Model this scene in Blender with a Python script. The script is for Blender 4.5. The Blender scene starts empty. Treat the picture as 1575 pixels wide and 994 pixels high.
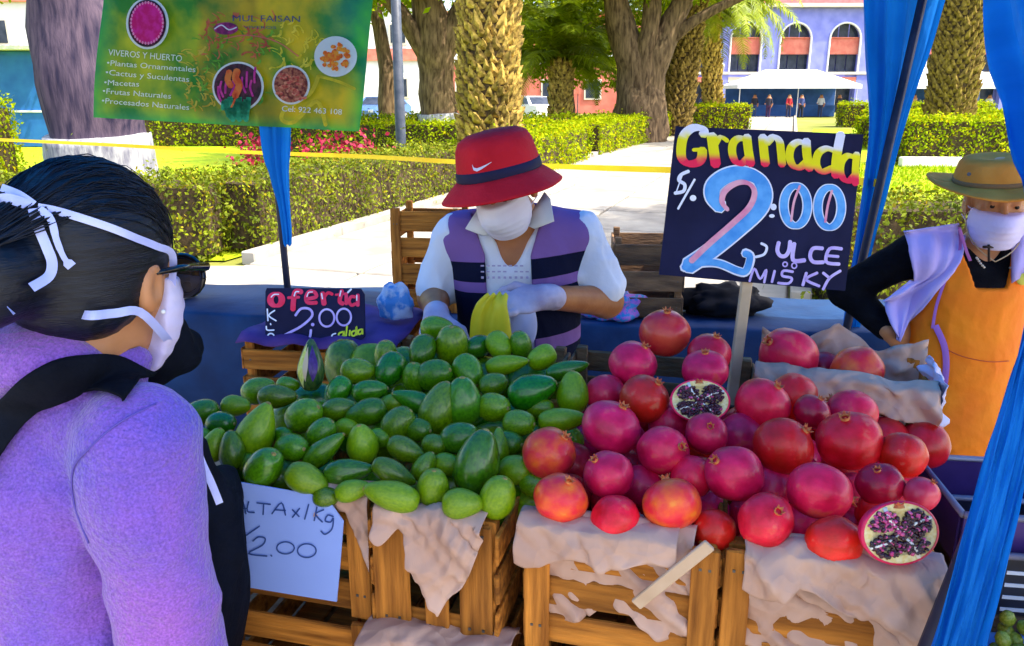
import bpy, bmesh, math, random
import numpy as np
from mathutils import Vector, Matrix, noise
from mathutils.bvhtree import BVHTree
R = math.radians
random.seed(7); rng = np.random.default_rng(7)
S = bpy.context.scene; COL = S.collection
# ------------------------------------------------------------------ camera, sky, sun, exposure
CAMZ = 1.62; PITCH = R(15.9); FPX = 1236.0
cd = bpy.data.cameras.new('camera'); cam = bpy.data.objects.new('camera', cd); COL.objects.link(cam)
cd.sensor_width = 36; cd.lens = 36 * FPX / 1575; cd.clip_start = .05; cd.clip_end = 600
cam.location = (0, 0, CAMZ); cam.rotation_euler = (R(90) - PITCH, 0, 0); S.camera = cam
SUN_EL = R(56); SUN_AZ = R(108)          # azimuth from +Y, positive = to the right
wd = bpy.data.worlds.new('World'); S.world = wd; wd.use_nodes = True
nt = wd.node_tree; sky = nt.nodes.new('ShaderNodeTexSky'); sky.sky_type = 'NISHITA'; sky.sun_disc = False
sky.sun_elevation = SUN_EL; sky.sun_rotation = SUN_AZ; sky.altitude = 200; sky.air_density = 1.0; sky.dust_density = 4.0; sky.ozone_density = .6
bg = nt.nodes['Background']; bg.inputs['Strength'].default_value = .15
nt.links.new(sky.outputs[0], bg.inputs['Color'])
sd = bpy.data.lights.new('sun', 'SUN'); sd.energy = 2.7; sd.angle = R(.5); sd.color = (1, .93, .78)
sun = bpy.data.objects.new('sun', sd); COL.objects.link(sun)
tosun = Vector((math.sin(SUN_AZ) * math.cos(SUN_EL), math.cos(SUN_AZ) * math.cos(SUN_EL), math.sin(SUN_EL)))
sun.rotation_euler = tosun.to_track_quat('Z', 'Y').to_euler(); sun.location = (8, -2, 14)
S.view_settings.view_transform = 'Standard'; S.view_settings.look = 'None'
S.view_settings.gamma = 1; S.view_settings.exposure = 1.9
S.render.engine = 'CYCLES'
# ------------------------------------------------------------------ pixel helpers (a pixel gives a direction only)
CP, SP = math.cos(PITCH), math.sin(PITCH); CAM = Vector((0, 0, CAMZ))
def ray(px, py):
    yv = (497 - py) / FPX
    return Vector(((px - 787.5) / FPX, CP + yv * SP, -SP + yv * CP))
def atY(px, py, Y):
    d = ray(px, py); return CAM + d * (Y / d.y)
def atZ(px, py, z):
    d = ray(px, py); return CAM + d * ((z - CAMZ) / d.z)
def onplane(px, py, o, n):
    d = ray(px, py); return CAM + d * ((Vector(o) - CAM).dot(n) / d.dot(n))
def proj(p):
    p = Vector(p) - CAM; dep = p.y * CP - p.z * SP; u = p.y * SP + p.z * CP
    return (787.5 + p.x / dep * FPX, 497 - u / dep * FPX)
# ------------------------------------------------------------------ materials
MATS = {}
def mat(name, c1, c2=None, rough=.6, scale=6, bump=0, bscale=None, rand=0, hrand=0, metal=0, transl=0, coat=0, spec=.25,
        detail=5, vcol=False, stretch=None, lo=.35, hi=.65, alpha=1, sheen=0, coords='Object', c3=None):
    if name in MATS: return MATS[name]
    m = bpy.data.materials.new(name); m.use_nodes = True; t = m.node_tree; N = t.nodes; L = t.links
    p = N['Principled BSDF']; out = N['Material Output']
    c2 = c2 or c1
    tc = N.new('ShaderNodeTexCoord'); src = tc.outputs[coords]
    if stretch:
        mp = N.new('ShaderNodeMapping'); mp.inputs['Scale'].default_value = stretch; L.new(src, mp.inputs[0]); src = mp.outputs[0]
    nz = N.new('ShaderNodeTexNoise'); nz.inputs['Scale'].default_value = scale; nz.inputs['Detail'].default_value = detail
    L.new(src, nz.inputs['Vector'])
    oi = N.new('ShaderNodeObjectInfo')
    if rand or hrand:
        ad = N.new('ShaderNodeVectorMath'); ad.operation = 'ADD'; L.new(src, ad.inputs[0])
        ml = N.new('ShaderNodeMath'); ml.operation = 'MULTIPLY'; ml.inputs[1].default_value = 37; L.new(oi.outputs['Random'], ml.inputs[0])
        L.new(ml.outputs[0], ad.inputs[1]); L.new(ad.outputs[0], nz.inputs['Vector'])
    rp = N.new('ShaderNodeValToRGB'); e = rp.color_ramp.elements
    e[0].position = lo; e[0].color = (*c1, 1); e[1].position = hi; e[1].color = (*c2, 1)
    if c3: x = e.new(min(.97, hi + .12)); x.color = (*c3, 1)
    L.new(nz.outputs[0], rp.inputs[0]); col = rp.outputs[0]
    if rand or hrand:
        hs = N.new('ShaderNodeHueSaturation')
        mr = N.new('ShaderNodeMapRange'); mr.inputs['To Min'].default_value = 1 - rand; mr.inputs['To Max'].default_value = 1 + rand
        L.new(oi.outputs['Random'], mr.inputs[0]); L.new(mr.outputs[0], hs.inputs['Value'])
        if hrand:
            m7 = N.new('ShaderNodeMath'); m7.operation = 'MULTIPLY'; m7.inputs[1].default_value = 7.31; L.new(oi.outputs['Random'], m7.inputs[0])
            fr = N.new('ShaderNodeMath'); fr.operation = 'FRACT'; L.new(m7.outputs[0], fr.inputs[0])
            mh = N.new('ShaderNodeMapRange'); mh.inputs['To Min'].default_value = .5 - hrand; mh.inputs['To Max'].default_value = .5 + hrand
            L.new(fr.outputs[0], mh.inputs[0]); L.new(mh.outputs[0], hs.inputs['Hue'])
        L.new(col, hs.inputs['Color']); col = hs.outputs[0]
    if vcol:
        at = N.new('ShaderNodeAttribute'); at.attribute_name = 'Col'
        mx = N.new('ShaderNodeMixRGB'); mx.blend_type = 'MULTIPLY'; mx.inputs[0].default_value = 1
        L.new(col, mx.inputs[1]); L.new(at.outputs['Color'], mx.inputs[2]); col = mx.outputs[0]
    L.new(col, p.inputs['Base Color']); p.inputs['Roughness'].default_value = rough; p.inputs['Metallic'].default_value = metal
    p.inputs['Specular IOR Level'].default_value = spec; p.inputs['Coat Weight'].default_value = coat; p.inputs['Coat Roughness'].default_value = .12
    p.inputs['Sheen Weight'].default_value = sheen; p.inputs['Alpha'].default_value = alpha
    if bump:
        nb = N.new('ShaderNodeTexNoise'); nb.inputs['Scale'].default_value = bscale or scale * 4; nb.inputs['Detail'].default_value = 6
        L.new(src, nb.inputs['Vector']); b = N.new('ShaderNodeBump'); b.inputs['Strength'].default_value = min(1, bump)
        b.inputs['Distance'].default_value = .01 * max(1, bump); L.new(nb.outputs[0], b.inputs['Height']); L.new(b.outputs[0], p.inputs['Normal'])
    if transl:
        tr = N.new('ShaderNodeBsdfTranslucent'); L.new(col, tr.inputs['Color'])
        ms = N.new('ShaderNodeMixShader'); ms.inputs[0].default_value = transl
        L.new(p.outputs[0], ms.inputs[1]); L.new(tr.outputs[0], ms.inputs[2]); L.new(ms.outputs[0], out.inputs[0])
    MATS[name] = m; return m
# ------------------------------------------------------------------ objects
W = {}
def thing(name, label, cat, loc=(0, 0, 0), rz=0, group=None):
    o = bpy.data.objects.new(name, None); COL.objects.link(o); o.empty_display_size = .1
    o.location = loc; o.rotation_euler = (0, 0, rz); W[o] = Matrix.Translation(loc) @ Matrix.Rotation(rz, 4, 'Z')
    return tag(o, label, cat, group)
def tag(o, label=None, cat=None, group=None, kind=None):
    if label: o['label'] = label
    if cat: o['category'] = cat
    if group: o['group'] = group
    if kind: o['kind'] = kind
    return o
def link(name, me, parent=None, local=None):
    o = bpy.data.objects.new(name, me); COL.objects.link(o)
    lm = local or Matrix.Identity(4); o.matrix_basis = lm
    if parent is not None: o.parent = parent; W[o] = W[parent] @ lm
    else: W[o] = lm
    return o
def mk(name, V, F, material, parent=None, smooth=False, cols=None, mats=None, midx=None, local=False, origin=None):
    """mesh object from world-space points (local=True: points already in the parent's frame)"""
    V = np.asarray(V, dtype=np.float64).reshape(-1, 3)
    if parent is not None and not local:
        Mi = np.array(W[parent].inverted()); V = V @ Mi[:3, :3].T + Mi[:3, 3]
    lm = None
    if parent is None:
        if origin is None: origin = ((V[:, 0].min() + V[:, 0].max()) / 2, (V[:, 1].min() + V[:, 1].max()) / 2, V[:, 2].min())
        V = V - np.array(origin); lm = Matrix.Translation(origin)
    me = bpy.data.meshes.new(name)
    if isinstance(F, np.ndarray):
        k = F.shape[1]; n = len(F)
        me.vertices.add(len(V)); me.vertices.foreach_set('co', V.astype(np.float32).ravel())
        me.loops.add(n * k); me.loops.foreach_set('vertex_index', F.astype(np.int32).ravel())
        me.polygons.add(n); me.polygons.foreach_set('loop_start', np.arange(0, n * k, k, dtype=np.int32))
        me.polygons.foreach_set('loop_total', np.full(n, k, dtype=np.int32)); me.update(calc_edges=True)
    else:
        me.from_pydata(V.tolist(), [], F); me.update()
    if cols is not None:
        a = me.color_attributes.new('Col', 'FLOAT_COLOR', 'POINT'); c = np.ones((len(V), 4), np.float32); c[:, :3] = cols
        a.data.foreach_set('color', c.ravel())
    for m_ in (mats or [material]): me.materials.append(m_)
    if midx is not None: me.polygons.foreach_set('material_index', np.asarray(midx, np.int32))
    if smooth: me.polygons.foreach_set('use_smooth', np.ones(len(me.polygons), bool))
    me.validate()
    return link(name, me, parent, lm)
class G:
    """collects shapes into one mesh"""
    def __init__(s): s.v = []; s.f = []; s.c = []
    def add(s, v, f):
        n = len(s.v); s.v += [tuple(x) for x in v]; s.f += [tuple(i + n for i in q) for q in f]; return s
    def box(s, c, d, rot=None, ch=0, jit=0):
        x, y, z = [q / 2 for q in d]; rot = rot or Matrix.Identity(3); c = Vector(c)
        if ch <= 0:
            P = [Vector((sx * x, sy * y, sz * z)) for sx in (-1, 1) for sy in (-1, 1) for sz in (-1, 1)]
            F = [(0, 1, 3, 2), (4, 6, 7, 5), (0, 4, 5, 1), (2, 3, 7, 6), (0, 2, 6, 4), (1, 5, 7, 3)]
        else:
            b = bmesh.new(); bmesh.ops.create_cube(b, size=1)
            for v in b.verts: v.co = Vector((v.co.x * d[0], v.co.y * d[1], v.co.z * d[2]))
            bmesh.ops.bevel(b, geom=b.edges[:], offset=ch, segments=1, affect='EDGES'); b.verts.index_update()
            P = [v.co.copy() for v in b.verts]; F = [[v.index for v in f.verts] for f in b.faces]; b.free()
        if jit: P = [p + Vector((random.uniform(-1, 1), random.uniform(-1, 1), random.uniform(-1, 1))) * jit for p in P]
        return s.add([c + rot @ p for p in P], F)
    def tube(s, pts, r, n=8, cap=True, flat=1):
        pts = [Vector(p) for p in pts]; k = len(pts); rs = r if hasattr(r, '__len__') else [r] * k
        V = []; up = None
        for i, p in enumerate(pts):
            t = (pts[min(i + 1, k - 1)] - pts[max(i - 1, 0)]).normalized()
            if up is None: up = Vector((0, 0, 1)) if abs(t.z) < .9 else Vector((1, 0, 0))
            a = t.cross(up).normalized(); b = a.cross(t).normalized(); up = b
            for j in range(n):
                an = 2 * math.pi * j / n; V.append(p + a * math.cos(an) * rs[i] + b * math.sin(an) * rs[i] * flat)
        F = [(i * n + j, i * n + (j + 1) % n, (i + 1) * n + (j + 1) % n, (i + 1) * n + j) for i in range(k - 1) for j in range(n)]
        if cap: F += [tuple(range(n))[::-1], tuple(range((k - 1) * n, k * n))]
        return s.add(V, F)
    def lathe(s, prof, n=20, mtx=None, wob=None, cap=True):
        mtx = mtx or Matrix.Identity(4); V = []; F = []
        for i, (r, z) in enumerate(prof):
            for j in range(n):
                a = 2 * math.pi * j / n; q = r * (wob(a, i) if wob else 1); V.append(mtx @ Vector((q * math.cos(a), q * math.sin(a), z)))
        k = len(prof)
        F = [(i * n + j, i * n + (j + 1) % n, (i + 1) * n + (j + 1) % n, (i + 1) * n + j) for i in range(k - 1) for j in range(n)]
        if cap: F += [tuple(range(n))[::-1], tuple(range((k - 1) * n, k * n))]
        return s.add(V, F)
    def grid(s, rows):
        m = len(rows[0]); V = [p for r in rows for p in r]
        F = [(i * m + j, i * m + j + 1, (i + 1) * m + j + 1, (i + 1) * m + j) for i in range(len(rows) - 1) for j in range(m - 1)]
        return s.add(V, F)
    def obj(s, name, material, parent=None, smooth=False, local=False, cols=None, origin=None):
        return mk(name, s.v, s.f, material, parent, smooth, cols=cols, local=local, origin=origin)
def solid(o, th, off=0):
    md = o.modifiers.new('thickness', 'SOLIDIFY'); md.thickness = th; md.offset = off; return o
def catmull(P, n=6, closed=False):
    P = [Vector(p) for p in P]
    if len(P) < 3 and not closed: return P
    out = []; k = len(P)
    for i in range(k if closed else k - 1):
        g = (lambda q: P[q % k]) if closed else (lambda q: P[max(0, min(k - 1, q))])
        a, b, c, d = g(i - 1), g(i), g(i + 1), g(i + 2)
        for j in range(n):
            t = j / n; out.append(.5 * ((2 * b) + (c - a) * t + (2 * a - 5 * b + 4 * c - d) * t * t + (3 * b - 3 * c + d - a) * t ** 3))
    if not closed: out.append(P[-1])
    return out
# ------------------------------------------------------------------ lettering: brush strokes laid on a plane
class Plane:
    def __init__(s, o, n, conv): s.o = Vector(o); s.n = Vector(n).normalized(); s.conv = conv
    def pt(s, x, y, lift=.002):
        return onplane(*s.conv(x, y), s.o, s.n) + s.n * lift
def stroke(g, pl, pts, w, lift=.002, closed=False, nib=None, colf=None, cols=None, sm=5):
    pts = [Vector((p[0], p[1])) for p in pts]
    q = catmull([(p.x, p.y, 0) for p in pts], sm, closed)
    if closed: q.append(q[0])
    k = len(q); L = []; Rr = []
    for i in range(k):
        t = (q[min(i + 1, k - 1)] - q[max(i - 1, 0)])
        if closed and i in (0, k - 1): t = q[1] - q[k - 2]
        t = t.normalized(); nrm = Vector((-t.y, t.x, 0))
        ww = w / 2
        if nib: ww *= nib[0] + (1 - nib[0]) * abs(math.sin(math.atan2(t.y, t.x) - nib[1]))
        L.append(q[i] + nrm * ww); Rr.append(q[i] - nrm * ww)
    if not closed:     # rounded ends
        t = (q[0] - q[1]).normalized(); L.insert(0, q[0] + t * w * .3 + (L[0] - q[0]) * .45); Rr.insert(0, q[0] + t * w * .3 + (Rr[0] - q[0]) * .45)
        t = (q[-1] - q[-2]).normalized(); L.append(q[-1] + t * w * .3 + (L[-1] - q[-1]) * .45); Rr.append(q[-1] + t * w * .3 + (Rr[-1] - q[-1]) * .45)
    n0 = len(g.v); m = len(L)
    g.add([pl.pt(p.x, p.y, lift) for p in L] + [pl.pt(p.x, p.y, lift) for p in Rr],
          [(i, i + 1, m + i + 1, m + i) for i in range(m - 1)])
    if colf is not None:
        for p in L + Rr: cols.append(colf(p.x, p.y))
def ellpts(cx, cy, rx, ry, n=10, a0=0):
    return [(cx + rx * math.cos(a0 + 2 * math.pi * i / n), cy + ry * math.sin(a0 + 2 * math.pi * i / n)) for i in range(n)]
def disc(g, pl, cx, cy, rx, ry, lift=.002, n=28, jit=0, colf=None, cols=None):
    P = [(cx + rx * math.cos(2 * math.pi * i / n) * (1 + random.uniform(-jit, jit)), cy + ry * math.sin(2 * math.pi * i / n) * (1 + random.uniform(-jit, jit))) for i in range(n)]
    g.add([pl.pt(x, y, lift) for x, y in P], [tuple(range(n))])
    if colf is not None: cols += [colf(x, y) for x, y in P]
def text_mesh(txt, size):
    c = bpy.data.curves.new('t', 'FONT'); c.body = txt; c.size = size; c.resolution_u = 3
    o = bpy.data.objects.new('t', c); COL.objects.link(o); dg = bpy.context.evaluated_depsgraph_get()
    m = bpy.data.meshes.new_from_object(o.evaluated_get(dg)); V = [v.co.copy() for v in m.vertices]; F = [tuple(p.vertices) for p in m.polygons]
    bpy.data.objects.remove(o); bpy.data.curves.remove(c); bpy.data.meshes.remove(m); return V, F
def text_on(g, pl, txt, p0, p1, hpx, lift=.003):
    """text from pixel p0 to p1 (baseline), letter height hpx"""
    V, F = text_mesh(txt, 1.0); wmax = max(v.x for v in V); d = Vector((p1[0] - p0[0], p1[1] - p0[1])); n = Vector((d.y, -d.x)).normalized()
    g.add([pl.pt(p0[0] + d.x * v.x / wmax + n.x * v.y * hpx / .7, p0[1] + d.y * v.x / wmax + n.y * v.y * hpx / .7, lift) for v in V], F)
# ------------------------------------------------------------------ signed distance bodies -> one continuous mesh
def cap(P, a, b, ra, rb, sq=None):
    a = np.array(a, float); b = np.array(b, float); ba = b - a; pa = P - a
    h = np.clip(pa @ ba / max(1e-9, ba @ ba), 0, 1); return np.linalg.norm(pa - h[:, None] * ba, axis=1) - (ra + (rb - ra) * h)
def ell(P, c, r, M3=None):
    q = P - np.array(c, float)
    if M3 is not None: q = q @ np.array(M3)          # columns = local axes in world
    r = np.array(r, float); k0 = np.linalg.norm(q / r, axis=1); k1 = np.linalg.norm(q / r ** 2, axis=1) + 1e-9
    return k0 * (k0 - 1) / k1
def smin(a, b, k):
    h = np.clip(.5 + .5 * (b - a) / k, 0, 1); return b + (a - b) * h - k * h * (1 - h)
def smax(a, b, k): return -smin(-a, -b, k)
def sunion(ds, k):
    r = ds[0]
    for d in ds[1:]: r = smin(r, d, k)
    return r
def folds(P, freq, seed, stretch=(1, 1, 1)):
    r = np.random.default_rng(seed); out = np.zeros(len(P)); Q = P * np.array(stretch)
    wv = np.zeros_like(Q)
    for k in range(3):
        d = r.normal(size=3); d /= np.linalg.norm(d); wv += np.sin(Q @ d * freq * .6 + r.uniform(0, 6))[:, None] * r.normal(size=3) * .35 / freq * 3
    for k in range(5):
        d = r.normal(size=3); d /= np.linalg.norm(d); out += (1 - np.abs(np.sin((Q + wv) @ d * freq * (.6 + .25 * k) + r.uniform(0, 6)))) ** 2 - .35
    return out / 5
def surfnet(f, lo, hi, res):
    lo = np.array(lo, float); hi = np.array(hi, float); B = 4
    nb = np.ceil((hi - lo) / (res * B)).astype(int) + 1; n = nb * B + 1
    ax = [lo[i] + np.arange(nb[i]) * res * B + res * B / 2 for i in range(3)]
    C = np.stack(np.meshgrid(*ax, indexing='ij'), -1).reshape(-1, 3); fc = f(C)
    act = np.abs(fc) < res * B * 1.35
    F = np.repeat(np.repeat(np.repeat(np.where(fc > 0, 1., -1.).reshape(nb), B, 0), B, 1), B, 2)
    F = np.pad(F, ((0, 1), (0, 1), (0, 1)), mode='edge')
    bi = np.stack(np.unravel_index(np.nonzero(act)[0], nb), -1) * B
    off = np.stack(np.meshgrid(*[np.arange(B + 1)] * 3, indexing='ij'), -1).reshape(-1, 3)
    I = np.unique((bi[:, None] + off[None]).reshape(-1, 3) @ np.array([n[1] * n[2], n[2], 1]))
    ijk = np.stack(np.unravel_index(I, n), -1)
    F.ravel()[I] = f(lo + ijk * res)
    s = F < 0; m = n - 1
    def sl(A, o): return A[o[0]:o[0] + m[0], o[1]:o[1] + m[1], o[2]:o[2] + m[2]]
    cnt = sum(sl(s, (a, b, c)).astype(np.int8) for a in (0, 1) for b in (0, 1) for c in (0, 1))
    cells = np.stack(np.nonzero((cnt > 0) & (cnt < 8)), -1)
    pos = np.zeros((len(cells), 3)); num = np.zeros(len(cells))
    for axis in range(3):
        o1, o2 = [a for a in range(3) if a != axis]
        for a in (0, 1):
            for b in (0, 1):
                c0 = cells.copy(); c0[:, o1] += a; c0[:, o2] += b; c1 = c0.copy(); c1[:, axis] += 1
                f0 = F[c0[:, 0], c0[:, 1], c0[:, 2]]; f1 = F[c1[:, 0], c1[:, 1], c1[:, 2]]
                mk_ = (f0 < 0) != (f1 < 0); t = np.where(mk_, f0 / np.where(mk_, f0 - f1, 1), 0)
                q = c0.astype(float); q[:, axis] += t; pos += q * mk_[:, None]; num += mk_
    V = lo + pos / num[:, None] * res
    idx = np.full(m, -1, int); idx[cells[:, 0], cells[:, 1], cells[:, 2]] = np.arange(len(cells))
    quads = []
    for axis in range(3):
        o1, o2 = (axis + 1) % 3, (axis + 2) % 3
        A = np.take(s, range(0, n[axis] - 1), axis); Bq = np.take(s, range(1, n[axis]), axis)
        e = np.stack(np.nonzero(A != Bq), -1); e = e[(e[:, o1] > 0) & (e[:, o2] > 0) & (e[:, o1] < m[o1]) & (e[:, o2] < m[o2])]
        flip = A[e[:, 0], e[:, 1], e[:, 2]]
        q = []
        for a, b in ((-1, -1), (0, -1), (0, 0), (-1, 0)):
            c = e.copy(); c[:, o1] += a; c[:, o2] += b; q.append(idx[c[:, 0], c[:, 1], c[:, 2]])
        q = np.stack(q, -1); q[~flip] = q[~flip][:, ::-1]; quads.append(q)
    Q = np.concatenate(quads); Q = Q[(Q >= 0).all(1)]
    return V, Q
def sdf_obj(name, f, lo, hi, res, material, parent=None, mats=None, mfun=None, relax=1):
    V, Q = surfnet(f, lo, hi, res)
    for _ in range(relax):      # soften stair steps
        acc = np.zeros_like(V); c = np.zeros(len(V))
        for k in range(4):
            np.add.at(acc, Q[:, k], V[Q[:, (k + 1) % 4]]); np.add.at(c, Q[:, k], 1)
            np.add.at(acc, Q[:, k], V[Q[:, (k + 3) % 4]]); np.add.at(c, Q[:, k], 1)
        V = V * .5 + acc / np.maximum(c, 1)[:, None] * .5
    mi = mfun(V[Q].mean(1)) if mfun else None
    o = mk(name, V, Q, material, parent, True, mats=mats, midx=mi); o['_n'] = 0; del o['_n']
    BV[o] = BVHTree.FromPolygons([Vector(v) for v in V], Q.tolist()) if name in RAYCAST else None
    return o
BV = {}; RAYCAST = set()
def hit(o, px, py, off=.004, dflt=None):
    d = ray(px, py).normalized(); loc, nrm, i, dist = BV[o].ray_cast(CAM, d)
    if loc is None: return dflt
    if nrm.dot(d) > 0: nrm = -nrm
    return loc + nrm * off
def ribbon(g, pts, w, nrm=None, th=0, n=5):
    P = catmull(pts, n); k = len(P)
    rows = []
    for i, p in enumerate(P):
        t = (P[min(i + 1, k - 1)] - P[max(i - 1, 0)]).normalized(); view = (CAM - p).normalized() if nrm is None else Vector(nrm)
        s_ = t.cross(view).normalized(); ww = w[min(len(w) - 1, int(i / k * len(w)))] if hasattr(w, '__len__') else w
        rows.append([p - s_ * ww / 2 - view * ww * .08, p - s_ * ww / 6, p + s_ * ww / 6, p + s_ * ww / 2 - view * ww * .08])
    g.grid(rows)
# ================================================================== the setting
M_conc = mat('pale_concrete', (.24, .215, .185), (.37, .34, .29), rough=.9, scale=2.2, detail=9, bump=.25, bscale=60, rand=.08)
M_plaza = mat('plaza_paving', (.30, .27, .24), (.44, .41, .37), rough=.85, scale=2, bump=.25, bscale=50)
M_joint = mat('joint_earth', (.10, .08, .06), (.2, .16, .11), rough=.95, scale=9)
M_lawn = mat('lawn_turf', (.20, .32, .002), (.38, .46, .003), rough=.9, scale=.9, bump=.6, bscale=40, detail=9)
M_soil = mat('park_ground', (.12, .15, .01), (.26, .24, .06), rough=.95, scale=.4, detail=9, bump=.3)
def sheet(name, pts, z, m):
    o = mk(name, [(x, y, z) for x, y in pts], [tuple(range(len(pts)))], m, origin=(0, 0, 0)); tag(o, kind='structure'); return o
sheet('ground', [(-300, -60), (300, -60), (300, 420), (-300, 420)], -.02, M_soil)
PD = Vector((.320, .947)); PN = Vector((.947, -.320)); P0 = Vector((-2.55, 7.75))     # left path edge, direction, across
def pw(a, s, z=0):      # along the path, across it
    q = P0 + PD * a + PN * s; return Vector((q.x, q.y, z))
sheet('plaza_pavement', [(-14, -6), (12, -6), (12, 5.6), (-2.5 + 4.9, 5.9), (-2.55, 7.75), (-14, 7.75)], -.004, M_plaza)
path = mk('path', [pw(-2.2, 0, -.012), pw(-2.2, 5, -.012), pw(62, 5, -.012), pw(62, 0, -.012)], [(0, 1, 2, 3)], M_joint, origin=(0, 0, 0)); tag(path, kind='structure')
g = G(); g.box((0, 0, 0), (1.215, 1.56, .05), ch=.012); slab_me = None
for i in range(40):
    for j in range(4):
        c = pw(-.9 + i * 1.6, .625 + j * 1.25, .012 + random.uniform(-.006, .006))
        lm = Matrix.Translation(c) @ Matrix.Rotation(-math.atan2(PD.x, PD.y), 4, 'Z')
        if slab_me is None:
            o = g.obj('slab', M_conc, path, local=True); slab_me = o.data; o.matrix_basis = lm
        else: link('slab', slab_me, path, lm)
for s, nm in ((-.09, 'kerb'), (5.09, 'kerb')):
    k = G()
    for i in range(36):
        c = pw(.9 + i * 1.7, s, .05); k.box(c, (.16, 1.685, .14), Matrix.Rotation(-math.atan2(PD.x, PD.y), 3, 'Z'), ch=.012)
    o = k.obj('kerb', M_conc); tag(o, kind='structure')
sheet('lawn', [(-16, 8.0), (-2.9, 8.0), (.6, 18.2), (4.9, 33), (4.9, 40), (-30, 40), (-40, 20)], 0, M_lawn)
sheet('lawn', [(2.7, 6.0), (9, 5.8), (40, 8), (50, 40), (14.6, 40), (10, 28)], 0, M_lawn)
# grass blades on the lawns that can be seen
def blades(name, pts, h):
    P = np.array(pts); n = len(P); a = rng.uniform(0, 6.28, n); w = rng.uniform(.008, .016, n) * (P[:, 1] / 9); hh = h * rng.uniform(.5, 1.3, n)
    d = np.stack([np.cos(a), np.sin(a), 0 * a], 1); ln = np.stack([np.cos(a + 1.3), np.sin(a + 1.3), 0 * a], 1) * (hh * rng.uniform(.1, .7, n))[:, None]
    V = np.stack([P - d * w[:, None], P + d * w[:, None], P + ln + np.array([0, 0, 1]) * hh[:, None]], 1).reshape(-1, 3)
    t = np.repeat(rng.uniform(.6, 1.25, n), 3)[:, None] * np.array([1, 1, 1.])
    o = mk(name, V, np.arange(n * 3).reshape(-1, 3), mat('grass_blade', (.21, .33, .002), (.40, .48, .003), rough=.7, transl=.35, vcol=True, scale=1.5), cols=t, origin=(0, 0, 0))
    tag(o, kind='stuff'); return o
gp = [(rng.uniform(2.9, 11), y, 0) for y in rng.uniform(6.4, 19.5, 16000)]
gp = [p for p in gp if p[0] > -2.55 + (p[1] - 7.75) * .338 + 5.5]
gp += [(x, y, 0) for x, y in zip(rng.uniform(-11, 2, 14000), rng.uniform(8.6, 18, 14000)) if x < -2.9 + (y - 7.75) * .338]
blades('grass', gp, .07)
# ------------------------------------------------------------------ leaves
def leafmesh(P, N, size, tint, asp=.55):
    """one bent leaf (two quads) at each point, facing roughly N"""
    n = len(P); size = np.broadcast_to(size, (n,)) * rng.uniform(.65, 1.25, n)
    N = N + rng.normal(size=(n, 3)) * .75; N /= np.linalg.norm(N, axis=1)[:, None] + 1e-9
    t = np.cross(N, rng.normal(size=(n, 3))); t /= np.linalg.norm(t, axis=1)[:, None] + 1e-9; b = np.cross(N, t)
    s = size[:, None]; w = s * asp * .5
    V = np.stack([P - t * s * .5, P + b * w - N * s * .08, P + t * s * .5 - N * s * .16, P - b * w - N * s * .08], 1).reshape(-1, 3)
    return V, np.arange(n * 4).reshape(-1, 4), np.repeat(tint, 4, axis=0)
M_leafY = mat('hedge_leaf_yellow', (.21, .31, .002), (.42, .49, .003), rough=.75, transl=.4, vcol=True, scale=3, spec=.08)
M_leafD = mat('hedge_leaf_olive', (.09, .13, .004), (.25, .29, .008), rough=.6, transl=.3, vcol=True, scale=3, spec=.2)
M_leafG = mat('tree_leaf_green', (.12, .19, .003), (.32, .40, .004), rough=.7, transl=.4, vcol=True, scale=1, spec=.1)
M_core = mat('hedge_twigs', (.035, .025, .012), (.09, .06, .03), rough=.9, scale=20, bump=.6)
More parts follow.
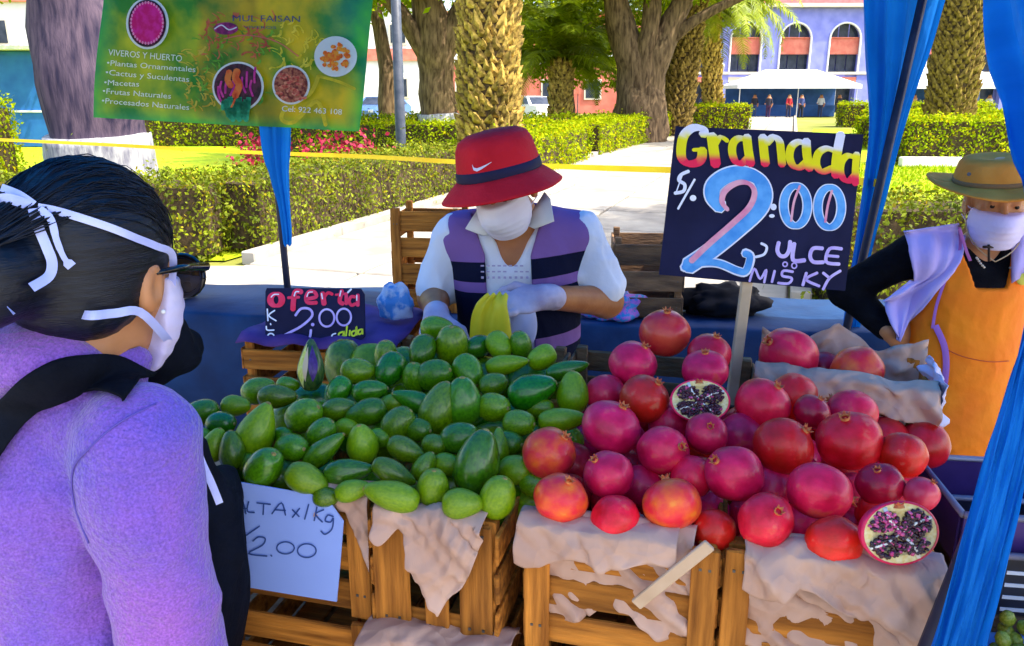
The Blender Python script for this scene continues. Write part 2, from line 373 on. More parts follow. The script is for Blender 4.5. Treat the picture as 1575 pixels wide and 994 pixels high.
def hedge(label, pts, width, h, dens, size, m, group='clipped park hedges'):
    """clipped hedge along a polyline on the ground"""
    pts = [Vector((p[0], p[1], 0)) for p in pts]; c = pts[0]
    root = thing('hedge', label, 'hedge', (c.x, c.y, 0), 0, group)
    core = G(); P = []; N = []
    for a, b in zip(pts[:-1], pts[1:]):
        d = (b - a); Ln = d.length; d.normalize(); s = Vector((d.y, -d.x, 0)); ang = math.atan2(d.y, d.x); rot = Matrix.Rotation(ang, 3, 'Z')
        core.box((a + b) / 2 + Vector((0, 0, h * .47)), (Ln - .12, width - .2, h * .86), rot, jit=.02)
        for face in ('top', 'sa', 'sb', 'e0', 'e1'):
            A = {'top': Ln * width, 'sa': Ln * h, 'sb': Ln * h, 'e0': width * h, 'e1': width * h}[face]; n = int(A * dens)
            u = rng.uniform(0, 1, n); v = rng.uniform(0, 1, n)
            if face == 'top': q = np.outer(u * Ln, d) + np.outer((v - .5) * width, s) + np.outer(np.full(n, h), (0, 0, 1)); nn = Vector((0, 0, 1))
            elif face in ('sa', 'sb'):
                sg = 1 if face == 'sa' else -1; q = np.outer(u * Ln, d) + np.outer(np.full(n, sg * width / 2), s) + np.outer(v * h, (0, 0, 1)); nn = s * sg
            else:
                sg = 1 if face == 'e1' else -1; q = np.outer(np.full(n, Ln if sg > 0 else 0), d) + np.outer((u - .5) * width, s) + np.outer(v * h, (0, 0, 1)); nn = d * sg
            q = q + np.array(a); q += np.outer(rng.normal(-.035, .05, n) + .06 * np.sin(q[:, 0] * 5 + q[:, 1] * 3) * np.sin(q[:, 2] * 7 + q[:, 1] * 4) + .035 * np.sin(q[:, 0] * 13 - q[:, 1] * 11) + np.where(rng.uniform(size=n) < .10, rng.exponential(.07, n), 0) * (np.sin(q[:, 0] * 9 + q[:, 1] * 7) > .2), nn)
            P.append(q); N.append(np.tile(np.array(nn), (n, 1)))
    P = np.concatenate(P); N = np.concatenate(N); P[:, 2] = np.maximum(P[:, 2], .02)
    tn = rng.uniform(.55, 1.3, len(P))[:, None] * np.where(rng.uniform(size=(len(P), 1)) < .12, np.array([[1.5, 1.0, .7]]), np.array([[1, 1, 1.]]))
    V, F, T = leafmesh(P, N, size, tn)
    tag(mk('foliage', V, F, m, root, cols=T), kind='stuff'); core.obj('branches', M_core, root); return root
hedge('near olive hedge with bright clipped top, left of the pale slab path', [(-7.6, 8.4), (-3.0, 8.4), (-3.0 + .338 * 5.2, 8.4 + 5.2)], .95, .80, 1150, .05, M_leafD)
hedge('yellow green hedge beside the slab path, behind the palm foot', [(-6.5, 22.4), (1.9, 22.4), (.9 + .338 * 14, 18.4 + 14)], 1.1, .9, 480, .085, M_leafY)
hedge('dark olive hedge near the canopy post, before the bright lawn', [(2.45, 6.35), (6.5, 6.1)], .9, .86, 1500, .045, M_leafD)
hedge('yellow green hedge on the white kerb beyond the bright lawn', [(9.2, 19.6), (16, 19.2)], 1.1, 1.1, 520, .085, M_leafY)
hedge('low yellow green hedge at the foot of the leaning palm', [(11, 26), (20, 25.5)], 1.2, .95, 300, .11, M_leafY)
hedge('green hedge across from the bench, left of the far end of the path', [(5, 39.6), (11.2, 39.6)], 1.6, 1.15, 260, .12, M_leafY)
hedge('yellow hedge right of the far end of the path', [(17, 43), (24, 42)], 1.6, 1.2, 240, .12, M_leafY)
hedge('second yellow hedge right of the path, before the white tents', [(15.0, 35), (21, 34)], 1.4, 1.0, 260, .12, M_leafY)
hedge('long dark green hedge behind the tall palm and the lamp pole', [(-12, 27), (3.5, 27.5)], 1.2, .95, 230, .11, M_leafG)
hedge('sunlit hedge behind the whitewashed tree trunk', [(-16, 13.2), (-8.2, 13.2)], 1.1, 1.55, 520, .07, M_leafY)
kb = G(); kb.box((12.6, 18.75, .11), (7.2, .22, .22), Matrix.Rotation(-.06, 3, 'Z'), ch=.02); o = kb.obj('garden_kerb', mat('white_kerb', (.7, .7, .68), (.85, .84, .8), rough=.8, bump=.3)); tag(o, kind='structure')
# ------------------------------------------------------------------ trees
M_bark = mat('brown_bark', (.055, .032, .016), (.20, .13, .07), rough=.9, scale=4, stretch=(3, 3, .6), bump=1, bscale=14, detail=8)
M_barkB = mat('grey_violet_bark', (.02, .016, .04), (.10, .07, .10), rough=.9, scale=5, stretch=(3, 3, .5), bump=1, bscale=16, detail=8)
M_lime = mat('whitewash', (.16, .16, .20), (.44, .44, .44), rough=.85, scale=6, bump=.8, bscale=22, stretch=(3, 3, .7))
def limb(g, pts, rs, n=10, rough=.1, seed=0):
    P = catmull(pts, 5); k = len(P); rr = np.interp(np.linspace(0, len(rs) - 1, k), range(len(rs)), rs)
    n0 = len(g.v); g.tube(P, list(rr), n)
    for i in range(n0, len(g.v)):
        v = Vector(g.v[i]); q = noise.noise_vector(v * 1.7 + Vector((seed, 0, 0))); r_ = rr[min(k - 1, (i - n0) // n)]; g.v[i] = tuple(v + q * r_ * rough * 2)
def crown(root, blobs, n, size, m, name='crown', tintr=(.5, 1.35)):
    P = []; N = []
    tot = sum(b[3] * b[4] * b[5] for b in blobs)
    for x, y, z, rx, ry, rz in blobs:
        k = int(n * rx * ry * rz / tot) + 1
        cl = rng.normal(size=(max(6, k // 45), 3)); cl /= np.linalg.norm(cl, axis=1)[:, None]; cl *= rng.uniform(.45, 1, (len(cl), 1)) ** .5
        ii = rng.integers(0, len(cl), k); q = cl[ii] + rng.normal(size=(k, 3)) * .13
        P.append(q * np.array([rx, ry, rz]) + np.array([x, y, z])); N.append(q + rng.normal(size=(k, 3)) * .4 + np.array([0, 0, .4]))
    P = np.concatenate(P); N = np.concatenate(N); t = rng.uniform(*tintr, (len(P), 1)) * np.ones((1, 3))
    V, F, T = leafmesh(P, N, size, t, .5); return tag(mk(name, V, F, m, root, cols=T), kind='stuff')
def tree(label, base, limbs, blobs, nleaf, lsize, bark, leaf, white=0, r0=.5, nm='park_tree', tintr=(.5, 1.35)):
    t = thing(nm, label, 'tree', (base[0], base[1], 0))
    g = G()
    for i, (pts, rs) in enumerate(limbs): limb(g, pts, rs, 14 if i == 0 else 10, .12, i * 7.7)
    tr = g.obj('trunk', bark, t, True)
    if white:
        w = G(); w.tube([(base[0] - .02 * z, base[1], z) for z in np.linspace(0, white, 12)], [r0 * 1.1 * (1.06 - .08 * i / 11) for i in range(12)], 28)
        for i_ in range(len(w.v)):
            q_ = Vector(w.v[i_]); n_ = noise.noise_vector(q_ * 2.6); w.v[i_] = tuple(q_ + Vector((n_.x, n_.y, n_.z * (1.6 if q_.z > white * .9 else .2))) * .05)
        w.obj('painted_band', M_lime, t, True)
    if blobs: crown(t, blobs, nleaf, lsize, leaf, tintr=tintr)
    return t
B = atY(160, 250, 9.6)
tree('grey barked trunk with a whitewashed foot, behind the hanging banner', (B.x, B.y), [([(B.x, B.y, 0), (B.x - .02, B.y, 1), (B.x - .06, B.y, 2.2), (B.x - .25, B.y, 3.6), (B.x - .9, B.y, 6)], [.56, .52, .48, .42, .3]),
     ([(B.x - .2, B.y, 1.7), (B.x + .12, B.y + .1, 2.6), (B.x + .9, B.y + .3, 4.5)], [.34, .27, .18])],
     [(B.x - 2.2, B.y + 1.5, 7.4, 2.2, 2.0, 1.2), (B.x - .2, B.y + 1.8, 7.2, 1.6, 1.6, 1.0)], 3000, .2, M_barkB, M_leafG, 1.18, .535)
B = atY(675, 150, 27)
tree('dark tree trunk with pale painted foot, left of the tall palm', (B.x, B.y), [([(B.x, B.y, 0), (B.x - .05, B.y, 2), (B.x - .1, B.y, 3.6), (B.x - .9, B.y, 6), (B.x - 2.4, B.y, 8)], [.62, .55, .55, .4, .25]),
     ([(B.x, B.y, 2.6), (B.x + .9, B.y, 4.4), (B.x + 1.6, B.y, 7)], [.45, .36, .25]), ([(B.x - .1, B.y, 2.2), (B.x - 1.1, B.y - .3, 4.0), (B.x - 2.4, B.y - .3, 5.4)], [.3, .26, .2])],
     [(B.x - 1, B.y, 6.3, 3.6, 3, 1.9), (B.x + 2.2, B.y, 6.6, 3, 3, 1.8), (B.x - 2.6, B.y - .5, 4.6, 1.8, 1.6, .8)], 9000, .26, M_bark, M_leafG, 1.0, .64)
B = atY(985, 160, 29)
tree('massive old tree forking into several brown limbs beside the path', (B.x, B.y), [([(B.x, B.y, 0), (B.x + .05, B.y, 1.2), (B.x - .3, B.y, 2.6), (B.x - .9, B.y, 4.3), (B.x - 1.5, B.y, 7)], [1.1, .9, .6, .45, .3]),
     ([(B.x + .1, B.y, .9), (B.x + .35, B.y - .2, 2.4), (B.x + .9, B.y - .2, 3.9), (B.x + 2.0, B.y - .3, 6.2)], [.7, .52, .42, .26]),
     ([(B.x, B.y - .2, 1.2), (B.x + .02, B.y - .35, 2.8), (B.x + .2, B.y - .4, 4.2), (B.x + .1, B.y, 7)], [.55, .36, .3, .2]),
     ([(B.x + .7, B.y - .2, 3.3), (B.x + 2.0, B.y - .5, 4.2), (B.x + 3.4, B.y - .6, 4.8)], [.25, .18, .1])],
     [(B.x - 1.6, B.y, 6.6, 3.2, 3, 2.0), (B.x + 1.8, B.y, 6.4, 3, 3, 1.6), (B.x - 3.0, B.y + 1, 4.9, 1.6, 1.6, 1.1), (B.x + .3, B.y - 1, 5.0, 1.4, 1.0, .6)], 11000, .24, M_bark, M_leafG, 0, 1)
B = atY(870, 160, 36)
tree('leafy yellow green tree behind the small arching palm', (B.x, B.y), [([(B.x, B.y, 0), (B.x, B.y, 3), (B.x + .3, B.y, 6)], [.45, .38, .25])],
     [(B.x, B.y, 4.4, 3.2, 2.2, 2.2), (B.x - 2.2, B.y, 5.6, 2.6, 2, 2.2), (B.x + 2.8, B.y, 5.2, 2.4, 2, 1.8), (B.x + 1.0, B.y, 2.6, 2.2, 1.6, .9), (B.x - 2.0, B.y, 3.2, 1.6, 1.4, .9)], 17000, .23, M_bark, M_leafY, 0, 1, tintr=(.4, 1.15))
B = atY(590, 160, 33)
tree('slender tree in the shade between lamp pole and banner', (B.x, B.y), [([(B.x, B.y, 0), (B.x + .15, B.y, 2.6), (B.x - .4, B.y, 6)], [.35, .3, .2])],
     [(B.x - .5, B.y, 6.0, 3, 2.4, 1.7), (B.x - 3.5, B.y, 6, 3, 2.4, 1.7)], 6000, .27, M_bark, M_leafG)
B = atY(1093, 160, 52)
tree('thin dark tree before the arcade, next to the street lantern', (B.x, B.y), [([(B.x, B.y, 0), (B.x + .1, B.y, 3), (B.x, B.y, 7)], [.3, .24, .15])], [(B.x, B.y, 7.4, 3, 2.5, 2.0)], 3500, .32, M_bark, M_leafG)
B = atY(30, 150, 24)
tree('broad tree far behind the whitewashed trunk', (B.x, B.y), [([(B.x - 2, B.y, 0), (B.x - 2, B.y, 3), (B.x - 1.6, B.y, 6)], [.4, .34, .2])], [(B.x - 1, B.y, 5.4, 3, 2.4, 1.2)], 4000, .24, M_bark, M_leafY)
# palms
M_boot = mat('palm_leaf_base', (.10, .06, .012), (.50, .34, .08), rough=.85, scale=9, bump=.8, bscale=30, rand=.45)
M_fibre = mat('palm_fibre', (.045, .028, .014), (.11, .07, .035), rough=.95, scale=20, bump=.8)
M_frond = mat('palm_frond', (.15, .22, .004), (.36, .42, .008), rough=.45, transl=.35, vcol=True, scale=1.2)
def frond(V, F, T, base, az, el, L, droop, nl=46, wl=.5):
    h = Vector((math.sin(az), math.cos(az), 0)); pts = []
    for i in range(nl + 1):
        s = i / nl; e = el - droop * s * s * 1.0
        pts.append((pts[-1] + (h * math.cos(e) + Vector((0, 0, math.sin(e)))) * (L / nl)) if pts else Vector(base))
    side = Vector((h.y, -h.x, 0)); tint = random.uniform(.6, 1.25)
    for i in range(2, nl):
        t = (pts[i + 1] - pts[i - 1]).normalized(); up = side.cross(t).normalized(); s = i / nl
        ll = wl * math.sin(math.pi * min(1, .12 + .88 * s)) ** .6
        for sg in (-1, 1):
            d = (side * sg * .8 + t * .55 + up * random.uniform(-.35, .2)).normalized(); q = pts[i]; w = t * (.014 + .012 * L / 2.5)
            e = q + d * ll - Vector((0, 0, ll * .25)); n = len(V); V += [q - w, q + w, q + d * ll * .55 + w * .7, e, q + d * ll * .55 - w * .7]
            F.append((n, n + 1, n + 2, n + 3, n + 4)); T += [[tint * random.uniform(.8, 1.2)] * 3] * 5
        n = len(V); r = .03 * (1 - s) + .008; V += [pts[i] - side * r, pts[i] + side * r, pts[i + 1] + side * r * .9, pts[i + 1] - side * r * .9]; F.append((n, n + 1, n + 2, n + 3)); T += [[1.1, .95, .6]] * 4
def boot_mesh(w, h, d):
    b = G(); Pf = [(-.5, 0), (-.42, .3), (-.2, .75), (0, 1), (.2, .75), (.42, .3), (.5, 0)]
    f = [Vector((x * w, -d * (.25 + .75 * y) * (1.2 - abs(x)), y * h)) for x, y in Pf]; bk = [Vector((x * w * 1.05, .05, y * h * .8)) for x, y in Pf]
    n = len(Pf); b.add(f + bk + [Vector((0, -d * .95, h * .45))], [(i, i + 1, 2 * n) for i in range(n - 1)] + [(n - 1, 0, 2 * n)] + [(i + n, i + 1 + n, i + 1, i) for i in range(n - 1)]); return b
def palm(label, base, top, r, rows, per, dz, bw, single, fronds, fl, seed, z0=.0):
    random.seed(seed); b = Vector((base[0], base[1], 0)); t = Vector(top); root = thing('palm_tree', label, 'palm', tuple(b)); g = G()
    g.tube([b.lerp(t, s) for s in np.linspace(0, 1, 9)], [r * (1.02 - .1 * s) for s in np.linspace(0, 1, 9)], 20); tr = g.obj('trunk', M_fibre, root, True)
    H = t.z; bm_ = boot_mesh(bw, dz * 2.1, bw * .5); me = None; J = G(); cnt = 0
    for i in range(int(H / dz) - 1):
        for j in range(per):
            a = 2 * math.pi * (j + .5 * (i % 2)) / per + random.uniform(-.04, .04); z = .1 + i * dz; c = b.lerp(t, z / H); rr = r * (1.01 - .1 * z / H)
            p = Vector((c.x + rr * math.sin(a), c.y - rr * math.cos(a), z + random.uniform(-.015, .015))); sc = random.uniform(.72, 1.22)
            lm = Matrix.Translation(p) @ Matrix.Rotation(a, 4, 'Z') @ Matrix.Rotation(random.uniform(-.28, .28), 4, 'Y') @ Matrix.Rotation(random.uniform(-.15, .25), 4, 'X') @ Matrix.Diagonal((sc, sc, sc * random.uniform(.8, 1.2), 1))
            if single and z0 < z < single and math.cos(a) > -.25 and cnt < 295:
                cnt += 1; lw = W[root].inverted() @ lm
                if me is None: o = bm_.obj('leaf_base', M_boot, root, local=True); me = o.data; o.matrix_basis = lw
                else: link('leaf_base', me, root, lw)
            else: J.add([lm @ Vector(v) for v in bm_.v], bm_.f)
    tag(J.obj('leaf_bases', M_boot, root), kind='stuff')
    V, F, T = [], [], []
    for k in range(fronds):
        el = R(random.uniform(-15, 75)); frond(V, F, T, t + Vector((0, 0, .1)), 2.4 * k + random.uniform(-.2, .2), el, fl * random.uniform(.8, 1.15), R(random.uniform(60, 105)), wl=fl * .17)
    mk('crown', V, F, M_frond, root, cols=np.array(T)); return root
B = atY(752, 190, 19.6); palm('tall palm with a thick diamond patterned trunk above the yellow hedge', (B.x, B.y), (B.x + .05, B.y, 8.2), .64, 0, 15, .145, .25, 3.9, 46, 3.6, 3, z0=.7)
B = atY(1462, 170, 24.5); T_ = atY(1492, -60, 24.5); palm('leaning palm trunk with fine scales beyond the right lawn', (B.x, B.y), (B.x + (T_.x - B.x) * 2.1, B.y, 8.5), .60, 0, 17, .13, .2, 0, 40, 3.4, 5)
B = atY(1037, 160, 33); palm('sunlit palm trunk standing behind the massive forked tree', (B.x, B.y), (B.x + .5, B.y, 5.7), .58, 0, 14, .17, .24, 0, 56, 4.0, 9)
B = atY(862, 165, 31); palm('small palm with long arching fronds between the big trunks', (B.x, B.y), (B.x, B.y, 2.9), .36, 0, 10, .17, .2, 0, 54, 3.6, 11)
B = atY(1100, 160, 40); palm('palm whose fronds hang before the blue arcade', (B.x, B.y), (B.x - .6, B.y, 5.6), .4, 0, 12, .2, .2, 0, 64, 4.6, 13)
palm('palm in the park to the right of the stall, throwing frond shadows on the path', (6.7, 8.3), (6.7, 8.3, 6.2), .5, 0, 12, .2, .22, 0, 30, 3.2, 17)
hedge('yellow green clipped hedge along the path, from the tall palm onward', [(-.1, 16.2), (1.55, 21.2)], 1.0, .85, 520, .08, M_leafY)
random.seed(21)
# flowers behind the near hedge
def flowers(label, px, Y, n, w):
    c = atY(px, 215, Y); t = thing('flower_bush', label, 'flowers', (c.x, c.y, 0), 0, 'red flowering bushes'); q = rng.normal(size=(n, 3)) * np.array([w, .35, .16]) + np.array([c.x, c.y, .62]); q[:, 2] = np.clip(q[:, 2], .05, 1)
    V, F, T = leafmesh(q, q - np.array([c.x, c.y, .2]), .09, rng.uniform(.6, 1.2, (n, 1)) * np.ones((1, 3)), .8); tag(mk('blossoms', V, F, mat('petal', (.28, .006, .03), (.42, .02, .09), transl=.3, vcol=True), t, cols=T), kind='stuff')
    q = rng.normal(size=(n, 3)) * np.array([w, .35, .2]) + np.array([c.x, c.y, .4]); q[:, 2] = np.clip(q[:, 2], .03, .9)
    V, F, T = leafmesh(q, q - np.array([c.x, c.y, .2]), .1, rng.uniform(.4, 1.1, (n, 1)) * np.ones((1, 3))); tag(mk('foliage', V, F, M_leafG, t, cols=T), kind='stuff')
flowers('red flowering bush on the lawn just below the banner, by the blue cloth', 395, 14.8, 260, .18)
flowers('crimson flowering bush behind the near hedge, by the lamp pole', 515, 15.2, 520, .42)
# lamp pole
c = atY(616, 200, 13.4); t = thing('lamp_post', 'dark grey lamp pole between the banner and the tall palm', 'lamp post', (c.x, c.y, 0)); M_iron = mat('dark_paint_metal', (.035, .045, .07), (.07, .08, .11), rough=.45, scale=8, bump=.1)
g = G(); g.lathe([(.13, 0), (.13, .25), (.1, .3), (.085, .5), (.07, 5.2)], 14, Matrix.Translation((c.x, c.y, 0))); g.obj('pole', M_iron, t, True)
g = G(); g.tube([(c.x, c.y, 5.1), (c.x + .1, c.y, 5.6), (c.x + .7, c.y, 5.75)], .035, 8); g.obj('arm', M_iron, t, True)
g = G(); g.box((c.x + .95, c.y, 5.72), (.55, .2, .1), ch=.03); g.obj('lamp_head', M_iron, t)
# street lantern far off
c = atY(1106, 160, 56); t = thing('street_lantern', 'black street lantern before the blue arcade', 'lamp post', (c.x, c.y, 0))
g = G(); g.lathe([(.16, 0), (.16, .4), (.07, .5), (.06, 3.0)], 10, Matrix.Translation((c.x, c.y, 0))); g.obj('pole', M_iron, t, True)
g = G(); g.lathe([(.1, 3.0), (.22, 3.45), (.05, 3.7)], 8, Matrix.Translation((c.x, c.y, 0))); g.obj('lantern', mat('lantern_glass', (.3, .3, .25), rough=.3), t)
# bench by the path
c = atZ(1012, 196, 0) ; t = thing('park_bench', 'pale park bench at the end of the yellow hedge', 'bench', (c.x - 1.2, c.y, 0), .5); M_bench = mat('bench_paint', (.6, .6, .58), rough=.6)
for k in range(4): G().box((0, -.15 + k * .11, .45), (1.5, .09, .03), ch=.004).obj('slat', M_bench, t, local=True)
for k in range(3): G().box((0, .27 + k * .03, .58 + k * .12), (1.5, .03, .09), ch=.004).obj('slat', M_bench, t, local=True)
for sx in (-.65, .65):
    G().box((sx, .04, .215), (.05, .4, .43)).box((sx, .3, .6), (.05, .05, .5)).obj('leg', M_iron, t, local=True)
# ------------------------------------------------------------------ buildings
M_lav = mat('lavender_blue_plaster', (.20, .22, .66), (.28, .30, .76), rough=.8, scale=1.2, bump=.2, bscale=20)
M_sal = mat('salmon_panel', (.62, .16, .12), (.72, .24, .18), rough=.8, scale=2)
M_white = mat('white_plaster', (.70, .70, .74), (.80, .79, .80), rough=.85, scale=1, bump=.2)
M_dgl = mat('dark_window_glass', (.02, .03, .05), (.05, .06, .09), rough=.12, scale=2)
M_ivory = mat('ivory_trim', (.65, .58, .5), rough=.7)
def arcade(label, x0, nb, pitch, Y, zb, zs, ow, ztop, wallm, panelm, ground=True):
    """two storey front: tall round arches with a coloured parapet in each, shop openings below"""
    t = thing('arcade_building', label, 'building', (x0, Y, 0)); wall = G(); D = .6
    hw = ow / 2; n = 10; x1 = x0 + nb * pitch
    def face(poly):     # front face + reveal thickness
        k = len(poly); wall.add([(x, Y, z) for x, z in poly] + [(x, Y + D, z) for x, z in poly], [tuple(range(k))] + [(i, i + k, (i + 1) % k + k, (i + 1) % k) for i in range(k)])
    for b in range(nb):
        xa = x0 + b * pitch; xc = xa + pitch / 2; xb = xa + pitch
        face([(xa, zb), (xc - hw, zb), (xc - hw, zs), (xa, zs)][::-1]); face([(xc + hw, zb), (xb, zb), (xb, zs), (xc + hw, zs)][::-1])
        arcl = [(xc - hw * math.cos(a), zs + hw * math.sin(a)) for a in np.linspace(0, math.pi / 2, n)]; arcr = [(xc + hw * math.cos(a), zs + hw * math.sin(a)) for a in np.linspace(0, math.pi / 2, n)]
        face([(xa, zs)] + arcl + [(xc, ztop), (xa, ztop)]); face(([(xb, zs)] + arcr + [(xc, ztop), (xb, ztop)])[::-1])
        # surround of the arch
        s = G(); P = [(xc - hw, zb)] + arcl + arcr[::-1][1:] + [(xc + hw, zb)]; s.tube([(x, Y - .03, z) for x, z in P], .09, 6); s.obj('arch_trim', M_white, t)
        zp0, zp1 = zb + (zs - zb) * .55, zs + .1
        q = G(); q.box((xc, Y + .3, (zp0 + zp1) / 2), (ow, .12, zp1 - zp0)); q.box((xc, Y + .22, zp1 + .03), (ow, .18, .08)); q.obj('parapet', panelm, t)
        for za, zz in ((zb, zp0 - .02), (zp1 + .08, zs + hw)):
            for k in range(3):
                w3 = ow / 3; pn = G(); pn.box((xc - ow / 2 + w3 * (k + .5), Y + .52, (za + zz) / 2), (w3 - .1, .04, zz - za)); pn.obj('pane', M_dgl, t)
        if ground:
            pn = G(); pn.box((xc, Y + 1.2, (zb - .5) / 2), (ow, .06, zb - .5)); pn.obj('shop_window', M_dgl, t)
            sb = G(); sb.box((xc, Y + .1, zb - .62), (ow * 1.02, .2, .45)); sb.obj('shop_sign', (M_sal, M_ivory, mat('blue_sign', (.05, .15, .5)))[b % 3], t)
            wall.box((xa + (pitch - ow) / 4, Y + .3, (zb - .002) / 2), ((pitch - ow) / 2, D, zb - .002)); wall.box((xb - (pitch - ow) / 4, Y + .3, (zb - .002) / 2), ((pitch - ow) / 2, D, zb - .002))
            wall.box((xc, Y + .4, zb - .2), (ow, .4, .4))
    wall.box(((x0 + x1) / 2, Y + 5.2, ztop / 2), (nb * pitch, 8, ztop - .05)); wall.obj('wall', wallm, t)
    c = G(); c.box(((x0 + x1) / 2, Y - .1, ztop + .15), (nb * pitch + .4, 1.0, .3)); c.box(((x0 + x1) / 2, Y - .02, zb - .06), (nb * pitch, .16, .22)); c.obj('cornice', M_ivory, t); return t
arcade('lavender blue arcade with tall round arches and salmon parapets behind the tents', 14.3, 9, 4.42, 76, 3.5, 6.35, 2.75, 9.0, M_lav, M_sal)
# upper floor set back, seen at the frame top
t = thing('roof_house', 'salmon and white upper storey standing on the arcade roof', 'building', (27, 84, 9)); g = G(); g.box((27, 84, 10.9), (13, 6, 3.0)); g.obj('wall', M_sal, t); g = G(); g.box((27, 83.9, 12.5), (13.6, 6.6, .3)); g.obj('roof', M_white, t)
def block(label, x0, x1, Y, h, wm, band, rows, cols, dep=8):
    t = thing('town_house', label, 'building', ((x0 + x1) / 2, Y, 0)); g = G(); g.box(((x0 + x1) / 2, Y + dep / 2, h / 2), (x1 - x0, dep, h)); g.obj('wall', wm, t)
    g = G(); g.box(((x0 + x1) / 2, Y - .05, h * .56), (x1 - x0 + .1, .3, h * .11)); g.obj('band', band, t); g = G(); g.box(((x0 + x1) / 2, Y + dep / 2, h + .15), (x1 - x0 + .5, dep + .5, .3)); g.obj('roof', M_sal, t)
    for i in range(rows):
        for j in range(cols):
            xc = x0 + (j + .5) * (x1 - x0) / cols; zc = h * (.25 + .5 * i / max(1, rows - 1)); f = G().box((xc, Y - .03, zc), (1.5, .14, 1.7)).obj('window', M_ivory, t); G().box((xc, Y - .08, zc), (1.2, .08, 1.4)).obj('pane', M_dgl, f)
    return t
block('salmon town house with white band behind the arching palm', -6, 12.5, 72, 8, mat('salmon_wall', (.55, .13, .10), (.66, .2, .15), rough=.85, scale=1), M_white, 2, 5)
block('white town house with red band between lamp pole and banner', -30, -7.5, 70, 8.5, M_white, M_sal, 2, 6)
block('white and red town house left of the whitewashed tree', -46, -25, 56, 7.4, M_white, M_sal, 2, 6)
# blue kiosk left
c = atY(38, 150, 26); t = thing('kiosk', 'plain blue market kiosk beyond the sunlit hedge', 'kiosk', (c.x, c.y, 0)); M_bk = mat('kiosk_blue', (.02, .12, .42), (.03, .17, .5), rough=.5, scale=2, bump=.1)
G().box((c.x - .6, c.y + 1, 1.45), (2.9, 2, 2.9), ch=.03).obj('cabin', M_bk, t); G().box((c.x - .6, c.y + .9, 2.98), (3.2, 2.5, .14), ch=.02).obj('roof', M_white, t); G().box((c.x - .6, c.y - .02, 1.1), (2.5, .05, .06)).obj('counter', M_white, t)
# ------------------------------------------------------------------ tents with people
M_tent = mat('white_tent_cloth', (.78, .78, .80), (.85, .85, .86), rough=.7, transl=.25, scale=2)
M_tblue = mat('tent_back_cloth', (.02, .07, .24), (.03, .10, .32), rough=.7, scale=2)
def tent(label, xa, xb, Y, dep, he, hr):
    t = thing('market_tent', label, 'tent', ((xa + xb) / 2, Y, 0), 0, 'white market tents'); xm = (xa + xb) / 2; ym = Y + dep / 2; g = G(); o = .25; rx = (xb - xa) * .22
    g.add([(xa - o, Y - o, he), (xb + o, Y - o, he), (xb + o, Y + dep + o, he), (xa - o, Y + dep + o, he), (xm - rx, ym, hr), (xm + rx, ym, hr)], [(0, 1, 5, 4), (1, 2, 5), (2, 3, 4, 5), (3, 0, 4)]); solid(g.obj('roof', M_tent, t), .02)
    g = G(); g.box((xm, Y - o, he - .13), (xb - xa + 2 * o, .02, .24)); g.box((xa - o, ym, he - .13), (.02, dep + 2 * o, .24)); g.obj('valance', M_tent, t)
    for x in (xa, xm, xb):
        for y in (Y, Y + dep): G().tube([(x, y, 0), (x, y, he)], .035, 6).obj('leg', M_bench, t)
    G().box((xm, Y + dep - .05, he / 2), (xb - xa, .03, he - .02)).obj('back_wall', M_tblue, t); G().box((xm, Y + dep * .55, .42), (xb - xa - 1.5, .8, .84), ch=.03).obj('counter', M_tblue, t)
a = atY(1138, 140, 60); b = atY(1318, 140, 60); tent('long white tent before the round arches', a.x, b.x, 60, 4, 2.25, 3.35)
a = atY(1392, 140, 54); b = atY(1560, 140, 54); tent('white tent behind the leaning palm', a.x, b.x, 54, 4, 2.2, 3.3)
def far_person(label, x, y, rz, shirt, legs, hair=(.02, .015, .01)):
    t = thing('person', label, 'person', (x, y, 0), rz, 'people at the far tents'); H = 1.62
    def f(P):
        return sunion([cap(P, (0, 0, H - .3), (0, 0, H - .11), .06, .11), cap(P, (0, 0, .85), (0, 0, 1.3), .14, .17), cap(P, (-.17, 0, 1.28), (-.24, -.05, .98), .055, .045), cap(P, (-.24, -.05, .98), (-.18, -.25, .92), .045, .035),
                       cap(P, (.17, 0, 1.28), (.25, 0, .98), .055, .045), cap(P, (.25, 0, .98), (.22, -.1, .74), .045, .035), cap(P, (-.09, 0, .86), (-.1, .02, .08), .09, .055), cap(P, (.09, 0, .86), (.1, -.08, .08), .09, .055), cap(P, (-.1, .02, .05), (-.1, -.13, .04), .05, .04), cap(P, (.1, -.08, .05), (.1, -.22, .04), .05, .04)], .05)
    V, Q = surfnet(f, (-.4, -.4, -.02), (.4, .3, 1.75), .022); c = V[Q].mean(1)
    mi = np.where(c[:, 2] > 1.52, 3, np.where(c[:, 2] > 1.33, 2, np.where(c[:, 2] > .86, 0, 1)))
    mi = np.where((np.abs(c[:, 0]) > .17) & (c[:, 2] < .98), 2, mi)
    nm = ['cloth_%.2f_%.2f_%.2f' % shirt, 'cloth_%.2f_%.2f_%.2f' % legs, 'skin_brown', 'hair_%.2f' % hair[0]]
    mk('body', V, Q, None, t, True, local=True, mats=[mat(nm[0], shirt, rough=.8), mat(nm[1], legs, rough=.8), mat('skin_brown', (.30, .12, .05), (.40, .17, .075), rough=.5, scale=20), mat(nm[3], hair, rough=.5)], midx=mi)
